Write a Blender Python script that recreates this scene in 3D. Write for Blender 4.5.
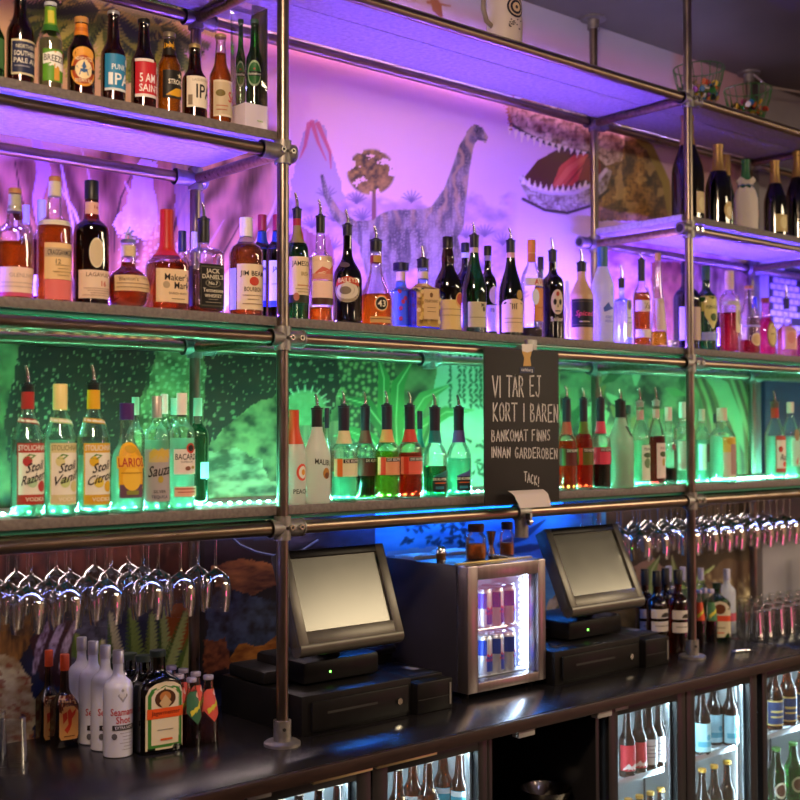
import bpy, bmesh, math, random
import numpy as np
from mathutils import Vector, Matrix
random.seed(7)
for _o in list(bpy.data.objects):
    bpy.data.objects.remove(_o, do_unlink=True)
SC = bpy.context.scene
COL = SC.collection
R_ = math.radians
PI = math.pi

# ---------------------------------------------------------------- camera
F_PX = 1184.366
CAM = Vector((-1.95812, -2.76658, 1.78487))
_yaw, _pit, _rol = 0.714749, 0.02662, -0.00159154
FWD = Vector((math.sin(_yaw) * math.cos(_pit), math.cos(_yaw) * math.cos(_pit), math.sin(_pit)))
_r0 = Vector((math.cos(_yaw), -math.sin(_yaw), 0))
_u0 = _r0.cross(FWD)
RGT = math.cos(_rol) * _r0 + math.sin(_rol) * _u0
UPV = -math.sin(_rol) * _r0 + math.cos(_rol) * _u0
cam_d = bpy.data.cameras.new('camera')
cam = bpy.data.objects.new('camera', cam_d)
COL.objects.link(cam)
cam_d.sensor_width = 36
cam_d.lens = F_PX * 36 / 800
cam_d.clip_start = 0.05
m3 = Matrix((RGT, UPV, -FWD)).transposed()
cam.matrix_world = Matrix.Translation(CAM) @ m3.to_4x4()
cam_d.dof.use_dof = True
cam_d.dof.focus_distance = 3.55
cam_d.dof.aperture_fstop = 2.6
SC.camera = cam

# ---------------------------------------------------------------- world, exposure, lights
w = bpy.data.worlds.new('world')
SC.world = w
w.use_nodes = True
w.node_tree.nodes['Background'].inputs[0].default_value = (1.0, 0.85, 0.75, 1)
w.node_tree.nodes['Background'].inputs[1].default_value = 0.008
SC.view_settings.view_transform = 'Standard'
SC.view_settings.look = 'None'
SC.view_settings.gamma = 1
SC.view_settings.exposure = 0.0
SC.cycles.transparent_max_bounces = 40
SC.cycles.max_bounces = 10
SC.cycles.transmission_bounces = 8
SC.cycles.sample_clamp_indirect = 4
SC.cycles.blur_glossy = 0.5


def area(name, loc, target, sx, sy, power, col):
    l = bpy.data.lights.new(name, 'AREA')
    l.shape = 'RECTANGLE'
    l.size, l.size_y = sx, sy
    l.energy = power
    l.color = col
    o = bpy.data.objects.new(name, l)
    COL.objects.link(o)
    o.location = loc
    o.rotation_euler = (Vector(target) - Vector(loc)).to_track_quat('-Z', 'Y').to_euler()
    return o


def spot_bulb(name, loc, power, col, rad=0.06):
    l = bpy.data.lights.new(name, 'POINT')
    l.energy = power
    l.color = col
    l.shadow_soft_size = rad
    o = bpy.data.objects.new(name, l)
    COL.objects.link(o)
    o.location = loc
    return o


# unseen warm house lights behind the camera; the first two reflect in the till screens
area('house_light', (4.1, -4.15, 3.50), (4.1, -4.14, 0), 1.7, 1.2, 165, (1.0, 0.80, 0.52))
area('house_light', (6.75, -3.95, 3.50), (6.75, -3.94, 0), 2.4, 1.5, 380, (1.0, 0.80, 0.52))
area('house_light', (-1.6, -2.0, 3.42), (0.4, 0.2, 1.6), 0.40, 0.28, 62, (1.0, 0.70, 0.45))
area('added_pink_light', (4.7, -3.5, 0.58), (1.0, 0.1, 1.0), 0.6, 0.72, 4.5, (1.0, 0.08, 0.32))  # unseen pink source, added for the magenta reflection on the fridge door
for _x, _y, _z, _p, _c in [(-2.6, -3.6, 2.6, 14, (1, .7, .45)), (-0.4, -4.2, 2.7, 14, (1, .72, .5)), (1.6, -4.0, 2.5, 14, (1, .75, .5)),
                           (4.6, -3.0, 2.5, 12, (1, .7, .45)), (0.7, -3.3, 2.9, 10, (.45, .5, 1)), (-1.6, -4.6, 2.2, 9, (1, .25, .45)),
                           (2.8, -4.6, 2.1, 10, (1, .3, .55)), (-3.4, -2.4, 2.4, 9, (.35, .4, 1)), (5.4, -1.6, 2.4, 7, (.35, .45, 1))]:
    spot_bulb('added_glint_bulb', (_x, _y, _z), _p * .6, _c)  # unseen coloured point lights, added to give glass and steel their glints
# colours of the light strips (used by the strips' builder below)
VIOLET, VIOLET_S = (0.115, 0.05, 1.0), 5000.0
PINK, PINK_S = (1.0, 0.40, 0.72), 7.0
GREEN, GREEN_S = (0.14, 1.0, 0.60), 1500.0
BLUE, BLUE_S = (0.03, 0.26, 1.0), 105.0


# ---------------------------------------------------------------- pixel -> place
def ray(px, py):
    return FWD + RGT * ((px - 400) / F_PX) + UPV * ((400 - py) / F_PX)


def onY(px, py, Y):
    d = ray(px, py)
    return CAM + d * ((Y - CAM.y) / d.y)


def onZ(px, py, Z):
    d = ray(px, py)
    return CAM + d * ((Z - CAM.z) / d.z)


def onX(px, py, X):
    d = ray(px, py)
    return CAM + d * ((X - CAM.x) / d.x)


def z_at(X, Y, py):
    d = Vector((X, Y, 0)) - CAM
    a, b = d.dot(UPV), d.dot(FWD)
    k = (400 - py) / F_PX
    return (k * b - a) / (UPV.z - k * FWD.z)


def ppm(X, Y, Z=1.7):
    return F_PX / (Vector((X, Y, Z)) - CAM).dot(FWD)


# ---------------------------------------------------------------- materials
def lin(h):
    if not isinstance(h, str):
        return h
    c = [int(h[i:i + 2], 16) / 255 for i in (0, 2, 4)]
    return tuple(x / 12.92 if x <= .04045 else ((x + .055) / 1.055) ** 2.4 for x in c)


_M = {}


def new_mat(name):
    m = bpy.data.materials.new(name)
    m.use_nodes = True
    nt = m.node_tree
    return m, nt, nt.nodes, nt.links


def pbr(name, col, rough=.5, metal=0, var=0.0, scale=30, spec=.5, bump=0, stretch=None, trans=0, ior=1.45, emit=None, es=0, coat=0):
    if name in _M:
        return _M[name]
    m, nt, N, L = new_mat(name)
    b = N['Principled BSDF']
    c = lin(col)
    b.inputs['Base Color'].default_value = (*c, 1)
    b.inputs['Roughness'].default_value = rough
    b.inputs['Metallic'].default_value = metal
    b.inputs['Specular IOR Level'].default_value = spec
    b.inputs['Transmission Weight'].default_value = trans
    b.inputs['IOR'].default_value = ior
    b.inputs['Coat Weight'].default_value = coat
    if emit:
        b.inputs['Emission Color'].default_value = (*lin(emit), 1)
        b.inputs['Emission Strength'].default_value = es
    if var or bump:
        tc = N.new('ShaderNodeTexCoord')
        mp = N.new('ShaderNodeMapping')
        if stretch:
            mp.inputs['Scale'].default_value = stretch
        nz = N.new('ShaderNodeTexNoise')
        nz.inputs['Scale'].default_value = scale
        nz.inputs['Detail'].default_value = 5
        L.new(tc.outputs['Object'], mp.inputs[0])
        L.new(mp.outputs[0], nz.inputs['Vector'])
        if var:
            mr = N.new('ShaderNodeMapRange')
            mr.inputs[1].default_value = .3
            mr.inputs[2].default_value = .7
            mr.inputs[3].default_value = 1 - var
            mr.inputs[4].default_value = 1 + var * .6
            L.new(nz.outputs['Fac'], mr.inputs[0])
            mx = N.new('ShaderNodeMix')
            mx.data_type = 'RGBA'
            mx.blend_type = 'MULTIPLY'
            mx.inputs[0].default_value = 1
            mx.inputs[6].default_value = (*c, 1)
            L.new(mr.outputs[0], mx.inputs[7])
            L.new(mx.outputs[2], b.inputs['Base Color'])
            mr2 = N.new('ShaderNodeMapRange')
            mr2.inputs[3].default_value = max(0.02, rough - .12 * var * 2)
            mr2.inputs[4].default_value = min(1, rough + .15 * var * 2)
            L.new(nz.outputs['Fac'], mr2.inputs[0])
            L.new(mr2.outputs[0], b.inputs['Roughness'])
        if bump:
            bp = N.new('ShaderNodeBump')
            bp.inputs['Strength'].default_value = bump
            bp.inputs['Distance'].default_value = .004
            L.new(nz.outputs['Fac'], bp.inputs['Height'])
            L.new(bp.outputs[0], b.inputs['Normal'])
    _M[name] = m
    return m


def paint(h):
    """printed paper / enamel of one colour"""
    return pbr('print_' + h, h, rough=.5, spec=.35)


def shell(name, tint, rough=.03, ior=1.5, gl=1.0, edge=.75, base=.05):
    """thin-walled glass: tinted see-through wall with Fresnel reflections"""
    if name in _M:
        return _M[name]
    m, nt, N, L = new_mat(name)
    N.remove(N['Principled BSDF'])
    tr = N.new('ShaderNodeBsdfTransparent')
    tr.inputs[0].default_value = (*lin(tint), 1)
    g = N.new('ShaderNodeBsdfGlossy')
    g.inputs['Roughness'].default_value = rough
    g.inputs['Color'].default_value = (gl, gl, gl, 1)
    fr = N.new('ShaderNodeLayerWeight')
    fr.inputs['Blend'].default_value = .32
    mr = N.new('ShaderNodeMapRange')
    mr.inputs[1].default_value = 0
    mr.inputs[2].default_value = 1
    mr.inputs[3].default_value = base
    mr.inputs[4].default_value = edge
    L.new(fr.outputs['Fresnel'], mr.inputs[0])
    mx = N.new('ShaderNodeMixShader')
    L.new(mr.outputs[0], mx.inputs[0])
    L.new(tr.outputs[0], mx.inputs[1])
    L.new(g.outputs[0], mx.inputs[2])
    L.new(mx.outputs[0], N['Material Output'].inputs[0])
    _M[name] = m
    return m


def liquid(h):
    """drink in a bottle: refracting, coloured, a little cloudy"""
    name = 'drink_' + h
    if name in _M:
        return _M[name]
    m, nt, N, L = new_mat(name)
    N.remove(N['Principled BSDF'])
    rf = N.new('ShaderNodeBsdfRefraction')
    c = lin(h)
    c = (c[0] ** .5, c[1] ** (.34 if c[0] > c[1] > c[2] and c[1] > .055 * c[0] else .5), c[2] ** .5)
    rf.inputs['Color'].default_value = (*c, 1)
    rf.inputs['IOR'].default_value = 1.2
    rf.inputs['Roughness'].default_value = .0
    tp = N.new('ShaderNodeBsdfTransparent')
    tp.inputs[0].default_value = (*c, 1)
    tl = N.new('ShaderNodeBsdfTranslucent')
    tl.inputs[0].default_value = (*lin(h), 1)
    a = N.new('ShaderNodeMixShader')
    a.inputs[0].default_value = .5
    L.new(rf.outputs[0], a.inputs[1])
    L.new(tp.outputs[0], a.inputs[2])
    b = N.new('ShaderNodeMixShader')
    b.inputs[0].default_value = .45 if min(lin(h)) > .35 else .2
    L.new(a.outputs[0], b.inputs[1])
    L.new(tl.outputs[0], b.inputs[2])
    L.new(b.outputs[0], N['Material Output'].inputs[0])
    _M[name] = m
    return m


def frost(h):
    """frosted or milky bottle wall that lets light through"""
    name = 'frosted_' + h
    if name in _M:
        return _M[name]
    m, nt, N, L = new_mat(name)
    b = N['Principled BSDF']
    b.inputs['Base Color'].default_value = (*lin(h), 1)
    b.inputs['Roughness'].default_value = .3
    tl = N.new('ShaderNodeBsdfTranslucent')
    tl.inputs[0].default_value = (*lin(h), 1)
    mx = N.new('ShaderNodeMixShader')
    mx.inputs[0].default_value = .55
    L.new(b.outputs[0], mx.inputs[1])
    L.new(tl.outputs[0], mx.inputs[2])
    L.new(mx.outputs[0], N['Material Output'].inputs[0])
    _M[name] = m
    return m


def glow(name, col, s):
    if name in _M:
        return _M[name]
    m, nt, N, L = new_mat(name)
    N.remove(N['Principled BSDF'])
    e = N.new('ShaderNodeEmission')
    e.inputs[0].default_value = (*lin(col), 1)
    e.inputs[1].default_value = s
    L.new(e.outputs[0], N['Material Output'].inputs[0])
    _M[name] = m
    return m


STEEL = pbr('pipe_steel', (.25, .20, .165), rough=.30, metal=1, var=.3, scale=9, stretch=(6, 6, 1))
RAILM = pbr('rail_steel', (.27, .20, .145), rough=.30, metal=1, var=.35, scale=9, stretch=(1, 8, 8))
CLAMPM = pbr('clamp_zinc', (.30, .28, .265), rough=.5, metal=.85, var=.25, scale=40)
BOLTM = pbr('bolt_steel', (.7, .66, .6), rough=.25, metal=1)
DARKHOLE = pbr('socket_dark', (.02, .02, .02), rough=.6)
BOARD = pbr('shelf_board', (.42, .40, .42), rough=.6, var=.25, scale=60, bump=.2)
BEDGE = pbr('shelf_edge', (.17, .145, .135), rough=.6, var=.3, scale=90, bump=.2)
TRIMG = pbr('glass_edge', (.05, .25, .17), rough=.15, spec=.6)
CHROME = pbr('chrome', (.75, .73, .7), rough=.12, metal=1)
BLACKP = pbr('black_plastic', (.009, .0085, .009), rough=.36, var=.2, scale=20, spec=.16)
POSGREY = pbr('terminal_bezel', (.10, .09, .075), rough=.36, metal=.35, var=.15, scale=15)
RUBBER = pbr('black_rubber', (.015, .013, .016), rough=.45)


# ---------------------------------------------------------------- mesh builder
class MB:
    def __init__(s):
        s.v, s.f, s.m, s.mats = [], [], [], []

    def mi(s, mat):
        if mat not in s.mats:
            s.mats.append(mat)
        return s.mats.index(mat)

    def add(s, vs, fs, mat, M=None):
        o = len(s.v)
        k = s.mi(mat)
        for p in vs:
            p = Vector(p)
            s.v.append(tuple(M @ p if M else p))
        for f in fs:
            s.f.append(tuple(i + o for i in f))
            s.m.append(k)
        return s

    def box(s, c, d, mat, bev=0.0, M=None):
        bm = bmesh.new()
        bmesh.ops.create_cube(bm, size=1)
        for v in bm.verts:
            v.co = Vector((v.co.x * d[0] + c[0], v.co.y * d[1] + c[1], v.co.z * d[2] + c[2]))
        if bev:
            bmesh.ops.bevel(bm, geom=list(bm.edges), offset=bev, segments=2, affect='EDGES', profile=.5)
        bm.verts.index_update()
        s.add([v.co.copy() for v in bm.verts], [[v.index for v in f.verts] for f in bm.faces], mat, M)
        bm.free()
        return s

    def tube(s, p0, p1, r, mat, n=16, r1=None, cap=True, M=None):
        p0, p1 = Vector(p0), Vector(p1)
        r1 = r if r1 is None else r1
        z = (p1 - p0).normalized()
        x = z.orthogonal().normalized()
        y = z.cross(x)
        vs = []
        for P, rr in ((p0, r), (p1, r1)):
            for i in range(n):
                a = 2 * PI * i / n
                vs.append(P + (x * math.cos(a) + y * math.sin(a)) * rr)
        fs = [(i, (i + 1) % n, n + (i + 1) % n, n + i) for i in range(n)]
        if cap:
            fs += [tuple(range(n))[::-1], tuple(range(n, 2 * n))]
        return s.add(vs, fs, mat, M)

    def lathe(s, pr, mat, n=24, sup=None, asp=1.0, M=None, closed=True):
        """pr: list of (z, r); sup(z) gives the superellipse exponent"""
        vs, fs = [], []
        for z, r in pr:
            e = sup(z) if sup else 2
            for i in range(n):
                a = 2 * PI * i / n + (PI / n if n % 8 else 0)
                c, si = math.cos(a), math.sin(a)
                if e != 2:
                    k = (abs(c) ** e + abs(si) ** e) ** (-1 / e)
                else:
                    k = 1
                vs.append((r * k * c, r * k * si * (asp if e != 2 or asp != 1 else 1), z))
        m = len(pr)
        for j in range(m - 1):
            for i in range(n):
                fs.append((j * n + i, j * n + (i + 1) % n, (j + 1) * n + (i + 1) % n, (j + 1) * n + i))
        if closed:
            fs.append(tuple(range(n))[::-1])
            fs.append(tuple(range((m - 1) * n, m * n)))
        return s.add(vs, fs, mat, M)

    def sphere(s, c, r, mat, n=14, sc=(1, 1, 1), M=None):
        k = max(6, n // 2)
        pr = [(-math.cos(PI * i / k), max(1e-4, math.sin(PI * i / k))) for i in range(k + 1)]
        T = Matrix.Translation(c) @ Matrix.Diagonal((r * sc[0], r * sc[1], r * sc[2], 1))
        return s.lathe(pr, mat, n, M=(M @ T) if M else T)

    def path(s, pts, r, mat, n=8, M=None):
        """round rod through points, r one radius or one per point"""
        P = [Vector(p) for p in pts]
        vs, fs = [], []
        x = None
        for i, p in enumerate(P):
            t = (P[min(i + 1, len(P) - 1)] - P[max(i - 1, 0)]).normalized()
            x = t.orthogonal().normalized() if x is None else (x - t * x.dot(t)).normalized()
            y = t.cross(x)
            rr = r[i] if isinstance(r, (list, tuple)) else r
            for k in range(n):
                a = 2 * PI * k / n
                vs.append(p + (x * math.cos(a) + y * math.sin(a)) * rr)
        for j in range(len(P) - 1):
            for k in range(n):
                fs.append((j * n + k, j * n + (k + 1) % n, (j + 1) * n + (k + 1) % n, (j + 1) * n + k))
        fs.append(tuple(range(n))[::-1])
        fs.append(tuple(range((len(P) - 1) * n, len(P) * n)))
        return s.add(vs, fs, mat, M)

    def build(s, name, parent=None, loc=None, smooth=40):
        me = bpy.data.meshes.new(name)
        me.from_pydata(s.v, [], s.f)
        for mt in s.mats:
            me.materials.append(mt)
        me.polygons.foreach_set('material_index', s.m)
        if smooth:
            me.polygons.foreach_set('use_smooth', [True] * len(s.f))
            me.set_sharp_from_angle(angle=R_(smooth))
        me.update()
        o = bpy.data.objects.new(name, me)
        COL.objects.link(o)
        if parent:
            o.parent = parent
        if loc:
            o.location = loc
        return o


def tag(o, label, cat, group=None, kind=None):
    o['label'] = label
    o['category'] = cat
    if group:
        o['group'] = group
    if kind:
        o['kind'] = kind
    return o


def thing(name, label, cat, loc, rz=0, group=None):
    o = bpy.data.objects.new(name, None)
    COL.objects.link(o)
    o.location = loc
    o.rotation_euler = (0, 0, rz)
    o.empty_display_size = .05
    return tag(o, label, cat, group)


def copy_tree(o, parent=None):
    c = o.copy()
    COL.objects.link(c)
    if parent:
        c.parent = parent
    for ch in list(o.children):
        copy_tree(ch, c)
    return c


def structure(o):
    o['kind'] = 'structure'
    return o


# ---------------------------------------------------------------- lettering
_T = {}


def text2d(s, shear=0.0):
    k = (s, shear)
    if k in _T:
        return _T[k]
    cu = bpy.data.curves.new('lettering', 'FONT')
    cu.body = s
    cu.size = 1
    cu.resolution_u = 2
    cu.shear = shear
    cu.offset = .012
    cu.align_x = 'CENTER'
    ob = bpy.data.objects.new('lettering', cu)
    me = bpy.data.meshes.new_from_object(ob)
    vs = [(v.co.x, v.co.y) for v in me.vertices]
    fs = [tuple(p.vertices) for p in me.polygons]
    bpy.data.objects.remove(ob)
    bpy.data.curves.remove(cu)
    bpy.data.meshes.remove(me)
    if vs:
        x0, x1 = min(a for a, b in vs), max(a for a, b in vs)
        y0, y1 = min(b for a, b in vs), max(b for a, b in vs)
        vs = [((a - (x0 + x1) / 2) / (y1 - y0), (b - (y0 + y1) / 2) / (y1 - y0)) for a, b in vs]
        W = (x1 - x0) / (y1 - y0)
    else:
        W = 1
    _T[k] = (vs, fs, W)
    return _T[k]


# ---------------------------------------------------------------- setting: the printed wall
WALL_Y = 0.535
WX0, WX1, WZ0, WZ1 = -1.4, 3.2, 0.88, 3.56
CEIL_Z = 3.55
STEP = 0.005


class Painter:
    """colours a grid of points; shapes are given as outlines on the wall"""

    def __init__(s, U, V):
        s.U, s.V = U, V
        s.img = np.zeros(U.shape + (3,))
        s.rng = np.random.RandomState(5)

    def noise(s, sx, sy=None, seed=0, octaves=3):
        sy = sy or sx
        out = np.zeros(s.U.shape)
        amp, tot = 1., 0.
        for o in range(octaves):
            r = np.random.RandomState(seed * 31 + o)
            T = r.rand(256, 256)
            x, y = s.U / sx * 2 ** o + 40, s.V / sy * 2 ** o + 40
            xi, yi = np.floor(x).astype(int), np.floor(y).astype(int)
            fx, fy = x - xi, y - yi
            fx, fy = fx * fx * (3 - 2 * fx), fy * fy * (3 - 2 * fy)
            g = lambda a, b: T[(yi + b) % 256, (xi + a) % 256]
            out += amp * ((g(0, 0) * (1 - fx) + g(1, 0) * fx) * (1 - fy) + (g(0, 1) * (1 - fx) + g(1, 1) * fx) * fy)
            tot += amp
            amp *= .5
        return out / tot

    def cells(s, sx, sy=None, seed=0):
        """distance to the nearest jittered point, in cell units"""
        sy = sy or sx
        r = np.random.RandomState(seed)
        T = r.rand(128, 128, 2)
        x, y = s.U / sx + 60, s.V / sy + 60
        xi, yi = np.floor(x).astype(int), np.floor(y).astype(int)
        best = np.full(x.shape, 9.)
        for a in (-1, 0, 1):
            for b in (-1, 0, 1):
                t = T[(yi + b) % 128, (xi + a) % 128]
                best = np.minimum(best, np.hypot(xi + a + .15 + .7 * t[..., 0] - x, yi + b + .15 + .7 * t[..., 1] - y))
        return best

    def poly(s, pts, warp=0, seed=1, soft=0):
        U, V = s.U, s.V
        if warp:
            U = U + (s.noise(9, seed=seed) - .5) * warp
            V = V + (s.noise(9, seed=seed + 7) - .5) * warp
        xs, ys = [p[0] for p in pts], [p[1] for p in pts]
        bb = (U >= min(xs)) & (U <= max(xs)) & (V >= min(ys)) & (V <= max(ys))
        m = np.zeros(U.shape)
        u, v = U[bb], V[bb]
        ins = np.zeros(u.shape, bool)
        n = len(pts)
        for i in range(n):
            (x0, y0), (x1, y1) = pts[i], pts[(i + 1) % n]
            if y0 == y1:
                continue
            c = ((y0 > v) != (y1 > v)) & (u < (x1 - x0) * (v - y0) / (y1 - y0) + x0)
            ins ^= c
        m[bb] = ins
        return m

    def stroke(s, pts, r):
        """round-ended line, radius per point"""
        m = np.zeros(s.U.shape)
        rr = r if isinstance(r, (list, tuple)) else [r] * len(pts)
        R = max(rr) + 2
        for (a, b), ra, rb in zip(zip(pts[:-1], pts[1:]), rr[:-1], rr[1:]):
            bb = (s.U > min(a[0], b[0]) - R) & (s.U < max(a[0], b[0]) + R) & (s.V > min(a[1], b[1]) - R) & (s.V < max(a[1], b[1]) + R)
            if not bb.any():
                continue
            u, v = s.U[bb], s.V[bb]
            dx, dy = b[0] - a[0], b[1] - a[1]
            L2 = dx * dx + dy * dy + 1e-9
            t = np.clip(((u - a[0]) * dx + (v - a[1]) * dy) / L2, 0, 1)
            d = np.hypot(u - a[0] - t * dx, v - a[1] - t * dy)
            m[bb] = np.maximum(m[bb], np.clip(ra + (rb - ra) * t - d + .5, 0, 1))
        return m

    def disc(s, c, rx, ry, soft=.15):
        d = np.hypot((s.U - c[0]) / rx, (s.V - c[1]) / ry)
        return np.clip((1 - d) / soft, 0, 1)

    def put(s, m, col, a=1.0):
        m = (m * a)[..., None]
        s.img = s.img * (1 - m) + (np.array(lin(col)) if isinstance(col, (str, tuple)) else col) * m

    def mix(s, f, c0, c1):
        f = np.clip(f, 0, 1)[..., None]
        return np.array(lin(c0)) * (1 - f) + np.array(lin(c1)) * f


def sm(x, a, b):
    t = np.clip((x - a) / (b - a), 0, 1)
    return t * t * (3 - 2 * t)


def fern(P, base, tip, wid, n, col, light, bend=0):
    bx, by = base
    tx, ty = tip
    px, py = -(ty - by), tx - bx
    L = math.hypot(px, py)
    px, py = px / L, py / L
    pts = []
    for i in range(n + 1):
        t = i / n
        pts.append((bx + (tx - bx) * t + px * bend * math.sin(t * PI), by + (ty - by) * t + py * bend * math.sin(t * PI)))
    dx, dy = (tx - bx) / L, (ty - by) / L
    for i in range(1, n):
        t = i / n
        w_ = wid * (1 - .75 * t)
        x, y = pts[i]
        for sgn in (-1, 1):
            e = (x + px * sgn * w_ + dx * w_ * .55, y + py * sgn * w_ + dy * w_ * .55)
            P.put(P.stroke([(x, y), e], [L / n * .62, .9]), col if sgn < 0 else light)
    P.put(P.stroke(pts, .7), light)


def blade(P, pts, r, col, vein=None):
    n = len(pts)
    P.put(P.stroke(pts, [r * math.sin(PI * (.12 + .86 * i / (n - 1))) for i in range(n)]), col)
    if vein:
        P.put(P.stroke(pts, .6), vein)


def paint_mural(P):
    U, V = P.U, P.V
    rnd = random.Random(11)
    # --- sky of the upper part
    n1 = P.noise(90, 60, 1)
    sky = P.mix(sm(U + 60 * (n1 - .5), 250, 520), 'e6b09c', 'cfa8c0')
    P.img = sky
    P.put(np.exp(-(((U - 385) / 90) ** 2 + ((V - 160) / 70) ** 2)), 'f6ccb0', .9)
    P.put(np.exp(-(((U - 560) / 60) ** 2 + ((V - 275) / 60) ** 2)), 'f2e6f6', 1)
    # pale sky of the topmost strip and around the palm
    P.put(sm(-(V - (0.30 * (U - 361) - 10)), 0, 30), 'b9bccf', .9)
    P.put(sm(-U, -215, -140) * sm(-V, -150, -110), 'd8b088')
    P.put(P.stroke([(432, -6), (437, 8), (441, 16)], [3, 5, 2]), 'b06a48')
    P.put(P.stroke([(428, 2), (450, 6)], [1.5, 1]), 'b06a48')
    # far volcano with lava
    P.put(P.poly([(286, 215), (296, 160), (306, 126), (316, 120), (324, 128), (334, 160), (350, 215)], 5), 'a08c98', .75)
    P.put(np.clip(P.noise(14, 26, 3) * 2 - .8, 0, 1) * P.disc((306, 88), 22, 50, .8), 'e59aa0', .9)
    for a in ([(312, 122), (318, 142), (326, 160)], [(309, 124), (305, 146), (300, 158)], [(318, 124), (330, 152), (331, 168)]):
        P.put(P.stroke(a, [2.5, 1.6, .6]), 'c8484c', .8)
    # hills and low plants
    hill = sm(V + (P.noise(16, 14, 4) - .5) * 36, 196, 206) * sm(-U, -520, -505) * sm(-V, -330, -300)
    P.put(hill, P.mix(P.noise(10, 8, 5) * 1.6 - .3, '7a5a78', 'cc98a8'), .7)
    for _ in range(26):
        x, y = rnd.uniform(290, 520), rnd.uniform(195, 300)
        for k in range(7):
            a = -PI / 2 + (k - 3) * .38
            P.put(P.stroke([(x, y), (x + 11 * math.cos(a), y + 11 * math.sin(a))], [1.4, .5]), '6c5678', .7)
    # golden tree
    P.put(P.stroke([(374, 225), (374, 178)], [2.6, 1.4]), '7c4a42')
    crown = (P.noise(7, 6, 6) + .5 * (P.disc((371, 172), 26, 25, 1)) > .52) * P.disc((371, 172), 25, 24, .1)
    P.put(crown, P.mix(P.noise(4, 4, 8) * 1.8 - .4, '3c2c18', 'b08a3c'))
    # long-necked dinosaur
    D = P.stroke([(322, 176), (327, 196), (336, 213), (352, 228), (372, 236), (396, 240), (424, 238)], [1.5, 3, 5, 8, 16, 30, 29])
    D = np.maximum(D, P.stroke([(424, 238), (444, 222), (455, 194), (461, 168), (466, 148), (471, 137)], [29, 20, 12, 8.5, 7, 5.5]))
    D = np.maximum(D, P.poly([(465, 140), (467, 131), (474, 124), (482, 127), (488, 137), (486, 143), (478, 140), (472, 146)]))
    for a, r in (([(372, 250), (377, 285), (374, 318)], [12, 8, 7]), ([(392, 258), (396, 290), (392, 322)], [10, 7, 7]),
                 ([(428, 252), (434, 290), (432, 322)], [13, 8, 8]), ([(444, 236), (458, 268), (456, 300), (462, 318)], [13, 8, 5, 5])):
        D = np.maximum(D, P.stroke(a, r))
    skin = P.mix(P.noise(7, 16, 9) * 1.7 - .35, '3c3038', '9c8c80')
    P.put(D, skin)
    P.put(D * sm(-P.cells(3.2, 3.2, 93), -.35, -.2), 'b0a090', .45)
    P.put(D * sm(P.noise(6, 30, 94), .52, .66), '2c2230', .55)
    P.put(D * np.clip(np.sin(U * .42 + P.noise(20, 20, 2) * 9), 0, 1) * sm(-V, -238, -205), 'c7a368', .55)
    P.put(D * sm(V, 252, 285), '7a6c70', .45)
    P.put(P.disc((477, 131), 1.6, 1.4, .4), '1d1522')
    P.put(P.stroke([(478, 138), (486, 140)], .8), '3b2f44')
    for k in range(9):
        a = PI * 2 * k / 9
        P.put(P.stroke([(352, 284), (352 + 13 * math.cos(a), 284 + 10 * math.sin(a))], [1.6, .6]), 'a08a5a', .8)
    # big toothed reptile: neck, upper jaw, mouth, lower jaw
    N_ = P.poly([(586, 108), (625, 130), (652, 150), (668, 182), (673, 221), (600, 221), (588, 190), (596, 160)], 4)
    P.put(N_, P.mix(P.noise(9, 14, 12) * 1.5 - .25, '38200c', 'b5873c'))
    P.put(N_ * sm(P.cells(3.6, 3.2, 3), .42, .62), '1d1006', .6)
    P.put(N_ * sm(np.sin((U - 600) * .16 + (V - 150) * .05 + P.noise(18, 18, 95) * 5), .45, .8), '201006', .6)
    P.put(N_ * sm(P.noise(10, 12, 96), .58, .68), 'd8b468', .5)
    P.put(P.stroke([(624, 126), (650, 148), (666, 182), (673, 222)], [3, 4, 4, 4]), '9a8430')
    P.put(P.poly([(520, 182), (538, 160), (560, 148), (592, 148), (606, 164), (600, 196), (560, 206), (530, 200)]), '4a0c10')
    P.put(P.poly([(552, 186), (560, 166), (574, 155), (588, 154), (586, 172), (572, 186)]), 'c04030')
    P.put(P.stroke([(556, 186), (568, 170), (584, 158)], [2.5, 3, 2]), 'd8684a', .7)
    P.put(P.stroke([(562, 190), (574, 176), (586, 162)], [.8, .8, .6]), '7a1c18')
    P.put(P.stroke([(514, 124), (528, 133), (546, 141), (570, 147), (590, 151)], 2.6), 'b0605c')
    P.put(P.poly([(578, 180), (586, 158), (600, 160), (602, 182)]), '7e1c18')
    J = P.poly([(507, 118), (509, 104), (520, 98), (545, 100), (572, 107), (600, 118), (625, 132), (622, 160), (606, 166), (592, 153),
                (568, 149), (542, 142), (524, 132), (512, 126)], 3)
    P.put(J, P.mix(P.noise(6, 8, 14) * 1.6 - .3, '6e4020', 'e0c49c'))
    P.put(J * sm(P.cells(4.5, 4, 9), .42, .7), '3c1a08', .7)
    P.put(J * sm(V - (.26 * (U - 508) + 118), 2, 12) * sm(P.noise(5, 5, 91), .45, .6), 'e8d4b4', .6)
    P.put(P.disc((596, 134), 5, 3.4, .3), '1c0c06')
    P.put(P.disc((596, 134), 2.2, 2, .4), 'd8a030')
    P.put(J * sm(-V, -116, -100), '8c2a1e', .6)
    P.put(P.stroke([(511, 124), (526, 134), (546, 143), (570, 150), (592, 153)], 1.6), '2a0c08')
    L_ = P.poly([(519, 180), (522, 174), (530, 184), (548, 190), (572, 190), (592, 182), (606, 168), (612, 172), (606, 192), (590, 204),
                 (566, 211), (544, 208), (528, 199)], 2)
    P.put(L_, P.mix(P.noise(6, 6, 15) * 1.5 - .25, '5a3824', 'd8ccc0'))
    P.put(L_ * sm(P.cells(3.4, 3, 97), .45, .65), '4a3020', .55)
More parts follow.
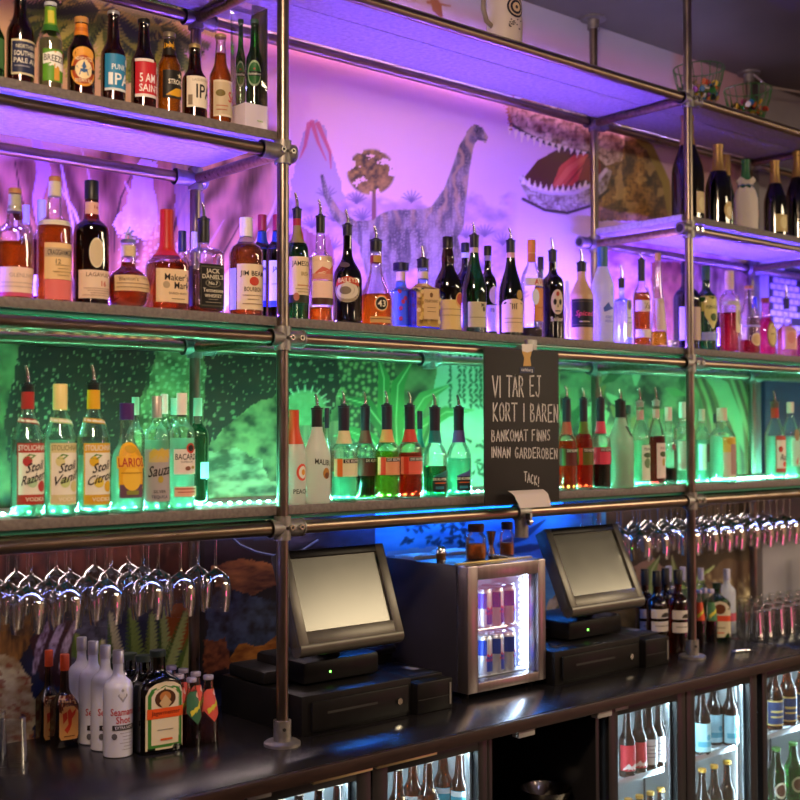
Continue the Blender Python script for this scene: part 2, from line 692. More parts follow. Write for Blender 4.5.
    P.put(P.stroke([(521, 178), (532, 188), (550, 193), (574, 193), (594, 184), (606, 170)], 2), 'd8c4cc')
    P.put(P.stroke([(523, 199), (545, 210), (567, 213), (590, 206), (608, 190)], 1.6), '2c1810')
    for i in range(13):
        t = i / 12
        x, y = 510 + 74 * t, 126 + 25 * t ** .8
        h_ = 9 - 4 * t + (i % 3) * 1.5
        P.put(P.poly([(x - 2.4, y), (x + 2.6, y + .8), (x - .8, y + h_)]), 'e8d6b8')
    for i in range(12):
        t = i / 11
        x, y = 523 + 62 * t, 184 + 8 * math.sin(PI * t * .9)
        h_ = 8 - 2 * t + (i % 2) * 1.5
        P.put(P.poly([(x - 2.2, y), (x + 2.4, y + .6), (x + 1, y - h_)]), 'ecdcc0')
    for i in range(9):
        x, y = 508 + i * .6, 100 + i * 3.4
        P.put(P.poly([(x, y), (x, y + 3), (x - 5, y + 2.6)]), 'a5663a')
    for i in range(12):
        x, y = 512 + i * 9, 99 + i * 2.6
        P.put(P.poly([(x, y + 3), (x + 5, y + 4), (x + 1, y - 4)]), 'b02a28')
    # beside the neck and below it
    P.put(sm(U, 668, 680) * sm(-V, -262, -235) * sm(-U, -775, -740), 'c99a92', .8)
    low = sm(U, 592, 604) * sm(V, 232, 250) * sm(-V, -345, -330)
    P.put(low, P.mix(P.noise(11, 11, 21) * 1.8 - .4, 'a45a84', 'eec0d0'), .9)
    P.put(P.poly([(650, 262), (690, 262), (694, 345), (655, 345)], 6), P.mix(P.noise(5, 8, 22), '5a1c18', 'b06a4c'))
    P.put(P.poly([(692, 262), (760, 262), (760, 345), (692, 345)], 6), P.mix(P.noise(5, 24, 23) * 1.6 - .3, '5c3a34', 'cda18c'))
    # --- palm behind the beers
    for cx_, cy_, n_, L_p, seed in ((118, -14, 26, 92, 1), (158, 26, 15, 58, 2), (62, 4, 14, 66, 4), (100, 10, 12, 70, 6)):
        r2 = random.Random(seed)
        for k in range(n_):
            a = PI * (.02 + .96 * k / (n_ - 1)) + r2.uniform(-.1, .1)
            L2 = L_p * r2.uniform(.7, 1.05)
            tip = (cx_ + L2 * math.cos(a), cy_ + L2 * math.sin(a) * 1.1)
            c = r2.choice(['56681a', '34480c', '8c8c2c', '1c2c08'])
            fern(P, (cx_, cy_), tip, 11, 17, c, r2.choice(['b4ac4c', '6c7c2a', '22300c']), r2.uniform(-8, 8))
    # --- feathered body at the left
    fb = sm(V + .12 * (U - 130), 138, 150) * sm(-V, -345, -338) * sm(-U, -282, -268)
    ang = np.arctan2(V - 430, U - 120)
    rad = np.hypot(V - 430, U - 120)
    st = P.noise(1, 1, 1) * 0
    q = np.sin(ang * 46 + P.noise(60, 60, 31) * 9) * .5 + .5
    q = q * .6 + .4 * P.noise(5, 26, 32)
    P.put(fb, P.mix(q * 1.3 - .1, '4c1a10', 'dc9a6c'))
    for k in range(46):
        a0 = -PI + PI * (k + .5) / 46 + rnd.uniform(-.02, .02)
        r0_, r1_ = rnd.uniform(110, 200), rnd.uniform(230, 320)
        cv = rnd.uniform(-.10, .10)
        ps = [(120 + (r0_ + (r1_ - r0_) * t) * math.cos(a0 + cv * t * t), 430 + (r0_ + (r1_ - r0_) * t) * math.sin(a0 + cv * t * t)) for t in (0, .33, .66, 1)]
        P.put(P.stroke(ps, [.4, rnd.uniform(.9, 2.0), rnd.uniform(.8, 1.7), .4]) * fb, rnd.choice(['f4dcd8', 'ecc4b4', 'd8a090', '3c1410']), .95)
    P.put(P.poly([(133, 178), (140, 160), (158, 162), (152, 186), (157, 215), (150, 240), (122, 236), (112, 226), (126, 205)], 6) * 1.0,
          P.mix(P.noise(8, 14, 34), 'd7a0b4', 'f3dce6'))
    P.put(P.stroke([(36, 140), (44, 172), (37, 200), (44, 240)], [4, 7, 5, 4]), 'd9a9d2')
    P.put(P.poly([(205, 300), (232, 268), (262, 248), (272, 252), (240, 280), (222, 318)], 4), 'e8cfd4')
    P.put(P.poly([(170, 150), (200, 150), (205, 215), (192, 262), (178, 230)], 3), P.mix(P.noise(3, 30, 35) * 1.4, '5a4a90', 'c09a8c'), .8)
    dots = sm(-P.cells(7, 6, 36), -.3, -.18) * P.poly([(118, 215), (160, 215), (215, 300), (215, 330), (118, 330)])
    P.put(dots, 'f0d8d0', .6)
    P.put(P.poly([(282, 240), (300, 228), (318, 236), (330, 232), (334, 262), (322, 290), (296, 300), (284, 320)], 6),
          P.mix(P.noise(4, 18, 37) * 1.4 - .2, '6a2a3c', 'b0707c'))
    # ================= green storey
    top = .022 * U + 340
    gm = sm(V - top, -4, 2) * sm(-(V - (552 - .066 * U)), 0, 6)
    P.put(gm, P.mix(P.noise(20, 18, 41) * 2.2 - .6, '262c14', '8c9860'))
    dark1 = P.poly([(22, 340), (158, 340), (150, 372), (140, 400), (128, 440), (100, 505), (14, 505), (4, 420)], 6)
    dark2 = P.poly([(206, 340), (350, 340), (342, 380), (330, 420), (290, 420), (272, 400), (246, 420), (222, 445), (204, 446)], 6)
    for d in (dark1, dark2):
        P.put(d, P.mix(P.noise(30, 14, 42) * 1.4 - .2, '140a06', '3a2014'))
        P.put(d * sm(-P.cells(8, 12, 43) - .34 * P.noise(26, 22, 81), -.31, -.24), 'a8aa80', .8)
        P.put(d * sm(-P.cells(12, 9, 44) - .3 * P.noise(30, 18, 82), -.29, -.22), '8ca070', .7)
    mid = P.poly([(158, 346), (206, 346), (204, 470), (120, 505), (132, 440), (148, 390)], 5)
    P.put(mid, P.mix(P.noise(14, 14, 45) * 2 - .5, '46582c', 'a8b878'))
    P.put(mid * sm(-P.cells(7, 6, 46), -.33, -.2), 'd8e8b0', .7)
    P.put(P.poly([(224, 428), (250, 408), (280, 392), (282, 505), (206, 505), (205, 450)], 7), P.mix(P.noise(12, 10, 47) * 2.2 - .6, '2c3418', 'a8a870'))
    for a in ([(204, 452), (236, 448), (262, 462), (270, 480), (262, 492), (204, 494)], [(214, 470), (250, 474), (276, 482), (276, 500), (206, 500)]):
        P.put(P.poly(a, 6), P.mix(P.noise(14, 7, 48) * 2.4 - .7, '4c4c2c', 'd2cca0'))
    P.put(P.disc((305, 408), 22, 19, .12), P.mix(P.noise(6, 6, 49), '6c8a50', 'a8c890'))
    for k in range(11):
        a = PI + PI * k / 10
        P.put(P.stroke([(305 + 20 * math.cos(a), 408 + 17 * math.sin(a)), (305 + 26 * math.cos(a), 408 + 23 * math.sin(a))], [.8, .5]), 'd8e8c0')
    P.put(P.poly([(288, 428), (340, 420), (344, 460), (330, 505), (288, 505)], 4), P.mix(P.noise(5, 40, 50) * 1.7 - .3, '2c1a10', 'a89068'))
    P.put(P.poly([(336, 350), (392, 350), (400, 400), (420, 440), (400, 505), (350, 505), (342, 420)], 5),
          P.mix(sm(P.cells(6, 6, 51), .1, .5), 'a0ac70', '2c3418'))
    P.put(P.poly([(440, 352), (492, 352), (488, 505), (428, 505), (430, 420)], 3), P.mix(P.noise(24, 24, 52), 'a0c49a', 'd8ecd4'))
    for pts, r in (([(398, 470), (404, 430), (424, 398), (452, 384)], 8), ([(396, 470), (386, 430), (366, 404), (338, 396)], 8),
                   ([(398, 470), (396, 420), (398, 385), (412, 362)], 8), ([(400, 470), (418, 430), (446, 412), (474, 410)], 7),
                   ([(394, 470), (372, 440), (352, 432), (334, 436)], 7), ([(404, 480), (424, 450), (434, 420), (438, 396)], 5),
                   ([(394, 450), (384, 410), (384, 378), (378, 356)], 7)):
        blade(P, pts, r, rnd.choice(['3f8a3c', '5aa050', '2f7434']), 'a8d490')
    for k in range(8):
        x = 452 + k * 6 + rnd.uniform(-2, 2)
        y = 350
        while y < 350 + rnd.uniform(45, 95):
            P.put(P.stroke([(x, y), (x + rnd.uniform(-3, 3), y + 3)], [1.6, .7]), '2c5c3c')
            y += 5
    for k in range(16):
        x, y = rnd.uniform(470, 490), rnd.uniform(440, 480)
        P.put(P.stroke([(x, y), (x + rnd.uniform(-9, 9), y + rnd.uniform(-7, 7))], [1.6, .6]), '2a6034')
    J2 = P.poly([(560, 348), (694, 352), (694, 500), (560, 510)])
    P.put(J2, P.mix(P.noise(14, 13, 53) * 2.4 - .7, '1c1c0c', '8aa06c'))
    for k in range(34):
        x, y = rnd.uniform(566, 690), rnd.uniform(366, 470)
        a = rnd.uniform(0, 2 * PI)
        blade(P, [(x, y), (x + 9 * math.cos(a), y + 9 * math.sin(a)), (x + 20 * math.cos(a) + 3, y + 20 * math.sin(a))], 4.5,
              rnd.choice(['2e5a26', '6f9a58', 'a2c48c', '3a4a1c', '8a7a3a']))
    P.put(P.poly([(692, 352), (760, 356), (760, 495), (692, 500)]), P.mix(P.noise(7, 26, 54) * 2.2 - .6, '1c240c', '889a60'))
    for k in range(14):
        x = 700 + k * 4.2
        P.put(P.stroke([(x - 12, 362), (x + 4, 400 + k), (x + 12, 440), (x + 14, 480)], [1, 2.2, 2, 1]),
              ['6a3a1c', 'a0b070', '4a2c14', '7a6a34', 'b4c68c'][k % 5], .8)
    blade(P, [(704, 372), (722, 388), (736, 420), (744, 452)], 8, '9cc08c')
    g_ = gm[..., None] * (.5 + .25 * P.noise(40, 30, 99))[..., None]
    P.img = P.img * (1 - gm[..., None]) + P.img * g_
    # ================= lowest storey
    bm_ = sm(V - (548 - .066 * U), 0, 5)
    P.put(bm_, P.mix(P.noise(30, 24, 61) * 1.6 - .3, '0c0a14', '22305c'))
    P.put(bm_ * sm(-U, -215, -195) * sm(-V, -612, -595), P.mix(P.noise(8, 20, 62) * 1.6 - .3, '140a0a', '5c2c20'))
    P.put(P.poly([(-60, 590), (30, 596), (34, 640), (18, 662), (-60, 668)], 8), P.mix(P.noise(4, 14, 63) * 1.6 - .3, '3a2410', 'b07a30'))
    P.put(P.poly([(-60, 660), (10, 655), (30, 676), (35, 700), (34, 745), (-60, 770)], 8), P.mix(P.noise(12, 8, 64) * 2 - .5, 'a8824a', 'e8e0b0'))
    P.put(P.poly([(-60, 660), (10, 655), (30, 676), (35, 700), (34, 745), (-60, 770)], 8) * sm(P.noise(9, 6, 65), .56, .66), '9c4418', .8)
    P.put(P.poly([(30, 640), (46, 622), (82, 620), (80, 660), (66, 690), (40, 680)], 4), '3c1420')
    for k in range(4):
        x = 36 + k * 13
        P.put(P.stroke([(x + 14, 622), (x + 4, 645), (x - 2, 672)], [3, 4, 2]), P.mix(P.noise(3, 5, 66) * 2 - .5, '5a3048', 'c8b8d8'))
    P.put(P.poly([(84, 585), (112, 580), (108, 650), (90, 670), (70, 690), (72, 650)], 6), P.mix(P.noise(6, 6, 67) * 1.6 - .3, '141420', '6a6a88'))
    P.put(P.poly([(165, 606), (200, 602), (198, 650), (168, 650)], 4), 'a8500c')
    P.put(P.poly([(200, 530), (205, 530), (205, 680), (196, 680)]), '100a10')
    for b, t, wd in (((118, 668), (110, 612), 9), ((136, 672), (131, 604), 11), ((152, 674), (152, 612), 9), ((166, 672), (162, 604), 9),
                     ((166, 672), (187, 610), 9), ((182, 672), (194, 628), 8), ((78, 660), (76, 634), 6), ((100, 672), (102, 640), 7)):
        fern(P, b, t, wd, 15, rnd.choice(['5c7a1e', '486818', '7a8c2c']), rnd.choice(['b8c46c', 'd2cc98', '8aa040']))
    # bank and bush by the blue water
    P.put(P.poly([(204, 540), (286, 540), (290, 680), (204, 690)]), P.mix(P.noise(18, 8, 68) * 1.5 - .3, '0c0c18', '2a1c2c'))
    P.put(P.poly([(212, 566), (240, 560), (286, 566), (286, 584), (250, 594), (214, 588)], 9), P.mix(P.noise(14, 4, 69) * 1.7 - .4, '5a2c28', 'c47a48'))
    P.put(P.poly([(206, 600), (222, 588), (252, 596), (278, 600), (282, 636), (256, 652), (208, 654)], 10), P.mix(P.noise(7, 6, 70) * 1.8 - .4, '0c1024', '46587a'))
    P.put(P.poly([(204, 640), (228, 640), (232, 668), (204, 674)], 8), P.mix(P.noise(4, 4, 71) * 1.6 - .3, '4a1810', 'a85c34'))
    P.put(P.poly([(230, 660), (240, 644), (262, 646), (276, 636), (282, 646), (258, 658), (236, 668)], 4), P.mix(P.noise(10, 3, 72) * 1.6 - .3, '8a4410', 'd98c34'))
    P.put(P.poly([(228, 674), (256, 662), (285, 648), (290, 690), (226, 690)], 3), '1f6ec4')
    sea = P.poly([(376, 505), (606, 495), (612, 700), (370, 700)])
    P.put(P.poly([(284, 505), (380, 505), (380, 700), (284, 700)]), P.mix(P.noise(16, 10, 73) * 1.6 - .3, '10121e', '3c3a5c'))
    P.put(sea, P.mix(P.noise(40, 12, 74) * 1.5 - .25, '1a66c0', '62b8f2'))
    for k in range(60):
        x, y = rnd.uniform(398, 470), rnd.uniform(516, 545)
        P.put(P.stroke([(x, y), (x + rnd.uniform(-9, 9), y + rnd.uniform(-5, 5))], [2.2, .8]), '0c2238', .85)
    P.put(P.poly([(386, 552), (436, 546), (470, 556), (470, 566), (386, 562)], 3), 'a8b8d0')
    for a in ([(500, 545), (524, 536), (545, 520)], [(506, 552), (530, 548), (548, 545)]):
        P.put(P.stroke(a, [3, 4, 1]), '12406a')
    P.put(P.poly([(540, 640), (548, 600), (566, 586), (620, 570), (620, 690), (540, 690)], 6), P.mix(P.noise(7, 7, 75) * 1.6 - .3, '6a4a34', 'd8c4ac'))
    for k in range(14):
        x, y = rnd.uniform(546, 566), rnd.uniform(605, 640)
        P.put(P.stroke([(x, y), (x + rnd.uniform(-6, 6), y - rnd.uniform(3, 9))], [1.4, .6]), '3c4a1c')
    P.put(P.poly([(606, 500), (770, 490), (770, 660), (606, 680)]), P.mix(P.noise(12, 16, 76) * 1.6 - .3, '140c08', '4c3a24'))
    P.put(P.poly([(634, 566), (652, 556), (664, 566), (660, 590), (640, 596)], 5), 'b08a78')
    for pts in ([(690, 600), (676, 580), (672, 556)], [(694, 604), (700, 580), (714, 566)], [(700, 616), (712, 596), (722, 588)], [(650, 600), (652, 570), (660, 556)]):
        blade(P, pts, 5, '7c9a4c', 'c8d49c')
    Fz = P.poly([(704, 576), (724, 560), (756, 560), (758, 640), (730, 640), (712, 616)], 5)
    P.put(Fz, P.mix(P.noise(4, 30, 77) * 1.7 - .3, '8a6a34', 'eedcae'))
    P.put(Fz * sm(-(V + (P.noise(5, 9, 78) - .5) * 50), -606, -580), '40180a', .9)


nx, nz_ = int(round((WX1 - WX0) / STEP)) + 1, int(round((WZ1 - WZ0) / STEP)) + 1
gx, gz = np.meshgrid(np.linspace(WX0, WX1, nx), np.linspace(WZ0, WZ1, nz_))
_d = np.stack([gx - CAM.x, np.full_like(gx, WALL_Y - CAM.y), gz - CAM.z], -1)
_w = _d @ np.array(FWD)
PT = Painter(400 + F_PX * (_d @ np.array(RGT)) / _w, 400 - F_PX * (_d @ np.array(UPV)) / _w)
paint_mural(PT)
me = bpy.data.meshes.new('wall_back')
co = np.stack([gx, np.full_like(gx, WALL_Y), gz], -1).reshape(-1, 3).astype(np.float32)
ii = np.arange(nx * nz_).reshape(nz_, nx)
quads = np.stack([ii[:-1, :-1], ii[:-1, 1:], ii[1:, 1:], ii[1:, :-1]], -1).reshape(-1, 4)
me.vertices.add(len(co))
me.vertices.foreach_set('co', co.ravel())
me.loops.add(quads.size)
me.loops.foreach_set('vertex_index', quads.ravel().astype(np.int32))
me.polygons.add(len(quads))
me.polygons.foreach_set('loop_start', np.arange(0, quads.size, 4, dtype=np.int32))
me.update(calc_edges=True)
ca = me.color_attributes.new('print', 'FLOAT_COLOR', 'POINT')
ca.data.foreach_set('color', np.concatenate([np.clip(PT.img, 0, 1).reshape(-1, 3), np.ones((len(co), 1))], 1).astype(np.float32).ravel())
m, nt, N, L = new_mat('printed_wallpaper')
at_ = N.new('ShaderNodeAttribute')
at_.attribute_name = 'print'
L.new(at_.outputs['Color'], N['Principled BSDF'].inputs['Base Color'])
N['Principled BSDF'].inputs['Roughness'].default_value = .45
me.materials.append(m)
o = bpy.data.objects.new('wall_back', me)
COL.objects.link(o)
structure(o)

PLASTER = pbr('plaster_grey', (.30, .28, .31), rough=.7, var=.12, scale=5)
PLASTER2 = pbr('room_wall', (.20, .13, .10), rough=.7, var=.2, scale=3)
CEILM = pbr('ceiling_paint', (.13, .105, .08), rough=.6, var=.2, scale=2)
FLOORM = pbr('floor_dark', (.05, .04, .04), rough=.35, var=.3, scale=6)


def slab(name, c, d, mat):
    return structure(MB().box(c, d, mat).build(name, smooth=0))


RX0, RX1, RY0 = -4.2, 9.0, -6.0
slab('wall_back_lower', ((RX0 + RX1) / 2, WALL_Y + .06, .43), (RX1 - RX0, .1, .92), PLASTER2)
slab('wall_back_right', ((WX1 + RX1) / 2, WALL_Y + .06, 2.24), (RX1 - WX1, .1, 2.68), PLASTER)
slab('wall_back_left', ((RX0 + WX0) / 2, WALL_Y + .06, 2.24), (WX0 - RX0, .1, 2.68), PLASTER)
slab('wall_left', (RX0 - .05, (RY0 + .6) / 2, 1.8), (.1, .6 - RY0 + .1, 3.6), PLASTER2)
slab('wall_right', (RX1 + .05, (RY0 + .6) / 2, 1.8), (.1, .6 - RY0 + .1, 3.6), PLASTER2)
slab('wall_front', ((RX0 + RX1) / 2, RY0 - .05, 1.8), (RX1 - RX0, .1, 3.6), PLASTER2)
slab('floor', ((RX0 + RX1) / 2, (RY0 + .6) / 2, -.05), (RX1 - RX0 + .2, .6 - RY0 + .2, .1), FLOORM)
slab('ceiling', ((RX0 + RX1) / 2, (RY0 + .6) / 2, CEIL_Z + .05), (RX1 - RX0 + .2, .6 - RY0 + .2, .1), CEILM)
slab('unlit_wall_panel', (4.4, .523, 1.78), (2.2, .03, .52), pbr('unlit_wall_violet', (.018, .014, .055), rough=.5))  # made-up dark panel: the shade of the unlit wall put into colour
slab('trim_1', (3.23, .52, 2.22), (.05, .035, 2.62), pbr('trim_steel', (.12, .11, .12), rough=.4, metal=.6))

# ---------------------------------------------------------------- counter
CZ = 0.90
CT = pbr('counter_top_black', (.012, .011, .013), rough=.22, var=.2, scale=14, spec=.45)
CEDGE = pbr('counter_edge_wood', (.026, .010, .007), rough=.45, var=.4, scale=14, stretch=(1, 6, 6))
ct = thing('bar_counter', 'long black bar worktop with a worn dark brown front edge', 'counter', (1.3, .15, CZ - .035))
b = MB().box((-.75, 0, .0175), (3.74, .76, .035), CT, .002)
b.box((2.15, 0, .0175), (2.04, .76, .035), CT, .002)
b.build('worktop', ct)
MB().box((.27, -.3905, .0165), (5.8, .014, .037), CEDGE, .003).build('front_edge', ct)

# ---------------------------------------------------------------- pipe rack
L2 = 1.95296
L3 = 3.1348
D = .477
Z1, Z2, Z3, Z4, Z5 = 1.5113, 2.0513, 2.5841, 3.0963, 2.5791
PR = .0172
rack = thing('pipe_rack', 'scaffold rack of steel pipes and clamp fittings carrying the bottle shelves', 'rack', (0, 0, CZ))


def rk(v):
    return Vector(v) - Vector((0, 0, CZ))


def clamp(X, Y, Z, ax=(1, 0, 0), l=.105, off=0, r=.0245, bolts=2):
    m_ = MB()
    a = Vector(ax)
    c = rk((X, Y, Z)) + a * off
    m_.tube(c - a * l / 2, c + a * l / 2, r, CLAMPM, 20)
    m_.tube(c - a * l / 2, c - a * (l / 2 - .006), r + .0022, CLAMPM, 20)
    m_.tube(c + a * l / 2, c + a * (l / 2 - .006), r + .0022, CLAMPM, 20)
    p = rk((X, Y, Z))
    m_.tube(p - Vector((0, 0, .034)), p + Vector((0, 0, .034)), r, CLAMPM, 20)
    o_ = m_.build('clamp_fitting', rack)
    if bolts and Y < .1:
        for k in range(bolts):
            q_ = c + a * (l * (.30 * k + .02)) + Vector((0, -r - .001, .002))
            MB().tube(q_, q_ + Vector((0, -.006, 0)), .0078, BOLTM, 14).tube(q_ + Vector((0, -.0062, 0)), q_ + Vector((0, -.0068, 0)), .0042, DARKHOLE, 6).build('bolt', o_)
    return o_


def post(X, Y, z1, flange=True, ceil=False):
    o_ = MB().tube(rk((X, Y, CZ + .004)), rk((X, Y, z1)), PR, STEEL, 20).build('post', rack)
    if flange:
        f = MB()
        f.tube(rk((X, Y, CZ)), rk((X, Y, CZ + .008)), .052, CLAMPM, 28)
        f.tube(rk((X, Y, CZ + .008)), rk((X, Y, CZ + .013)), .052, CLAMPM, 28, r1=.045)
        f.tube(rk((X, Y, CZ + .012)), rk((X, Y, CZ + .07)), .0255, CLAMPM, 20)
        fo = f.build('base_flange', o_)
        q_ = rk((X - .010, Y - .0235, CZ + .048))
        MB().tube(q_, q_ + Vector((-.001, -.003, 0)), .005, DARKHOLE, 10).build('grub_screw', fo)
    if ceil:
        f = MB()
        f.tube(rk((X, Y, CEIL_Z)), rk((X, Y, CEIL_Z - .01)), .055, CLAMPM, 28)
        f.tube(rk((X, Y, CEIL_Z - .01)), rk((X, Y, CEIL_Z - .05)), .026, CLAMPM, 20)
        f.build('ceiling_flange', o_)
    return o_


for X in (0, L2, L3):
    post(X, 0, CEIL_Z - .004)
    post(X, D, CEIL_Z - .004, ceil=True)
XL, XR = -2.2, 4.4


def rail(x0, x1, Y, Z, r=.0172):
    return MB().tube(rk((x0, Y, Z)), rk((x1, Y, Z)), r, RAILM, 20).build('rail', rack)


for Z in (Z1, Z2, Z4):
    rail(XL, XR, 0, Z, .0192 if Z == Z1 else .0172)
    rail(XL, XR, D, Z)
rail(XL, 0.03, 0, Z3)
rail(XL, 0.03, D, Z3)
rail(L2 - .02, XR, 0, Z5)
rail(L2 - .06, XR, D, Z5)
for X in (0, L2, L3):
    for Z in (Z1, Z2, Z3 if X == 0 else Z5, Z4):
        MB().tube(rk((X, 0.0, Z)), rk((X, D, Z)), PR, RAILM, 18).build('cross_pipe', rack)
        for Y in (0, D):
            clamp(X, Y, Z, (1, 0, 0), .112, .012 if Z != Z3 else -.02)
# hollow pipe ends of the upper right shelf
for Y, X in ((0, L2 - .03), (D, L2 - .07)):
    m_ = MB()
    m_.tube(rk((X - .03, Y, Z5)), rk((X + .02, Y, Z5)), .024, CLAMPM, 20)
    m_.tube(rk((X - .0306, Y, Z5)), rk((X - .0302, Y, Z5)), .0165, DARKHOLE, 18)
    m_.build('pipe_end', rack)
# couplings between posts
pc = onY(429, 358, D)
clamp(pc.x, D, Z2, (1, 0, 0), .09, 0)
pc = onY(521, 515, 0)
SIGN_X = pc.x
m_ = MB()
m_.tube(rk((pc.x - .028, 0, Z1)), rk((pc.x + .028, 0, Z1)), .026, CLAMPM, 20)
m_.tube(rk((pc.x, -.002, Z1 - .005)), rk((pc.x, -.002, Z1 - .085)), .0235, CLAMPM, 20)
m_.box(rk((pc.x + .004, -.033, Z1 - .022)), (.012, .022, .04), CLAMPM, .002)
co_ = m_.build('clamp_fitting', rack)
MB().tube(rk((pc.x + .012, -.036, Z1 - .03)), rk((pc.x - .004, -.036, Z1 - .03)), .009, BOLTM, 14).build('bolt', co_)
pc = onY(526, 336, 0)
m_ = MB()
m_.tube(rk((pc.x - .035, 0, Z2)), rk((pc.x + .035, 0, Z2)), .026, CLAMPM, 20)
m_.box(rk((pc.x, -.022, Z2 + .012)), (.05, .016, .07), CLAMPM, .004)
m_.build('clamp_fitting', rack)

# ---------------------------------------------------------------- shelf boards
SURF = .062
BT = .026


def shelf(label, x0, x1, Z, trim=True, surf=SURF, bt=BT):
    t = thing('shelf', label, 'shelf', ((x0 + x1) / 2, D / 2, Z + surf - bt), 0)
    hx = (x1 - x0)
    ym = .215
    MB().box((0, -D / 2 + (ym + .019) / 2, bt / 2), (hx, ym - .019 - .003, bt), BOARD, .002).build('front_plank', t)
    MB().box((0, -D / 2 + (ym + D - .019) / 2, bt / 2), (hx, D - .019 - ym - .003, bt), BOARD, .002).build('back_plank', t)
    MB().box((0, -D / 2 + .0165, bt / 2), (hx, .0045, bt), BEDGE, .001).build('front_edge', t)
    if trim:
        MB().box((0, -D / 2 + .12, -.0065), (hx, .19, .012), TRIMG, .001).build('glass_underlay', t)
    return t


shelf('long grey shelf board under the clear and liqueur bottles lit green', XL, XR, Z1)
shelf('long grey shelf board under the row of spirits lit violet', XL, XR, Z2)
shelf('short grey shelf board carrying the beer bottles at upper left', XL, .012, Z3, False)
shelf('grey shelf board carrying the champagne bottles at upper right', L2 - .02, XR, Z5, False)
shelf('topmost grey shelf board near the ceiling with wire baskets on it', XL, XR, Z4, False, .0295, .0120)
S1, S2, S3, S4, S5 = (z + SURF for z in (Z1, Z2, Z3, Z4 - SURF + .0295, Z5))


# ---------------------------------------------------------------- light strips
def strip(label, x0, x1, Y, Z, col, s, down=False, dots=.034, wd=.010):
    t = thing('led_strip', label, 'light strip', ((x0 + x1) / 2, Y, Z))
    h = (x1 - x0) / 2
    sg = -1 if down else 1
    MB().box((0, 0, sg * .0015), (2 * h, wd + .003, .003), pbr('strip_tape', (.6, .6, .6), rough=.5)).build('tape', t)
    nm = '%s_%g' % ('_'.join('%g' % c for c in col), s)
    if not dots:
        MB().box((0, 0, sg * .0042), (2 * h, wd, .0022), glow('strip_light_' + nm, col, s)).build('light_tube', t)
    if dots:
        m_ = MB()
        n_ = int(2 * h / dots)
        for k in range(n_):
            m_.box((-h + (k + .5) * dots, 0, sg * .0045), (.006, .006, .003), glow('diode_' + nm, col, s))
        d_ = m_.build('diode_row', t)
        d_['kind'] = 'stuff'
    return t


strip('green light strip on the lower shelf behind the front bottles', -1.2, 4.2, .18, S1, GREEN, GREEN_S)
strip('violet light strip on the middle shelf behind the front bottles', -1.2, 4.2, .18, S2, VIOLET, VIOLET_S)
strip('violet light strip on the beer shelf underside above the whisky bottles', -1.2, -.06, .055, Z3 + SURF - BT, (.12, .1, 1.0), 6, True, 0)
strip('violet light strip on the champagne shelf underside above the liqueurs', L2 + .06, 4.2, .055, Z5 + SURF - BT, (.12, .1, 1.0), 6, True, 0)
strip('pink light strip behind the topmost back rail along the mural', -1.2, 2.3, D + .037, Z4 + .016, PINK, PINK_S, True, 0)  # hidden strip, added to tint the upper mural pink
strip('blue light strip under the lower shelf above the small drinks fridge', .62, 1.85, D + .027, Z1 - .006, BLUE, BLUE_S, True, 0)
strip('pink light strip on the middle shelf at the foot of the mural', -1.2, 2.6, .43, S2, PINK, 58, False, 0)  # extra strip out of sight, added to turn the violet-lit wall pinker
strip('violet light strip on the topmost shelf near the ceiling lighting the mural edge', -1.0, 2.9, .40, S4, (.42, .42, 1.0), 300)
strip('blue light strip under the front rail above the left wine glasses', -1.0, -.08, .026, Z1 - .008, (.20, .26, 1.0), 70, True, 0, .008)
strip('blue light strip under the front rail above the right wine glasses', 2.03, 3.05, .026, Z1 - .008, (.20, .30, 1.0), 50, True, 0, .008)
strip('pale light strip under the lower shelf along the mural behind the left glasses', -1.0, .5, D + .027, Z1 - .006, (1.0, .75, .75), 36, True, 0)  # hidden behind the rail, added to brighten the lower left mural
strip('pale light strip under the lower shelf along the mural behind the right glasses', 2.0, 3.1, D + .027, Z1 - .006, (1.0, .8, .7), 26, True, 0)  # likewise an unseen strip, added to lift the lower right mural


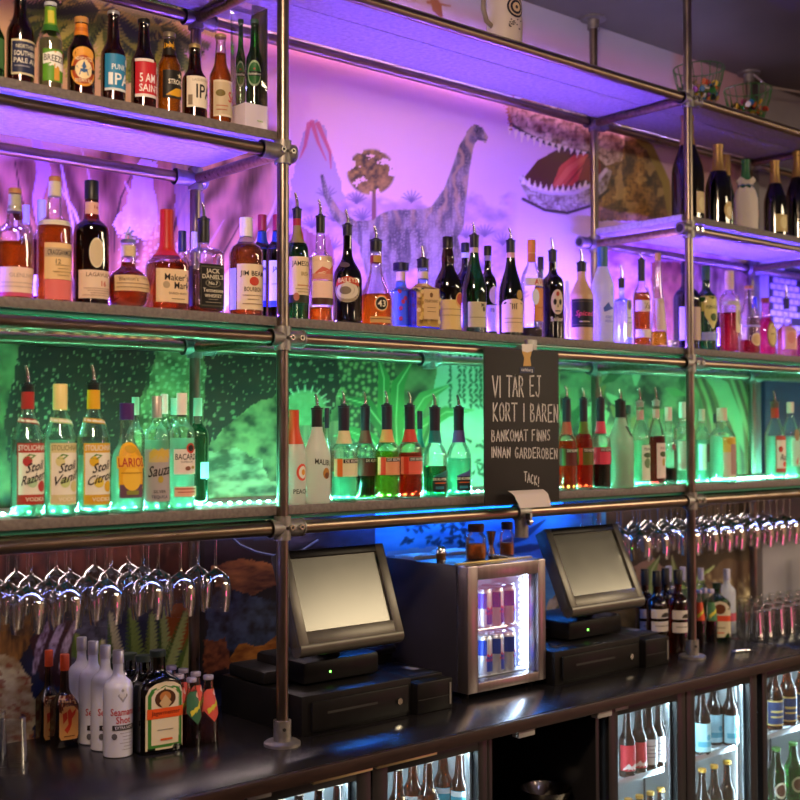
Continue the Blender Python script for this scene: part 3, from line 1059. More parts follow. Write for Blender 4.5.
# ---------------------------------------------------------------- bottles
# outline of each kind: (height fraction, radius fraction); 'sq' keeps the body square-shouldered up to that height
KINDS = {
    'spirit': [(0, .93), (.008, .985), (.03, 1), (.54, 1), (.6, .97), (.66, .84), (.71, .6), (.75, .43), (.79, .36), (.9, .34), (1, .34)],
    'vodka': [(0, .93), (.01, 1), (.03, 1), (.60, 1), (.615, .97), (.74, .62), (.80, .42), (.83, .37), (1, .36)],
    'scotch': [(0, .93), (.01, 1), (.03, 1), (.57, 1), (.62, .96), (.655, .74), (.69, .47), (.74, .42), (.82, .40), (.88, .33), (1, .33)],
    'tall': [(0, .93), (.01, 1), (.03, 1), (.60, 1), (.65, .98), (.70, .85), (.74, .55), (.77, .40), (.81, .35), (1, .33)],
    'squat': [(0, .62), (.01, .70), (.06, .86), (.16, .98), (.28, 1), (.4, .96), (.5, .78), (.56, .52), (.6, .38), (.64, .34), (.84, .34), (1, .34)],
    'wax': [(0, .95), (.01, 1), (.03, 1), (.44, 1), (.47, .97), (.53, .78), (.58, .5), (.62, .4), (.7, .36), (.85, .33), (1, .33)],
    'square': [(0, .95), (.01, 1), (.03, 1), (.62, 1), (.655, .98), (.69, .86), (.715, .6), (.73, .36), (.76, .30), (.8, .33), (.86, .30), (1, .30)],
    'liqueur': [(0, .9), (.015, .98), (.05, 1), (.45, 1), (.53, .92), (.6, .68), (.66, .45), (.72, .34), (.8, .3), (1, .29)],
    'cone': [(0, .93), (.01, 1), (.3, 1), (.34, .98), (.5, .66), (.62, .44), (.7, .36), (.76, .34), (1, .33)],
    'decanter': [(0, .95), (.015, 1), (.03, 1), (.56, 1), (.58, .97), (.615, .66), (.64, .4), (.67, .36), (1, .36)],
    'bulge': [(0, .93), (.01, 1), (.03, 1), (.45, 1), (.52, .95), (.6, .72), (.66, .52), (.7, .46), (.78, .48), (.83, .42), (.88, .36), (1, .36)],
    'wine': [(0, .93), (.01, 1), (.03, 1), (.56, 1), (.61, .96), (.66, .8), (.70, .52), (.735, .40), (.8, .37), (.97, .36), (1, .38)],
    'burgundy': [(0, .93), (.01, 1), (.03, 1), (.42, 1), (.5, .95), (.6, .76), (.7, .52), (.78, .40), (.86, .35), (1, .33)],
    'champagne': [(0, .93), (.01, 1), (.03, 1), (.40, 1), (.48, .97), (.58, .80), (.68, .56), (.76, .42), (.84, .36), (.95, .34), (.955, .38), (1, .38)],
    'beer': [(0, .9), (.012, 1), (.03, 1), (.50, 1), (.55, .96), (.60, .80), (.65, .62), (.70, .53), (.8, .47), (.93, .41), (.945, .45), (1, .45)],
    'ale': [(0, .9), (.012, 1), (.03, 1), (.54, 1), (.60, .95), (.66, .78), (.72, .6), (.8, .49), (.94, .43), (.95, .47), (1, .47)],
    'slim': [(0, 1), (.01, 1), (.12, .95), (.45, .66), (.65, .46), (.8, .34), (.86, .30), (1, .30)],
    'malibu': [(0, .9), (.012, .98), (.04, 1), (.50, 1), (.56, .96), (.66, .72), (.76, .48), (.82, .40), (1, .37)],
    'kuyper': [(0, .94), (.012, 1), (.03, 1), (.52, 1), (.56, .97), (.60, .82), (.635, .56), (.66, .44), (.72, .40), (1, .38)],
    'round': [(0, .86), (.015, .95), (.06, 1), (.38, 1), (.48, .95), (.56, .78), (.62, .54), (.66, .44), (.72, .40), (1, .38)],
    'flask': [(0, .6), (.02, .8), (.12, .98), (.25, 1), (.38, .95), (.5, .74), (.58, .46), (.63, .34), (.7, .31), (1, .31)],
    'stone': [(0, .94), (.01, 1), (.03, 1), (.60, 1), (.66, .97), (.72, .82), (.77, .58), (.81, .45), (.86, .42), (1, .42)],
    'jager': [(0, .95), (.01, 1), (.03, 1), (.62, 1), (.68, .93), (.73, .74), (.77, .5), (.80, .36), (.84, .32), (1, .32)],
    'mixer': [(0, .9), (.015, 1), (.04, 1), (.40, .98), (.55, .86), (.68, .66), (.8, .50), (.92, .42), (.94, .46), (1, .46)],
}
SQ = {'square': .66, 'decanter': .58, 'wax': .46, 'jager': .68, 'stone': .62}
ASP = {'jager': .62, 'stone': .72}


def smooth_profile(P, sub=4):
    out = []
    n = len(P)
    for i in range(n - 1):
        p0, p1, p2, p3 = P[max(i - 1, 0)], P[i], P[i + 1], P[min(i + 2, n - 1)]
        h = p2[0] - p1[0]
        def slope(a, b):
            return (b[1] - a[1]) / max(b[0] - a[0], 1e-6)
        s = slope(p1, p2)
        sl, sr = slope(p0, p1) if i else s, slope(p2, p3) if i < n - 2 else s
        m1 = 0 if sl * s <= 0 else 2 * sl * s / (sl + s)
        m2 = 0 if sr * s <= 0 else 2 * sr * s / (sr + s)
        k = sub if h > .015 else 1
        for j in range(k):
            t = j / k
            r = (2 * t**3 - 3 * t**2 + 1) * p1[1] + (t**3 - 2 * t**2 + t) * h * m1 + (-2 * t**3 + 3 * t**2) * p2[1] + (t**3 - t**2) * h * m2
            out.append((p1[0] + h * t, max(r, .02)))
    out.append(P[-1])
    return out


PROF = {k: smooth_profile(v) for k, v in KINDS.items()}


class Bottle:
    """one bottle: glass, drink, labels, cap or pourer, each its own mesh"""

    def __init__(s, name, label, cat, loc, rz, H, R, kind, group=None):
        s.t = thing(name, label, cat, loc, rz, group)
        s.H, s.R, s.kind = H, R, kind
        s.pr = [(z * H, r * R) for z, r in PROF[kind]]
        s.sq = SQ.get(kind)
        s.asp = ASP.get(kind, 1.0)
        s.ex = 5.0

    def sup(s, z):
        if not s.sq:
            return 2
        t = min(max((z / s.H - s.sq) / .07, 0), 1)
        return s.ex + (2 - s.ex) * t

    def aspz(s, z):
        if s.asp == 1:
            return 1
        t = min(max((z / s.H - s.sq) / .08, 0), 1)
        return s.asp + (1 - s.asp) * t

    def r(s, z):
        P = s.pr
        for (a, ra), (b, rb) in zip(P[:-1], P[1:]):
            if a <= z <= b:
                return ra + (rb - ra) * (z - a) / max(b - a, 1e-9)
        return P[-1][1] if z > P[-1][0] else P[0][1]

    def pt(s, u, z, off, around=False):
        """point on the wall, u metres to the right of the front line"""
        r = s.r(z)
        e = s.sup(z)
        if e > 3 and not around:
            k = min(abs(u) / r, 1)
            return (u, -((1 - k ** e) ** (1 / e)) * r * s.aspz(z) - off, z)
        a = -PI / 2 + u / r
        c, si = math.cos(a), math.sin(a)
        if e != 2:
            k = (abs(c) ** e + abs(si) ** e) ** (-1 / e)
            return (c * (r * k + off), si * (r * k * s.aspz(z) + off), z)
        return (c * (r + off), si * (r * s.aspz(z) + off), z)

    def lathe(s, name, mat, pr, parent=None, n=24, grow=0):
        m_ = MB()
        vs, fs = [], []
        for z, r in pr:
            e, a_ = s.sup(z), s.aspz(z)
            for i in range(n):
                t = 2 * PI * (i + .5) / n
                c, si = math.cos(t), math.sin(t)
                k = 1 if e == 2 else (abs(c) ** e + abs(si) ** e) ** (-1 / e)
                vs.append(((r + grow) * k * c, (r + grow) * k * si * a_, z))
        m = len(pr)
        for j in range(m - 1):
            for i in range(n):
                fs.append((j * n + i, j * n + (i + 1) % n, (j + 1) * n + (i + 1) % n, (j + 1) * n + i))
        fs.append(tuple(range(n))[::-1])
        fs.append(tuple(range((m - 1) * n, m * n)))
        m_.add(vs, fs, mat)
        return m_.build(name, parent or s.t)

    def glass(s, mat, top=None, name='glass_body'):
        top = top or s.H
        pr = [p for p in s.pr if p[0] < top - 1e-4] + [(top, s.r(top))]
        n = 32
        return s.lathe(name, mat, pr, n=n)

    def fill(s, mat, level, name='drink'):
        k = .9
        z0 = .022 * s.H
        pr = [(z0, s.r(z0) * k * .93), (z0 + .003, s.r(z0) * k)]
        pr += [(z, r * k) for z, r in s.pr if z0 + .004 < z < level - .002] + [(level, s.r(level) * k)]
        return s.lathe(name, mat, pr, n=32 if s.sq else 24)

    def cap(s, mat, z0, z1=None, grow=.0016, name='cap', rows=None):
        z1 = z1 or s.H
        r0 = max(s.r(z0), s.r(z1)) + grow if (s.r(z0) < s.r(z1) * 1.25) else None
        if r0:
            pr = [(z0, r0), (z1 - .0015, r0), (z1, r0 * .93)]
        else:
            pr = [(z0, s.r(z0) + grow)] + [(z, r + grow) for z, r in s.pr if z0 < z < z1] + [(z1, s.r(z1) + grow)]
        return MB().lathe(pr, mat, 20).build(name, s.t)

    def pourer(s, zc, ztop, collar='141418', zn=None):
        """black rubber collar with a bent metal spout"""
        m_ = MB()
        r = s.r(s.H)
        cm = pbr('collar_' + collar, collar, rough=.4)
        z0 = zn if zn else s.H - .012
        m_.lathe([(z0, r + .0015), (s.H + .004, r + .002), (s.H + .005, r + .004), (s.H + .009, r + .004), (s.H + .0095, r * .8), (s.H + .015, r * .6), (s.H + .0152, .004)], cm, 18)
        o = m_.build('pourer', s.t)
        h = ztop - s.H
        pts = [(0, 0, s.H + .01), (0, 0, s.H + h * .55), (-.003, -.001, s.H + h * .8), (-.008, -.003, ztop)]
        MB().path(pts, [.0055, .0048, .0042, .0034], CHROME, 10).build('spout', o)
        return o

    def element(s, m_, el, off):
        k = el[0]
        if k == 'r':
            _, u0, u1, z0, z1, c = el
            u0, u1 = u0 * s.R, u1 * s.R
            around = s.sq and max(abs(u0), abs(u1)) > s.R * .97
            nu, nz = max(2, int(abs(u1 - u0) / s.R * 8) + 1), max(1, int((z1 - z0) / s.H * 14))
            vs = [s.pt(u0 + (u1 - u0) * i / nu, z0 + (z1 - z0) * j / nz, off, around) for j in range(nz + 1) for i in range(nu + 1)]
            fs = [(j * (nu + 1) + i, j * (nu + 1) + i + 1, (j + 1) * (nu + 1) + i + 1, (j + 1) * (nu + 1) + i) for j in range(nz) for i in range(nu)]
            m_.add(vs, fs, paint(c))
        elif k == 'o':
            _, uc, zc, ru, rz, c = el
            uc, ru = uc * s.R, ru * s.R
            n = 28
            vs = [s.pt(uc, zc, off)]
            for q in (.5, 1):
                vs += [s.pt(uc + ru * q * math.cos(2 * PI * i / n), zc + rz * q * math.sin(2 * PI * i / n), off) for i in range(n)]
            fs = [(0, 1 + i, 1 + (i + 1) % n) for i in range(n)] + [(1 + i, 1 + n + i, 1 + n + (i + 1) % n, 1 + (i + 1) % n) for i in range(n)]
            m_.add(vs, fs, paint(c))
        elif k == 'p':
            _, pts, c = el
            if max(p[0] for p in pts) - min(p[0] for p in pts) < .8:
                m_.add([s.pt(u * s.R, z, off) for u, z in pts], [tuple(range(len(pts)))], paint(c))
                return
            dn = [(a[0] + (b_[0] - a[0]) * j / 3, a[1] + (b_[1] - a[1]) * j / 3) for a, b_ in zip(pts, pts[1:] + pts[:1]) for j in range(3)]
            n = len(dn)
            cu_, cz_ = sum(p[0] for p in dn) / n, sum(p[1] for p in dn) / n
            vs = [s.pt(cu_ * s.R, cz_, off)]
            for q in (.25, .5, .75, 1):
                vs += [s.pt((cu_ + (u - cu_) * q) * s.R, cz_ + (z - cz_) * q, off) for u, z in dn]
            fs = [(0, 1 + i, 1 + (i + 1) % n) for i in range(n)]
            for r_ in range(3):
                fs += [(1 + r_ * n + i, 1 + (r_ + 1) * n + i, 1 + (r_ + 1) * n + (i + 1) % n, 1 + r_ * n + (i + 1) % n) for i in range(n)]
            m_.add(vs, fs, paint(c))
        elif k == 't':
            _, txt, uc, zc, h, c = el[:6]
            mw = el[6] if len(el) > 6 else 1.5
            sh = el[7] if len(el) > 7 else 0
            tilt = el[8] if len(el) > 8 else 0
            vs, fs, W = text2d(txt, sh)
            sx = min(h, mw * s.R / W)
            m_.add([s.pt(uc * s.R + x * sx, zc + y * h + x * sx * tilt, off) for x, y in vs], fs, paint(c))
        elif k == 'star':
            _, uc, zc, r, c = el
            vs = [s.pt(uc * s.R + r * q * math.sin(2 * PI * i / 10), zc + r * q * math.cos(2 * PI * i / 10), off) for i in range(10) for q in [1 if i % 2 == 0 else .42]]
            m_.add([s.pt(uc * s.R, zc, off)] + vs, [(0, 1 + i, 1 + (i + 1) % 10) for i in range(10)], paint(c))

    def label(s, els, name='label'):
        m_ = MB()
        off = .0007
        for el in els:
            s.element(m_, el, off)
            off += .00035
        o = m_.build(name, s.t)
        return o


GLASS = {
    'clear': shell('glass_clear', (.95, .97, .96)),
    'blue': shell('glass_pale_blue', (.62, .82, .98)),
    'brown': shell('glass_brown', (.20, .055, .015)),
    'amber': shell('glass_amber', (.42, .14, .03)),
    'green': shell('glass_green', (.06, .32, .08)),
    'heineken': shell('glass_bright_green', (.05, .42, .10)),
    'dkgreen': shell('glass_dark_green', (.025, .09, .03)),
    'black': shell('glass_black', (.02, .017, .02)),
    'dkblue': shell('glass_dark_blue', (.03, .05, .16)),
    'pink': shell('glass_pink', (.98, .55, .68)),
    'white': frost('e8ecf0'),
    'milk': frost('f2f0ea'),
    'icy': frost('c4e8d0'),
    'tan': pbr('stoneware_tan', 'c9a277', rough=.4),
    'ceramic': pbr('ceramic_white', 'c9c9d6', rough=.25, spec=.5),
}


def B(label, px, top, wd, by, surf, Y, kind, glass='clear', liq=None, cap=None, pour=None, els=(), neck=(), group=None, name='spirit_bottle', rz=None, body=None, cat='bottle', du=0, capw=.0016):
    """a bottle measured on the photograph: px centre, top and bottom rows, width; Y is its distance from the front rail"""
    P = onY(px, by, Y)
    X = P.x
    z0 = surf
    k = ppm(X, Y)
    H = z_at(X, Y, top) - z0
    sq = kind in SQ
    R = wd / 2 / k / (1.28 if sq and kind not in ASP else 1.0)
    va = math.atan2(X - CAM.x, Y - CAM.y)
    if rz is None:
        rz = -max(0, va - R_(26))
    b_ = Bottle(name, label, cat, (X, Y, z0), rz, H, R, kind, group)

    def zz(py):
        return min(max(z_at(X, Y, py) - z0, .004), H - .0005)

    def cv(e):
        e = list(e)
        if du and e[0] in 'ot' or e[0] == 'star':
            e[1 if e[0] != 't' else 2] += du
        elif du and e[0] == 'r':
            e[1] += du
            e[2] += du
        elif du and e[0] == 'p':
            e[1] = [(u + du, q) for u, q in e[1]]
        if e[0] == 'r':
            a, c = zz(e[3]), zz(e[4])
            e[3], e[4] = min(a, c), max(a, c)
        elif e[0] == 'o':
            e[2] = zz(e[2])
            e[4] = e[4] / k
        elif e[0] == 't':
            e[3] = zz(e[3])
            e[4] = e[4] / k
        elif e[0] == 'star':
            e[2], e[3] = zz(e[2]), e[3] / k
        elif e[0] == 'p':
            e[1] = [(u, zz(q)) for u, q in e[1]]
        return tuple(e)

    zt = H
    if cap:
        zt = H - .003
    g = b_.glass(GLASS[glass], zt)
    if liq:
        b_.fill(liquid(liq[0]), zz(liq[1]))
    if cap:
        b_.cap(pbr('cap_' + cap[0], cap[0], rough=.4, spec=.4, metal=.6 if len(cap) > 2 else 0), zz(cap[1]), grow=capw)
    if pour:
        b_.pourer(0, z_at(X, Y, pour[0]) - z0, zn=zz(pour[1]) if len(pour) > 1 else None, collar=pour[2] if len(pour) > 2 else '141418')
    if els:
        b_.label([cv(e) for e in els])
    if neck:
        b_.label([cv(e) for e in neck], 'neck_label')
    return b_


def lines(n, u0, u1, y0, y1, c='6a5a50', h=.7):
    """small print: rows of fine lines"""
    out = []
    for i in range(n):
        y = y0 + (y1 - y0) * (i / max(n - 1, 1))
        w_ = (.75 + .25 * math.sin(i * 2.3 + y0)) * (u1 - u0) / 2
        uc = (u0 + u1) / 2
        out.append(('r', uc - w_, uc + w_, y - h / 2, y + h / 2, c))
    return out


# ================================================================ beers, upper left shelf
G = 'beer bottles on the upper left shelf'


def beer(label, px, top, wd, by, kind='beer', glass='brown', **k):
    return B(label, px, top, wd, by, S3, k.pop('Y', .07), kind, glass, name='beer_bottle', group=G, **k)


beer('green beer bottle cut off by the left edge of the picture', -7, 0, 22, 84, glass='green', els=[('r', -.9, .9, 40, 70, '3f6a3a')])
beer('brown ale bottle with navy label edged in cream, left of the green-necked one', 20, -6, 27, 87, 'ale', cap=('222228', -2), els=[
    ('r', -1.05, 1.2, 43, 78, 'd8cda8'), ('r', -1.0, 1.15, 45, 76, '20284c'), ('t', 'NORTHERN', .1, 50, 4, 'c8c4b0', 1.6),
    ('t', 'SOUTHERN', .1, 57, 5, 'e8e4d8', 1.9), ('t', 'PALE ALE', .1, 64, 5, 'e8e4d8', 1.9), ('r', -.8, .3, 69, 70.2, '8a8a98')])
beer('clear bottle with green neck foil and slanted white oval label', 50, 3, 24, 93, 'ale', 'clear', liq=('c6ccb0', 40), cap=('b8c0c8', 7),
     neck=[('r', -2.2, 2.2, 8, 33, '6c9a2a'), ('r', -2.2, 2.2, 26, 33, '2e6a28'), ('r', -.4, .1, 12, 25, 'c8c040')],
     els=[('r', -1.05, 1.15, 52, 84, '5c9a28'), ('r', -.1, .4, 54, 83, 'd8a040'), ('p', [(-1, 57), (.2, 53.5), (1.1, 56), (1.15, 73), (.5, 72.5), (-1, 67)], 'efefe8'),
          ('t', 'BREEZER', .08, 61.5, 6.5, '20242c', 2.0, 0, -.06), ('o', .95, 56, .22, 3, '8a3a20')])
beer('brown ale bottle with amber rounded label and blue star', 81, 18, 27, 99, 'ale', cap=('b8864a', 24), neck=[('r', -2.3, 2.3, 25, 37, 'd8842a'), ('r', -1.2, 1.2, 29, 33, 'c06a20')],
     du=-0.35, els=[('o', .1, 58, .85, 8, 'e0a040'), ('o', .1, 73, 1.0, 17, 'e09a34'), ('o', .1, 73, .86, 14.5, 'a8451c'), ('t', 'NEWCASTLE', .1, 62.5, 3.6, 'f0e0b8', 1.2), ('o', .1, 73, .62, 9.5, 'ecd8a8'),
          ('star', .1, 72.5, 8, '2a5a94'), ('t', 'BROWN ALE', .1, 84, 3.6, 'f0e0b8', 1.2), ('r', -.85, -.5, 70, 74, '2a1a10'), ('r', .65, 1.0, 72, 76, '2a1a10')])
beer('brown beer bottle with bright blue label and silver cap', 113, 12, 24.5, 105, cap=('b8bcc8', 15, 1), els=[
    ('r', -1.15, 1.2, 57, 93, '2a84b4'), ('r', -1.15, 1.2, 91, 93.5, 'd8e0e4'), ('t', 'PUNK', .05, 70, 5.5, 'e8f0f2', 1.2), ('t', 'IPA', .25, 82, 12, 'f2f4f4', 1.75), ('o', .85, 64, .2, 4, 'e0e8ec'), ('r', -.8, -.6, 76, 88, 'e8f0f2')])
beer('brown beer bottle with red label and white lettering', 143.5, 20, 25, 110, cap=('141416', 24), els=[
    ('r', -1.15, 1.2, 63, 100, 'c22230'), ('r', -1.15, 1.2, 97, 100, 'e8dcd8'), ('t', '5 AM', -.1, 81, 9, 'f4eeee', 1.3), ('t', 'SAINT', .1, 91, 7.5, 'f4eeee', 1.8), ('o', .9, 71, .2, 4, 'e8d8d4'), ('r', -1.15, .4, 62, 65, 'e8d8d4')])
beer('clear bottle of golden cider with black and yellow neck label', 169, 33, 24, 114, 'ale', 'clear', liq=('d87a14', 44), cap=('8a8070', 38, 1),
     neck=[('r', -2.4, 2.4, 40, 57, '1c1612'), ('p', [(-1.6, 55), (-.6, 44), (.6, 41), (1.6, 48), (.4, 56)], 'd09a20')],
     els=[('r', -1, 1.2, 73, 101, '18120e'), ('t', 'STRONG', .25, 84.5, 5, 'f0ead8', 1.5), ('p', [(-.7, 98), (.1, 91), (1.1, 90), (1.15, 96), (.3, 99)], 'd8a020'), ('star', .5, 78, 3, 'e8dcc0')])
beer('short brown beer bottle with cream label and large black letters', 194.5, 45, 25, 120, cap=('b09a68', 49, 1), els=[
    ('r', -1.1, 1.2, 79, 110, 'e6dccb'), ('t', 'LAGUNITAS', .1, 83, 2.6, 'a89a88', 1.4), ('t', 'IPA', .45, 94, 14, '20181a', 1.55), ('r', -.95, -.6, 98, 108, '8a7a68')])
beer('clear beer bottle of orange drink with red lettering on cream label', 220.5, 35, 23, 124, 'beer', 'clear', liq=('c85a14', 54), cap=('b8a070', 38, 1), els=[
    ('r', -1.1, 1.2, 83, 119, 'd8c8ae'), ('r', -1.0, 1.1, 85, 117, 'c4b294'), ('o', -.45, 96, .42, 3.5, '6a5a20'), ('t', 'Sol', .75, 99, 11, 'b82030', 1.0), ('r', -.8, .2, 108, 109, 'b06a50'), ('r', -.8, .1, 112, 113, 'b06a50')])

# acrylic display block with two green bottles
pA = onY(249, 120, .10)
k_ = ppm(pA.x, .10)
dw, dh = 27 / k_, (z_at(pA.x, .10, 9) - S3)
ab = thing('display_case', 'clear acrylic display case with white base holding two green beer bottles', 'display case', (pA.x, .10, S3))
ph = z_at(pA.x, .10, 107) - S3
MB().box((0, 0, ph / 2), (dw, .078, ph), pbr('acrylic_white', 'd8cfe0', rough=.2), .002).build('base', ab)
m_ = MB()
SHA = shell('acrylic_clear', (.96, .97, 1.0))
m_.box((0, 0, ph + (dh - ph) / 2 + .0005), (dw, .078, dh - ph), SHA, .001)
m_.build('case', ab)
m_ = MB()
m_.box((dw * .44, 0, ph + (dh - ph) / 2), (dw * .05, .076, dh - ph - .004), pbr('acrylic_edge', (.25, .22, .16), rough=.1, trans=.6), 0)
m_.build('edge', ab)
m_ = MB()
vs, fs, W = text2d('Heineken')
s_ = .020 / W
m_.add([(.012 + x * s_, -.0396, ph * .42 + y * s_) for x, y in vs], fs, paint('2a6a34'))
m_.add([(.012 + .011 * math.cos(a), -.0393, ph * .42 + .004 * math.sin(a)) for a in [2 * PI * i / 20 for i in range(20)]], [tuple(range(20))], paint('cfd8c8'))
m_.build('logo', ab)
for j, (dx, dy, lb) in enumerate(((-.020, .014, 'green beer bottle inside the acrylic case, further from the steel post'), (.012, -.010, 'green beer bottle inside the acrylic case, nearer the steel post'))):
    Hh = z_at(pA.x, .1, 20) - S3 - ph
    bb = Bottle('beer_bottle', lb, 'bottle', (pA.x + dx * 1.0, .10 + dy, S3 + ph), -.35, Hh, .0245 if j else .0145, 'beer', G)
    bb.glass(GLASS['heineken'], Hh - .003)
    bb.cap(pbr('cap_2c5a30', '2c5a30', rough=.4), Hh - .012)
    H_ = Hh
    bb.label([('o', -.25, H_ * .36, .85, H_ * .15, 'a8c49a'), ('o', -.25, H_ * .36, .72, H_ * .125, '1f6a2c'), ('r', -.9, 1.1, H_ * .33, H_ * .385, '14241a'), ('t', 'Heineken', -.25, H_ * .357, H_ * .03, 'e8efe4', 1.6), ('star', -.25, H_ * .41, .004, 'c03028')])

# ================================================================ spirits, middle shelf
G = 'spirits on the middle shelf'


def sp(label, px, top, wd, by, kind, glass='clear', Y=.07, **k):
    return B(label, px, top, wd, by, S2, Y, kind, glass, group=G, **k)


sp('whisky bottle with brown cork and pale pink label at far left', 14, 189, 36, 303, 'scotch', liq=('b8560e', 243), cap=('a8763c', 194), neck=[('r', -2.6, 2.6, 195, 212, 'a8a48c'), ('r', .2, 1.2, 212, 219, '8a2a24')],
   els=[('r', -1.25, 1.25, 269, 298, 'e6c8b4'), ('t', 'GLENLIVET', .1, 277, 4, 'b0948a', 1.9), ('r', -1.25, 1.25, 294, 298, 'c04a6a'), ('r', -1.1, 1, 284, 284.8, 'c0a498'), ('r', -1.1, .8, 288, 288.8, 'c0a498')])
sp('pale capped bottle standing behind the two leftmost whiskies, left one', 25.5, 205, 16, 302, 'spirit', Y=.25, liq=('8a3a58', 240), cap=('9a9ccc', 224), els=[('r', -1.2, 1.2, 276, 296, 'd8d4ec')])
sp('pale capped bottle standing behind the two leftmost whiskies, right one', 41, 200, 21, 302, 'spirit', Y=.26, liq=('8a3a58', 240), cap=('a4a8d8', 222), els=[('r', -1.2, 1.2, 276, 297, 'd8d4ec')])
sp('whisky bottle with cream square label and small cork, second from left', 54, 177, 34, 304, 'scotch', liq=('c8600e', 226), cap=('a87034', 182), neck=[('r', -2.8, 2.8, 182, 197, 'c8bda4'), ('r', -1.4, 1.4, 222, 227, 'd8d0b8')],
   du=-0.3, els=[('r', -.7, 1.15, 245, 281, 'e2c08a'), ('r', -.7, 1.15, 250, 259, 'b8a284'), ('t', 'CRAGGANMORE', .3, 254.5, 5.5, '2c2a30', 1.6), ('t', '12', .1, 263.5, 4.5, '5a4a3a', .5), ('r', -.65, 1.1, 281.5, 302, 'd86a68')] + lines(4, -.2, 1.0, 267, 277, 'a88858'))
sp('dark whisky bottle with black cap, oval and cream labels', 91, 181, 35, 307, 'scotch', 'amber', liq=('3a1408', 222), cap=('1c1c20', 200), neck=[('r', -.6, .8, 203, 215, 'd8a898'), ('t', '16', .1, 208, 4, '9a3a34', 1)],
   els=[('r', -1.2, 1.3, 272, 300, 'e0c6ae'), ('t', 'LAGAVULIN', .1, 276.5, 4, '7a5a48', 1.9), ('t', '16', .3, 285, 5.5, 'b8452c', .6), ('o', -.15, 255, .42, 15, 'd8c8a8'), ('o', -.15, 255, .36, 13, 'c8b694')] + lines(4, -.9, 1.0, 290, 297, 'b89a88'))
bl = sp('squat round bourbon bottle with a horse stopper and cream band label', 128, 240, 42, 308, 'squat', liq=('8a2408', 263), cap=('6a6a78', 243, 1), neck=[('r', -2.6, 2.6, 246, 257, 'd0b894')],
        els=[('r', -1.1, 1.2, 277, 293, 'd4b68c'), ('t', "Blanton's", -.4, 281, 4, '6a4a34', 1.2), ('r', -1, 1.1, 285, 286, '8a6a50'), ('r', -1, 1.1, 289, 289.8, '8a6a50')])
# little horse and rider on the stopper
m_ = MB()
HM = pbr('stopper_pewter', (.35, .33, .34), rough=.35, metal=1)
zt_ = bl.H
for p, r in (((-.008, 0, .006), .0022), ((-.004, .001, .006), .0022), ((.005, 0, .006), .0022), ((.009, .001, .006), .0022)):
    m_.tube((p[0] * 1.2, p[1], zt_ + .0005), (p[0] * .8, p[1], zt_ + .014), .0012, HM, 8, r1=.0022)
m_.sphere((0, 0, zt_ + .017), .0055, HM, 12, (1.7, .8, .85))
m_.path([(.007, 0, zt_ + .018), (.012, 0, zt_ + .026), (.0165, 0, zt_ + .024)], [.0035, .0026, .0016], HM, 8)
m_.path([(-.009, 0, zt_ + .018), (-.015, 0, zt_ + .014)], [.0015, .0008], HM, 6)
m_.path([(-.001, 0, zt_ + .021), (.002, 0, zt_ + .030)], [.0035, .003], HM, 8)
m_.sphere((.0035, 0, zt_ + .0335), .0028, HM, 8)
m_.build('horse_stopper', bl.t)
sp('square bourbon bottle with dripping red wax neck and cream label', 166.5, 210, 46, 313, 'wax', liq=('a83408', 264), cap=('b42418', 257), els=[
    ('r', -.95, 1.0, 271, 304, 'e4c69e'), ('t', "Maker's", .15, 279, 7, '241c18', 1.5), ('t', 'Mark', .45, 287, 7, '241c18', .95), ('o', -.5, 287, .2, 3.5, 'b09a7c'), ('t', 'BOURBON WHISKY', .2, 295, 2.2, '6a5848', 1.1), ('r', -.2, .6, 300, 300.8, '8a7460')])
sp('amber bottle with dark blue cap half hidden behind the wax-sealed bourbon', 182, 231, 17, 310, 'spirit', Y=.22, liq=('8a3410', 262), cap=('1e2038', 252))
sp('white-capped bottle half hidden behind the black-label square bottle', 194, 232, 14, 310, 'spirit', Y=.25, liq=('8a5a48', 270), cap=('b8b4e0', 250))
sp('square whiskey bottle with black label and metal pourer', 203.5, 222, 44, 314, 'square', liq=('6a1c0a', 305), pour=(203, 243), els=[
    ('r', -.72, .92, 266, 310, '16130f'), ('r', -.66, .86, 268, 308, '4a463a'), ('r', -.62, .82, 269.5, 306.5, '16130f'), ('t', 'JACK', .1, 273.5, 6, 'd8d0b8', 1.0), ('t', "DANIEL'S", .1, 278.5, 4.4, 'd8d0b8', 1.35), ('o', .1, 285, .5, 4.2, '6a6454'), ('o', .1, 285, .42, 3.3, '16130f'), ('t', 'No.7', .1, 285, 3.6, 'd8d0b8', .6),
    ('t', 'Tennessee', .1, 292, 4, 'd8d0b8', 1.3), ('t', 'WHISKEY', .1, 297.5, 3.4, 'd8d0b8', 1.1)] + lines(2, -.4, .6, 301, 304, '8a846c'),
   neck=[('r', -1.35, -1.02, 268, 308, '1c2440')])
sp('bourbon bottle with white screw cap and cream label with red seal', 246, 218, 34, 317, 'tall', liq=('9a3c0c', 245), cap=('e8e2e0', 237), neck=[('r', -2.6, 2.6, 238, 243, '9a7a9a')],
   du=-0.25, els=[('r', -.75, 1.2, 266, 311, 'e8d2b0'), ('r', -1.35, -.8, 270, 311, 'a4aee8'), ('t', 'JIM BEAM', .25, 276, 6.5, '2a201c', 1.6), ('o', .3, 283, .3, 4.5, 'c0402c'), ('t', 'BOURBON', .25, 291, 4.5, '5a4a3c', 1.1), ('r', -.4, .9, 305, 306, 'a88a6c')] + lines(2, -.4, .9, 297, 301, 'a88a6c'))
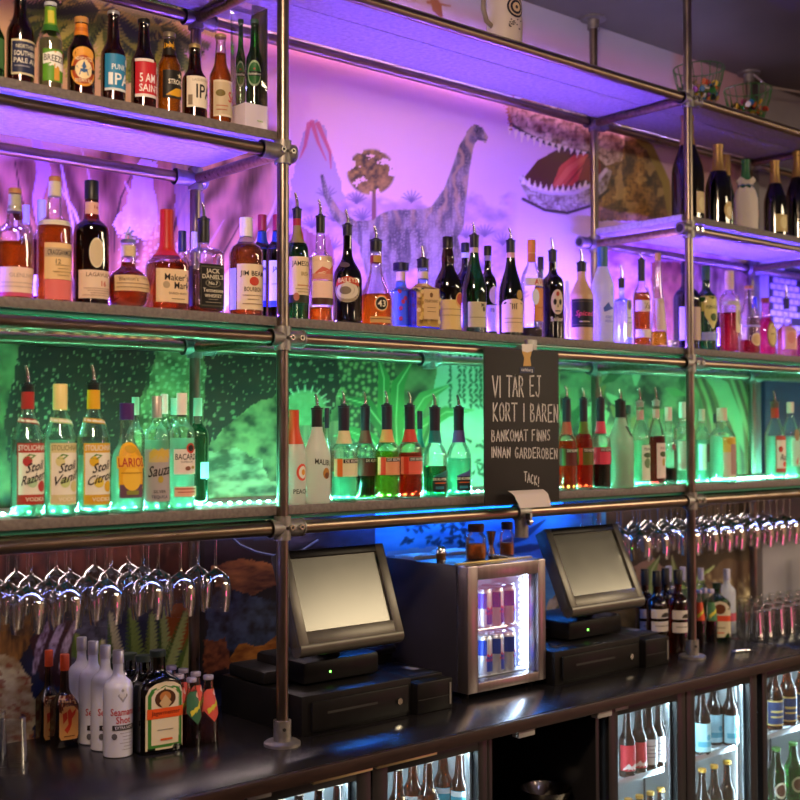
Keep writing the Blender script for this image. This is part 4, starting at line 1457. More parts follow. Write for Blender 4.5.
for px_, y_, lb in ((262, .20, 'dark green whiskey bottle with red cap behind, left of the steel post'), (277, .13, 'dark green whiskey bottle with red cap partly hidden behind the steel post')):
    sp(lb, px_, 215, 23, 318, 'tall', 'dkgreen', Y=y_, cap=('8a2038', 231), neck=[('r', -2.6, 2.6, 232, 250, '1c3c8a')],
       els=[('r', -1.2, 1.3, 262, 302, 'c4ccf4'), ('t', 'JAMESON', .1, 271, 6, '2a3050', 1.9), ('r', -1.2, 1.3, 302, 308, '2a44b8'), ('o', .2, 303, .25, 3.5, 'c4ccf4'), ('r', -.9, 1, 285, 285.8, '8a90c0')])
sp('green whiskey bottle with pourer and cream label right of the steel post', 297, 212, 23, 321, 'tall', 'green', pour=(193, 219), neck=[('r', -2.7, 2.7, 219, 226, '9a1f28'), ('r', -2.7, 2.7, 226, 244, '8a7a50'), ('r', .2, 1.2, 228, 241, 'c05a3a')],
   els=[('r', -1.2, 1.3, 258, 296, 'e4cfa6'), ('t', 'JAMESON', .1, 265.5, 6.5, '2c2820', 2.0), ('r', -1.2, 1.3, 296, 304, '2c2c1c'), ('o', -.5, 298, .25, 4, 'b06a4a'), ('t', 'IRISH', .3, 275, 4, '9a8456', .8), ('r', -.4, .8, 286, 287, 'c08a5a')] + lines(2, -.6, .9, 290, 293, 'b09a70'))
sp('clear whisky bottle with cream and salmon labels and black pourer', 320.5, 219, 24, 323, 'scotch', liq=('c0560e', 308), pour=(200, 233), els=[
    ('r', -1.2, 1.25, 257, 281, 'e8c8ac'), ('p', [(-1.1, 276), (-.3, 268), (.5, 271), (1.2, 262), (1.2, 274), (.2, 278)], 'c8604a'), ('r', -1.2, 1.25, 275, 281, 'd08a6c'), ('r', -1.2, 1.25, 282, 299, 'ecc6b2'), ('r', -1.2, 1.25, 299, 306, '4a2c20')])
sp('black cream-liqueur bottle with oval picture label and pourer', 347.5, 228, 29, 325, 'liqueur', 'black', pour=(210, 236), du=-0.6, els=[
    ('o', .15, 291, .95, 13, 'a89a80'), ('o', .15, 292, .8, 8.5, 'd4c8b4'), ('p', [(-.75, 288), (-.6, 281), (.15, 277.5), (.9, 281), (1.05, 288), (.6, 285), (.15, 284), (-.35, 285)], 'b8402c'), ('t', 'BAILEYS', .15, 281.8, 4.6, 'f0e2c0', 1.3), ('o', 0, 292, .4, 4, '7a6a58'), ('t', 'ORIGINAL', .15, 301.5, 2.6, '8a7a60', 1.1), ('o', .1, 266, .35, 3, '5a4a50')])
sp('sloping clear bottle of amber liqueur with round black seal', 376, 243, 33, 327, 'cone', liq=('d86a10', 295), pour=(226, 252), neck=[('r', -2.7, 2.7, 256, 263, '8a2c28'), ('r', .3, 1.3, 256, 263, 'b88a3a')],
   du=-0.6, els=[('o', .5, 305, .46, 8.5, 'd87a28'), ('o', .5, 305, .40, 7.2, 'e8d8b0'), ('o', .5, 305, .36, 6.4, '1c1610'), ('t', '43', .5, 305, 6.5, 'f0e6c8', .5), ('r', -.2, 1.2, 318, 324, 'c8a060'), ('r', -.2, 1.2, 320, 320.8, '6a3a1c')])
# blue square bottles
sp('square blue bottle with flat black cap and red pattern, behind', 401, 263, 33, 329, 'decanter', 'blue', Y=.16, cap=('16141c', 271), capw=.011, neck=[('r', -1.6, 1.6, 272, 281, 'c8b478')],
   els=[('r', -.95, .95, 283, 327, '4a6ad0')] + [('o', math.sin(i * 2.4) * .6, 286 + i * 3.4, .16, 2.2, 'b83a50') for i in range(12)])
sp('square almond-liqueur bottle with gold frosted label and metal pourer', 423, 262, 37, 330, 'decanter', 'blue', liq=('5c7ccc', 284), pour=(246, 268), neck=[('r', -1.6, 1.6, 272, 279, 'c8b888')],
   du=0, els=[('r', -.9, .92, 284, 328, 'b89444')] + [('o', math.sin(i * 1.9) * .8, 286 + (i * 7.3) % 40, .13, 2.2, ['e4cc84', '8a6424', 'd8b864'][i % 3]) for i in range(34)] + [
       ('r', -.55, .6, 291, 321, 'd8b684'), ('t', 'DISARONNO', .02, 303, 3, '5a4424', 1.0), ('o', .02, 297, .12, 2.4, '6a4a24'), ('r', -.3, .35, 309, 309.7, '9a7a4c'), ('r', -.3, .35, 313, 313.7, '9a7a4c')])
sp('dark brown bottle with bulging neck and yellow label with red badge', 448, 237, 27, 332, 'bulge', 'brown', liq=('200a08', 262), cap=('1a1210', 248), du=-0.15, els=[
    ('r', -.95, 1.25, 301, 331, 'e0c078'), ('o', .8, 301, .5, 8, 'd8a058'), ('o', .8, 300, .4, 6, 'b8402c'), ('r', -.7, 1, 310, 310.8, 'b09050'), ('r', -.7, .9, 316, 316.8, 'b09050')])
sp('dark blue bottle with white neck band behind the brown bulging one', 465.5, 243, 20, 332, 'wine', 'dkblue', Y=.2, cap=('1a1c34', 252), neck=[('r', -2.6, 2.6, 253, 258, 'c0c4f0')], els=[('r', -1, 1.2, 304, 328, 'd8d4f4')])
sp('green vermouth bottle with beige label and metal pourer', 474.5, 238, 24.5, 333, 'burgundy', 'green', pour=(223, 248), neck=[('r', -2.6, 2.6, 248, 253, 'b8a890')], du=-0.3, els=[
    ('r', -.7, 1.2, 303, 328, 'c8bc98'), ('t', 'M', .6, 306, 4, '3a3428', .4), ('o', .7, 310, .15, 2.5, '4a4434'), ('r', -.5, 1.1, 318, 318.8, '8a8064')])
sp('dark bottle with white lower label standing behind the vermouths', 488, 246, 18, 333, 'wine', 'dkgreen', Y=.2, cap=('16141c', 256), neck=[('r', -2.6, 2.6, 256, 261, '9a8cc8')], els=[('r', -1.2, 1.2, 306, 332, 'f0e0f4'), ('o', .4, 296, .7, 9, 'd8b8d8'), ('t', 'FB', .1, 311, 3.6, '6a5a8a', .8)])
sp('dark green bitters bottle with arched cream label and pourer', 511, 243, 24, 336, 'burgundy', 'dkgreen', pour=(228, 253), neck=[('r', -2.6, 2.6, 253, 258, 'd0a080')], du=-0.35, els=[
    ('r', -.95, 1.25, 305, 333, 'e8c89c'), ('o', .15, 305, 1.05, 5, 'e8c89c'), ('t', 'III', .2, 307.5, 5.5, '2a241c', .8), ('o', .7, 296, .3, 5, 'b08a3a'), ('r', -.6, 1, 319, 319.8, 'b0906a'), ('r', -.6, 1, 323, 323.8, 'b0906a')])
sp('clear bottle with orange cap and red lettering on orange label', 532, 240, 22, 338, 'spirit', pour=None, liq=('2a1410', 328), cap=('d8863a', 253), neck=[('r', -2.7, 2.7, 249, 262, 'c8783a'), ('r', -2.7, 2.7, 252, 254, 'e8c070')], els=[
    ('r', -1.1, 1.25, 279, 287, 'e8d8d0'), ('t', 'AVE', .4, 283, 6, 'c03024', 1.2), ('r', -.2, 1.25, 289, 322, 'd88a48'), ('o', -.1, 298, .35, 8, 'e0e4f0'), ('r', .1, 1.1, 308, 309, 'b86a30')])
sp('dark capped bottle peeking out behind the orange-capped one', 541, 257, 14, 337, 'wine', 'dkblue', Y=.24, cap=('1c1420', 270))
sp('black bottle with cream sugar-skull label and metal pourer', 553, 253, 22, 340, 'tall', 'black', pour=(238, 262), du=-0.35, els=[
    ('o', .35, 303, .62, 12.5, 'd8c4ac'), ('o', .1, 303, .15, 3, '1a1412'), ('o', .62, 303, .15, 3, '1a1412'), ('p', [(.3, 308), (.42, 308), (.36, 304.5)], '1a1412'), ('r', .1, .62, 311.5, 312.6, '1a1412'), ('o', .35, 295, .15, 2.4, 'a83a34'), ('t', 'Sailor', .3, 320, 4.5, 'e0d4c0', 1.2), ])
sp('pale frosted bottle standing behind between the skull and stoneware bottles', 567.5, 281, 12, 338, 'vodka', 'white', Y=.24)
sp('ridged tan stoneware bottle with dark label and pink script', 582, 265, 23, 342, 'vodka', 'tan', pour=(249, 272), du=-0.35, els=[
    ('r', -1.15, 1.25, 300, 328, '1c1820'), ('r', -1.05, 1.15, 302, 326, '4a3c34'), ('r', -1.0, 1.1, 303, 325, '1c1820'), ('t', 'Spiced', .2, 315, 7, 'e0486a', 1.7, .25), ('r', -.3, .6, 322, 323, 'c8b8a0')])
sp('white frosted vodka bottle with green neck foil', 603, 247, 22, 344, 'vodka', 'white', cap=('3a6a78', 267), els=[('p', [(-.4, 309), (.1, 303), (.3, 307), (.8, 309), (.2, 311), (-.3, 313)], '4c62c0'), ('t', 'GREY', .2, 318, 2.8, '7a86c8', .8), ('t', 'VODKA', .2, 322, 2.8, '8a96d0', .9), ('o', .5, 292, .2, 5, 'c8d0f0')])
sp('small pale blue square gin bottle with white side label and pourer', 622, 281, 22, 346, 'square', 'blue', pour=(265, 288), els=[('r', .1, .9, 303, 338, 'e0e0f4'), ('o', .5, 305, .3, 6, 'c8b070'), ('o', .5, 306, .2, 4, '6a6a90'), ('r', .3, .75, 318, 319, '9aa0c8'), ('r', .3, .75, 323, 324, '9aa0c8')])
sp('amber rum bottle with long black pourer neck and cream labels', 642, 262, 17.5, 347, 'spirit', liq=('b04a0c', 293), pour=(253, 281), els=[('r', -1.2, 1.3, 301, 312, 'e4cdb0'), ('t', 'Zac', .4, 306.5, 6, '4a3a30', 1.0), ('r', -1.2, 1.3, 330, 338, 'ecdcd4')])
sp('tall slim tapering bottle of yellow liqueur with cream label', 658.5, 253, 18, 347, 'slim', liq=('c8981a', 332), cap=('b8944a', 261), els=[('r', -.6, 1.2, 299, 331, 'e0c8c4'), ('o', .3, 301, .5, 3, 'd0b8b0')])
sp('dark bottle partly hidden behind the right steel post', 687, 262, 27, 349, 'wine', 'dkblue', cap=('15121c', 274), Y=.1, els=[('r', -1.0, 1.3, 308, 341, 'd0b4a0'), ('r', -1.0, -.3, 308, 341, 'b8b8f0')])
sp('green aperitif bottle with yellow label right of the steel post', 706.5, 266, 21, 350, 'wine', 'green', cap=('2c5444', 280), els=[('r', -.9, 1.2, 297, 312, 'c8bc5c'), ('p', [(-.6, 296), (.2, 300), (1, 296), (1.1, 316), (.2, 330), (-.6, 316)], 'd8d07c'), ('t', 'PERNOD', .2, 308, 3.4, '2c4a28', 1.3), ('o', .3, 318, .35, 4, '3a5a28'), ('r', -.9, 1.2, 333, 341, '9aa0e0')])
sp('small dark bottle with pale label behind the green aperitif', 718, 312, 9, 349, 'tall', 'dkblue', Y=.22, els=[('r', -1.2, 1.2, 328, 346, 'c8c4f4')])
sp('clear bottle of red liqueur with ornate cream label', 730, 271, 20, 352, 'tall', liq=('b81424', 313), cap=('d8bc98', 290), els=[('r', .2, 1.25, 304, 333, 'e4dca8'), ('o', .7, 318, .3, 8, 'b0a86c'), ('r', -1.1, .9, 302, 306, 'c8c0a0'), ('t', 'Cam', .2, 308, 5, 'd8d4e4', 1.3)])
sp('short clear decanter with cork and oval label, little red drink', 749.5, 286, 21, 353, 'malibu', liq=('a81420', 340), cap=('b8803c', 289), els=[('o', .35, 340, .6, 6.5, 'e4cc98'), ('o', .35, 340, .48, 5, 'd0b07c'), ('r', -1, 1, 326, 327.5, 'b8b0d8')])
sp('blue-capped bottle behind the short cork decanter', 755, 297, 11, 353, 'spirit', Y=.22, liq=('8a4420', 317), cap=('2a34b0', 308))
sp('pink tequila bottle with brown stopper and gold oval label', 766, 298, 20, 354, 'round', 'pink', liq=('e84a78', 318), cap=('7a3420', 303), els=[('o', .3, 335, .62, 13, '8a7434'), ('o', .3, 335, .52, 11, 'd8c078'), ('r', .05, .55, 334, 335, '8a7434')])
sp('clear bottle with pourer and pale pink label near the right edge', 787, 301, 21, 356, 'wax', liq=('e88a78', 326), pour=(285, 309), els=[('r', -.9, 1.0, 327, 350, 'f0b8a0'), ('o', .1, 338, .5, 6, 'e49884')])
sp('pink bottle cut off by the right edge of the picture', 804, 318, 15, 357, 'round', 'pink', liq=('c03a6a', 332))
# small stemless glasses by the slim bottle
pg = onY(671, 347, .06)
for dx, lb in ((-.012, 'small cut shot glass beside the slim yellow bottle, left one'), (.026, 'small cut shot glass beside the slim yellow bottle, right one')):
    t = MB().lathe([(0, .014), (.004, .0155), (.03, .018), (.03, .0165), (.006, .0135)], GLASS['clear'], 12).build('shot_glass', None, (pg.x + dx, .06, S2))
    tag(t, lb, 'glass', 'shot glasses on the middle shelf')

# ================================================================ champagne, upper right shelf
G = 'champagne bottles on the upper right shelf'


def ch(label, px, top, wd, by, Y=.08, els=(), foil=None, **k):
    return B(label, px, top, wd, by, S5, Y, 'champagne', k.pop('glass', 'black'), cap=('b4925a', foil, 1), els=els, group=G, name='champagne_bottle', **k)


ch('large dark champagne bottle behind the right steel post', 688, 116, 32, 217, .1, [('r', .1, 1.1, 194, 215, 'd8c48c'), ('o', .65, 206, .38, 7, 'e8dca0')], 146)
ch('dark champagne bottle with round cream label, second from the steel post', 718.5, 145, 26, 222, .08, [('o', .5, 212, .5, 9, 'd0b878'), ('o', .5, 213, .3, 5, 'ece0a8')], 172)
ch('green champagne bottle partly hidden behind the second one', 727, 155, 16, 222, .26, (), 176, glass='green')
ch('dark champagne bottle with gold neck and cream label right of the bagged one', 775.5, 161, 22.5, 236, .08, [('r', -.4, 1.1, 216, 233, 'd0bc7c'), ('o', .4, 224, .45, 6.5, 'e8dc9c')], 184)
ch('dark champagne bottle at the right edge of the picture', 799, 152, 27, 239, .08, [('r', -.2, 1.2, 222, 236, 'd0bc7c')], 178)
# bottle in a white cloth bag
P = onY(746, 229, .08)
Hb = z_at(P.x, .08, 160) - S5
k_ = ppm(P.x, .08)
Rb = 12 / k_
bb = Bottle('champagne_bottle', 'green-necked bottle wrapped in a white cloth bag with drawstring', 'bottle', (P.x, .08, S5), -.4, Hb, Rb * .86, 'champagne', G)
bb.glass(GLASS['green'])
bb.cap(pbr('cap_2a6a44', '2a6a44', rough=.4), Hb - .09)
zb = z_at(P.x, .08, 180) - S5
pr = [(0.0005, Rb * .8), (.006, Rb * .97), (zb * .3, Rb * 1.02), (zb * .62, Rb * .98), (zb * .78, Rb * .8), (zb * .86, Rb * .58), (zb * .9, Rb * .56), (zb * .95, Rb * .72), (zb * 1.0, Rb * .78)]
m_ = MB()
n = 40
vs, fs = [], []
for j, (z, r) in enumerate(pr):
    for i in range(n):
        a = 2 * PI * i / n
        wob = 1 + (.05 if j > 3 else .018) * math.sin(a * 7 + j * .8) + .015 * math.sin(a * 3 + j)
        vs.append((r * wob * math.cos(a), r * wob * math.sin(a), z + (.008 * math.sin(a * 4) if j == len(pr) - 1 else 0)))
for j in range(len(pr) - 1):
    for i in range(n):
        fs.append((j * n + i, j * n + (i + 1) % n, (j + 1) * n + (i + 1) % n, (j + 1) * n + i))
fs.append(tuple(range(n))[::-1])
m_.add(vs, fs, pbr('bag_cloth', 'd8d0c4', rough=.85, bump=.4, scale=60))
bg = m_.build('cloth_bag', bb.t)
m_ = MB()
m_.path([(Rb * .62 * math.cos(a), Rb * .62 * math.sin(a), zb * .88) for a in [2 * PI * i / 24 for i in range(25)]], .002, pbr('cord_blue', '5a7ab0', rough=.7), 6)
m_.path([(Rb * .6, -.01, zb * .88), (Rb * .95, -.014, zb * .7), (Rb * 1.05, -.012, zb * .35)], .0016, pbr('cord_blue', '5a7ab0'), 6)
m_.build('drawstring', bg)
m_ = MB()
for a, q in ((.0, 'd8a8a8'), (.3, '7ab0d0')):
    z0_, z1_ = zb * (.26 + a), zb * (.40 + a * .5)
    vs = [(Rb * 1.045 * math.cos(t), Rb * 1.045 * math.sin(t), z) for z in (z0_, z1_) for t in (-.9, -.7, -.5, -.3)]
    m_.add(vs, [(0, 1, 5, 4), (1, 2, 6, 5), (2, 3, 7, 6)], paint(q))
m_.build('print', bg)

# ================================================================ clear spirits and liqueurs, lower shelf
G = 'bottles on the lower green-lit shelf'


def gs(label, px, top, wd, by, kind, glass='clear', Y=.05, **k):
    return B(label, px, top, wd, by, S1, Y, kind, glass, group=G, **k)


def stoli(label, px, top, by, wd, main, light, name2, pour, cap, fruit, Y=.05, capy=None):
    y0 = top + 0
    e = [('r', -1.05, 1.25, 443, 504, main), ('r', -.95, 1.2, 452.5, 494, 'efeada'), ('t', 'STOLICHNAYA', .1, 447.6, 5.5, 'f0ece0' if main != 'd8cf9a' else '8a8458', 2.1),
         ('o', .1 - .5, 461, .28, 5, fruit), ('o', .55, 486, .3, 5.5, fruit), ('o', -.1, 482, .3, 5, light), ('p', [(-.6, 458), (-.3, 453.5), (.1, 455), (-.2, 459)], '5a8a34'),
         ('t', 'Stoli', .1, 466, 9, '201c18', 1.2, .35, .25), ('t', name2, .05, 477, 9, '201c18', 1.6, .35, .3), ('t', 'VODKA', .1, 498.5, 4, 'f4ecd8', 1.2)]
    nk = [('p', [(-1.1, 417), (.9, 420), (1.25, 424), (1.25, 428), (.8, 425), (-1.1, 422)], main), ('p', [(-.95, 418), (.85, 421), (1.15, 424.6), (1.15, 426.6), (.75, 424), (-.95, 421)], 'f0e8d8')]
    return gs(label, px, top, wd, by, 'vodka', Y=Y, liq=('d4eede', 455 if pour else 440), pour=(pour, top + 4) if pour else None, cap=(cap, capy) if not pour else None,
              els=e, neck=nk + ([('r', -2.6, 2.6, top + 4, capy, cap)] if pour else []))


stoli('clear vodka bottle with red neck and red bordered label at far left', 27, 388, 518, 32, 'b03a2c', 'b8d8a8', 'Razberi', 366, 'a82c28', 'b83a3c', capy=409)
stoli('clear vodka bottle with cream cap and pale label', 59.5, 384, 517, 31.5, 'd8cf9a', 'c8d890', 'Vanil', None, 'e8d68c', 'd8d090', capy=410)
stoli('clear vodka bottle with yellow neck and yellow bordered label', 93, 386, 515, 32, 'd8a830', 'e8d050', 'Citros', 365, 'e0a820', 'e0b428', capy=409)
gs('round gin bottle with purple cap and yellow shield label', 126.5, 403, 34, 514, 'round', liq=('d8eede', 446), cap=('4a2468', 420), du=-0.45, els=[
    ('o', .35, 462, .8, 20, 'e8ae24'), ('r', -.45, 1.1, 462, 488, 'e8ae24'), ('r', -.4, 1.05, 484, 497, '6a4a5c'), ('o', .33, 478, .55, 12, 'f0c040'), ('r', -.55, 1.2, 456, 468, 'e8b030'), ('t', 'LARIOS', .33, 462, 9, 'b03024', 1.55), ('r', -.3, .95, 472, 473, 'b8841c'), ('r', 0, .7, 490, 494, '8a8a3c'), ('o', .33, 449, .3, 4, 'c89a28')])
gs('clear bottle with pale green cap behind the purple-capped gin', 135, 397, 18, 510, 'tall', Y=.26, cap=('b8d4c0', 415))
gs('clear tequila bottle with silver cap and grey label', 156.5, 396, 26, 512, 'tall', liq=('d4ecdc', 440), cap=('b0a49c', 418, 1), du=-0.35, els=[
    ('r', -1.2, 1.25, 449, 501, 'a8a0a0'), ('r', -.7, .9, 452, 462, 'c8b070'), ('p', [(-.6, 452), (-.3, 448), (0, 451), (.3, 447.5), (.6, 451), (.9, 448.5), (1, 458), (-.6, 459)], 'd0b04c'), ('t', 'Sauza', .15, 470, 11, '2a2424', 1.8, .3, .15), ('o', .2, 479, .2, 3.4, 'b09a3c'), ('t', 'SILVER', .15, 491, 3, '5a5658', 1.3), ('t', 'TEQUILA', .15, 496.5, 3.4, '3c4a68', 1.7)])
gs('white-capped bottle behind, between the grey-label tequila and the bat-label rum', 164, 394, 18, 509, 'tall', Y=.2, liq=('cfe8d8', 430), cap=('e8d8d4', 414))
gs('pale-capped bottle at the back behind the bat-label rum', 173.5, 398, 15, 507, 'tall', Y=.3, cap=('b8dcc8', 415))
gs('white rum bottle with white cap and round red emblem', 181.5, 393, 27, 511, 'tall', liq=('d8f0e0', 438), cap=('e8d8d0', 415, ), du=-0.3, els=[
    ('r', -.75, 1.15, 449, 474, 'efe2d8'), ('o', .55, 448, .36, 5.2, 'c43a24'), ('o', .55, 448, .24, 3.2, '241410'), ('p', [(.25, 447), (.55, 450), (.85, 447), (.7, 449.5), (.4, 449.5)], '241410'), ('t', 'BACARDI', .25, 456.5, 6, '2a2426', 1.7), ('t', 'SUPERIOR', .25, 461.5, 2, '8a7c78', 1.1), ('o', .3, 468, .2, 2.2, '8a5a4a'), ('o', .7, 467, .15, 1.6, 'b09a54'),
    ('r', -.65, 1.15, 486, 496, 'e8a890'), ('r', -.6, 1.1, 487.5, 489, 'b85a48'), ('r', -.4, .9, 491, 492, 'b85a48')], neck=[('r', -2.6, 2.6, 414, 416.5, '2a2424')])
gs('tall green-tinted bottle at the back beside the rear pipe', 197.5, 398, 22, 504, 'tall', 'clear', Y=.27, liq=('5cb08c', 424), cap=('b0dcc4', 416), els=[('r', -.2, .9, 462, 478, '9ae0cc')])
# right of the left post
gs('white peach-rum bottle with orange cap half behind the steel post', 294, 410, 24, 506, 'malibu', 'milk', cap=('c84422', 444), du=-0.3, els=[
    ('o', .6, 472, .55, 8.5, 'd8523a'), ('o', .65, 472, .4, 6.2, 'e8e2d4'), ('o', .7, 472, .2, 3, 'd8943a'), ('t', 'PEACH', .5, 491, 4.6, '4a5048', 1.4)])
gs('white coconut-rum bottle with black pourer and dark lettering', 317, 411, 27, 505, 'malibu', 'milk', pour=(394, 427, '22141a'), du=-0.25, els=[('t', 'MALIBU', .35, 462, 5.5, '3a322c', 1.4, 0, -.12), ('o', .55, 473, .3, 5.5, 'b07a34'), ('o', .6, 475, .2, 3, '6a3a1c')])
gs('dark capped bottle behind the white coconut-rum bottle', 327, 408, 10, 500, 'kuyper', Y=.22, cap=('241a2c', 428))


def kuyper(label, px, wd, by, top, sp_, neckc, labc, liq, lvl, Y=.05, kind='kuyper', stripe=None):
    sc_ = (by - top) / 95
    y = lambda v: by - (503 - v) * sc_
    e = [('r', -1.25, 1.3, y(458), y(476), labc), ('r', -.95, -.55, y(458), y(476), stripe or labc), ('r', -.5, 1.3, y(458.5), y(462.5), '1c1418'), ('t', 'DE KUYPER', .35, y(460.5), 2.7 * sc_, 'f0e6d4', 1.5)]
    if kind == 'round':
        e = [('r', -.6, .6, y(478), y(495), '1a1e24'), ('p', [(-.55, y(478)), (.6, y(472)), (.6, y(479)), (-.55, y(480))], neckc), ('t', 'DE KUYPER', 0, y(481.5), 2.6 * sc_, 'f0e6d4', 1.2), ('r', -.45, .5, y(485), y(486), 'd8602c'), ('r', -.4, .3, y(489), y(492), '2a7a8a')]
    return gs(label, px, top, wd, by, kind, Y=Y, liq=(liq, y(lvl)), pour=(sp_, y(430), '22182a'), els=e, neck=[('r', -2.4, 2.4, y(430), y(443), neckc)])


kuyper('clear liqueur bottle with cream label, leftmost of the matching pourer row', 344, 27, 503, 409, 391, 'd8cc9c', 'dcd8ac', 'a8e4c8', 472, stripe='d8702c')
kuyper('dark coffee-coloured liqueur bottle in the matching pourer row', 365.5, 22, 502, 409, 392, '6a4238', '5a3028', '200806', 470, .11)
kuyper('yellow-green liqueur bottle with orange label in the pourer row', 387, 25, 501, 408, 391, 'd89a5c', 'e09468', 'b0a83c', 452, stripe='d8402c')
kuyper('bright red liqueur bottle left of the round-shouldered green one', 410, 25, 500, 408, 392, 'c83a2c', 'e06450', 'e01c10', 454, stripe='c8301c')
gs('teal-necked bottle behind the bright red liqueur bottle', 420, 411, 12, 497, 'kuyper', Y=.22, cap=('1c1c2c', 429), neck=[('r', -2.4, 2.4, 429, 447, '1c7a74')])
kuyper('round-shouldered green mint liqueur bottle with teal neck label', 435, 25, 499, 410, 394, '1a6a6c', '1a1e24', '0f7a4c', 468, kind='round')
kuyper('round-shouldered clear liqueur bottle with purple neck label', 459, 25, 498, 410, 395, '5a4a8a', '1a1e24', 'a8ecd0', 460, kind='round')
kuyper('orange-red liqueur bottle just right of the chalk sign', 567, 20, 491, 401, 386, 'a84030', '5a1c18', 'f03a18', 450, stripe='4a4a1c')
kuyper('red liqueur bottle with olive label, second right of the chalk sign', 584, 19, 490, 401, 388, '5a6420', '5c5c1c', 'e8180c', 440, stripe='c8301c')
kuyper('liqueur bottle with pink label and dark drink at the bottom', 601, 20, 489, 401, 387, 'd83a58', 'd84058', '1c0606', 471, stripe='b83048')
gs('conical frosted bottle of green drink with black pourer', 621, 403, 26, 488, 'malibu', 'icy', liq=('18a04c', 458), pour=(389, 419, '181416'), els=[('p', [(.1, 426), (.6, 427), (.7, 432), (1.3, 435), (1.3, 437.5), (.5, 436)], '14100e')])
gs('dark capped bottle behind the conical frosted one', 629, 405, 11, 486, 'kuyper', Y=.22, cap=('2a2c24', 414))
gs('clear vodka bottle with pear picture label and metal pourer', 640.5, 404, 19, 486, 'vodka', liq=('c4f0d4', 440), pour=(388, 407, '9a8a88'), neck=[('r', -2.4, 2.4, 410, 420, 'c89a94')], els=[
    ('r', -.3, 1.2, 445, 480, 'dce8d0'), ('o', .4, 463, .42, 5, '6a8a5c'), ('o', .4, 455, .5, 2.6, '3a5a34'), ('t', 'PEAR', .4, 449, 2.8, '4a5a4c', .9)])
gs('vodka bottle of red drink with white picture label', 656.5, 403, 18, 485, 'vodka', liq=('a00c14', 436), pour=(387, 406, '9a8a88'), neck=[('r', -2.4, 2.4, 409, 418, 'd0a49c')], els=[
    ('r', -.4, 1.2, 443, 478, 'ecdcd4'), ('o', .4, 454, .45, 2.8, '4a5a30'), ('o', .45, 462, .22, 4, 'b8a454'), ('t', 'VODKA', .4, 448, 2.6, '8a5a54', .9)])
gs('small white-capped bottle with dark drink near the right post', 669, 407, 16, 484, 'round', liq=('140a0a', 468), cap=('e8d4c4', 421), els=[('o', .3, 447, .32, 3.2, '7a1c1c')])
gs('clear bottle partly hidden behind the right steel post', 683, 402, 17, 484, 'tall', liq=('c8f0dc', 440), cap=('c4e4d4', 418), els=[('r', -1, 1.2, 441, 470, 'd0e8d8')])
gs('slim clear bottle with tan cap just right of the right steel post', 702.5, 409, 15, 484, 'tall', liq=('b4dcc8', 440), cap=('c8a898', 421), Y=.1, els=[('r', .2, .8, 444, 462, '5a5248'), ('r', -.9, .1, 444, 470, 'd8efe0')])
gs('black-capped bottle behind the yellow-label gin', 715.5, 414, 9, 484, 'tall', Y=.24, cap=('241c28', 423))
gs('wide clear gin bottle with yellow label right of the post', 722.5, 408, 27, 484, 'spirit', liq=('d0f4e0', 436), cap=('d8b09c', 421), els=[('r', -.4, .9, 437, 452, 'e0c85c'), ('r', -.4, .9, 452, 478, 'd8d0b8'), ('r', .2, .9, 444, 474, 'a88a80'), ('o', .2, 441, .3, 3.4, 'c8a428')])
gs('vodka bottle with red neck label and pourer near the right edge', 775.5, 404, 20, 481, 'vodka', liq=('d4f4e4', 436), pour=(391, 408, '5a3a30'), neck=[('r', -2.4, 2.4, 408, 418, 'b8301c')], els=[('r', -.4, 1.2, 436, 472, 'b84a3c'), ('r', -.3, 1.1, 440, 468, 'ece4d4'), ('o', .1, 449, .25, 3, 'b83a30'), ('o', .6, 464, .25, 3, 'd8502c'), ('t', 'Raz', .5, 457, 6, '2a2420', .9, .3)])
gs('clear vodka bottle with tan cap beside the red-necked one at right', 791, 402, 17, 480, 'vodka', liq=('d4f4e4', 436), cap=('d8b4a0', 413), Y=.08, els=[('r', -.4, 1.2, 438, 466, 'b8dcc4'), ('o', .4, 435, .4, 6, '9a7a54'), ('p', [(.2, 462), (.6, 455), (.4, 466)], 'c83a24')])
gs('clear bottle cut off by the right edge on the green-lit shelf', 806, 404, 16, 480, 'vodka', liq=('d4f4e4', 436), cap=('c4d4c0', 414), els=[('r', -.8, 1.2, 438, 468, 'd4ead8')])


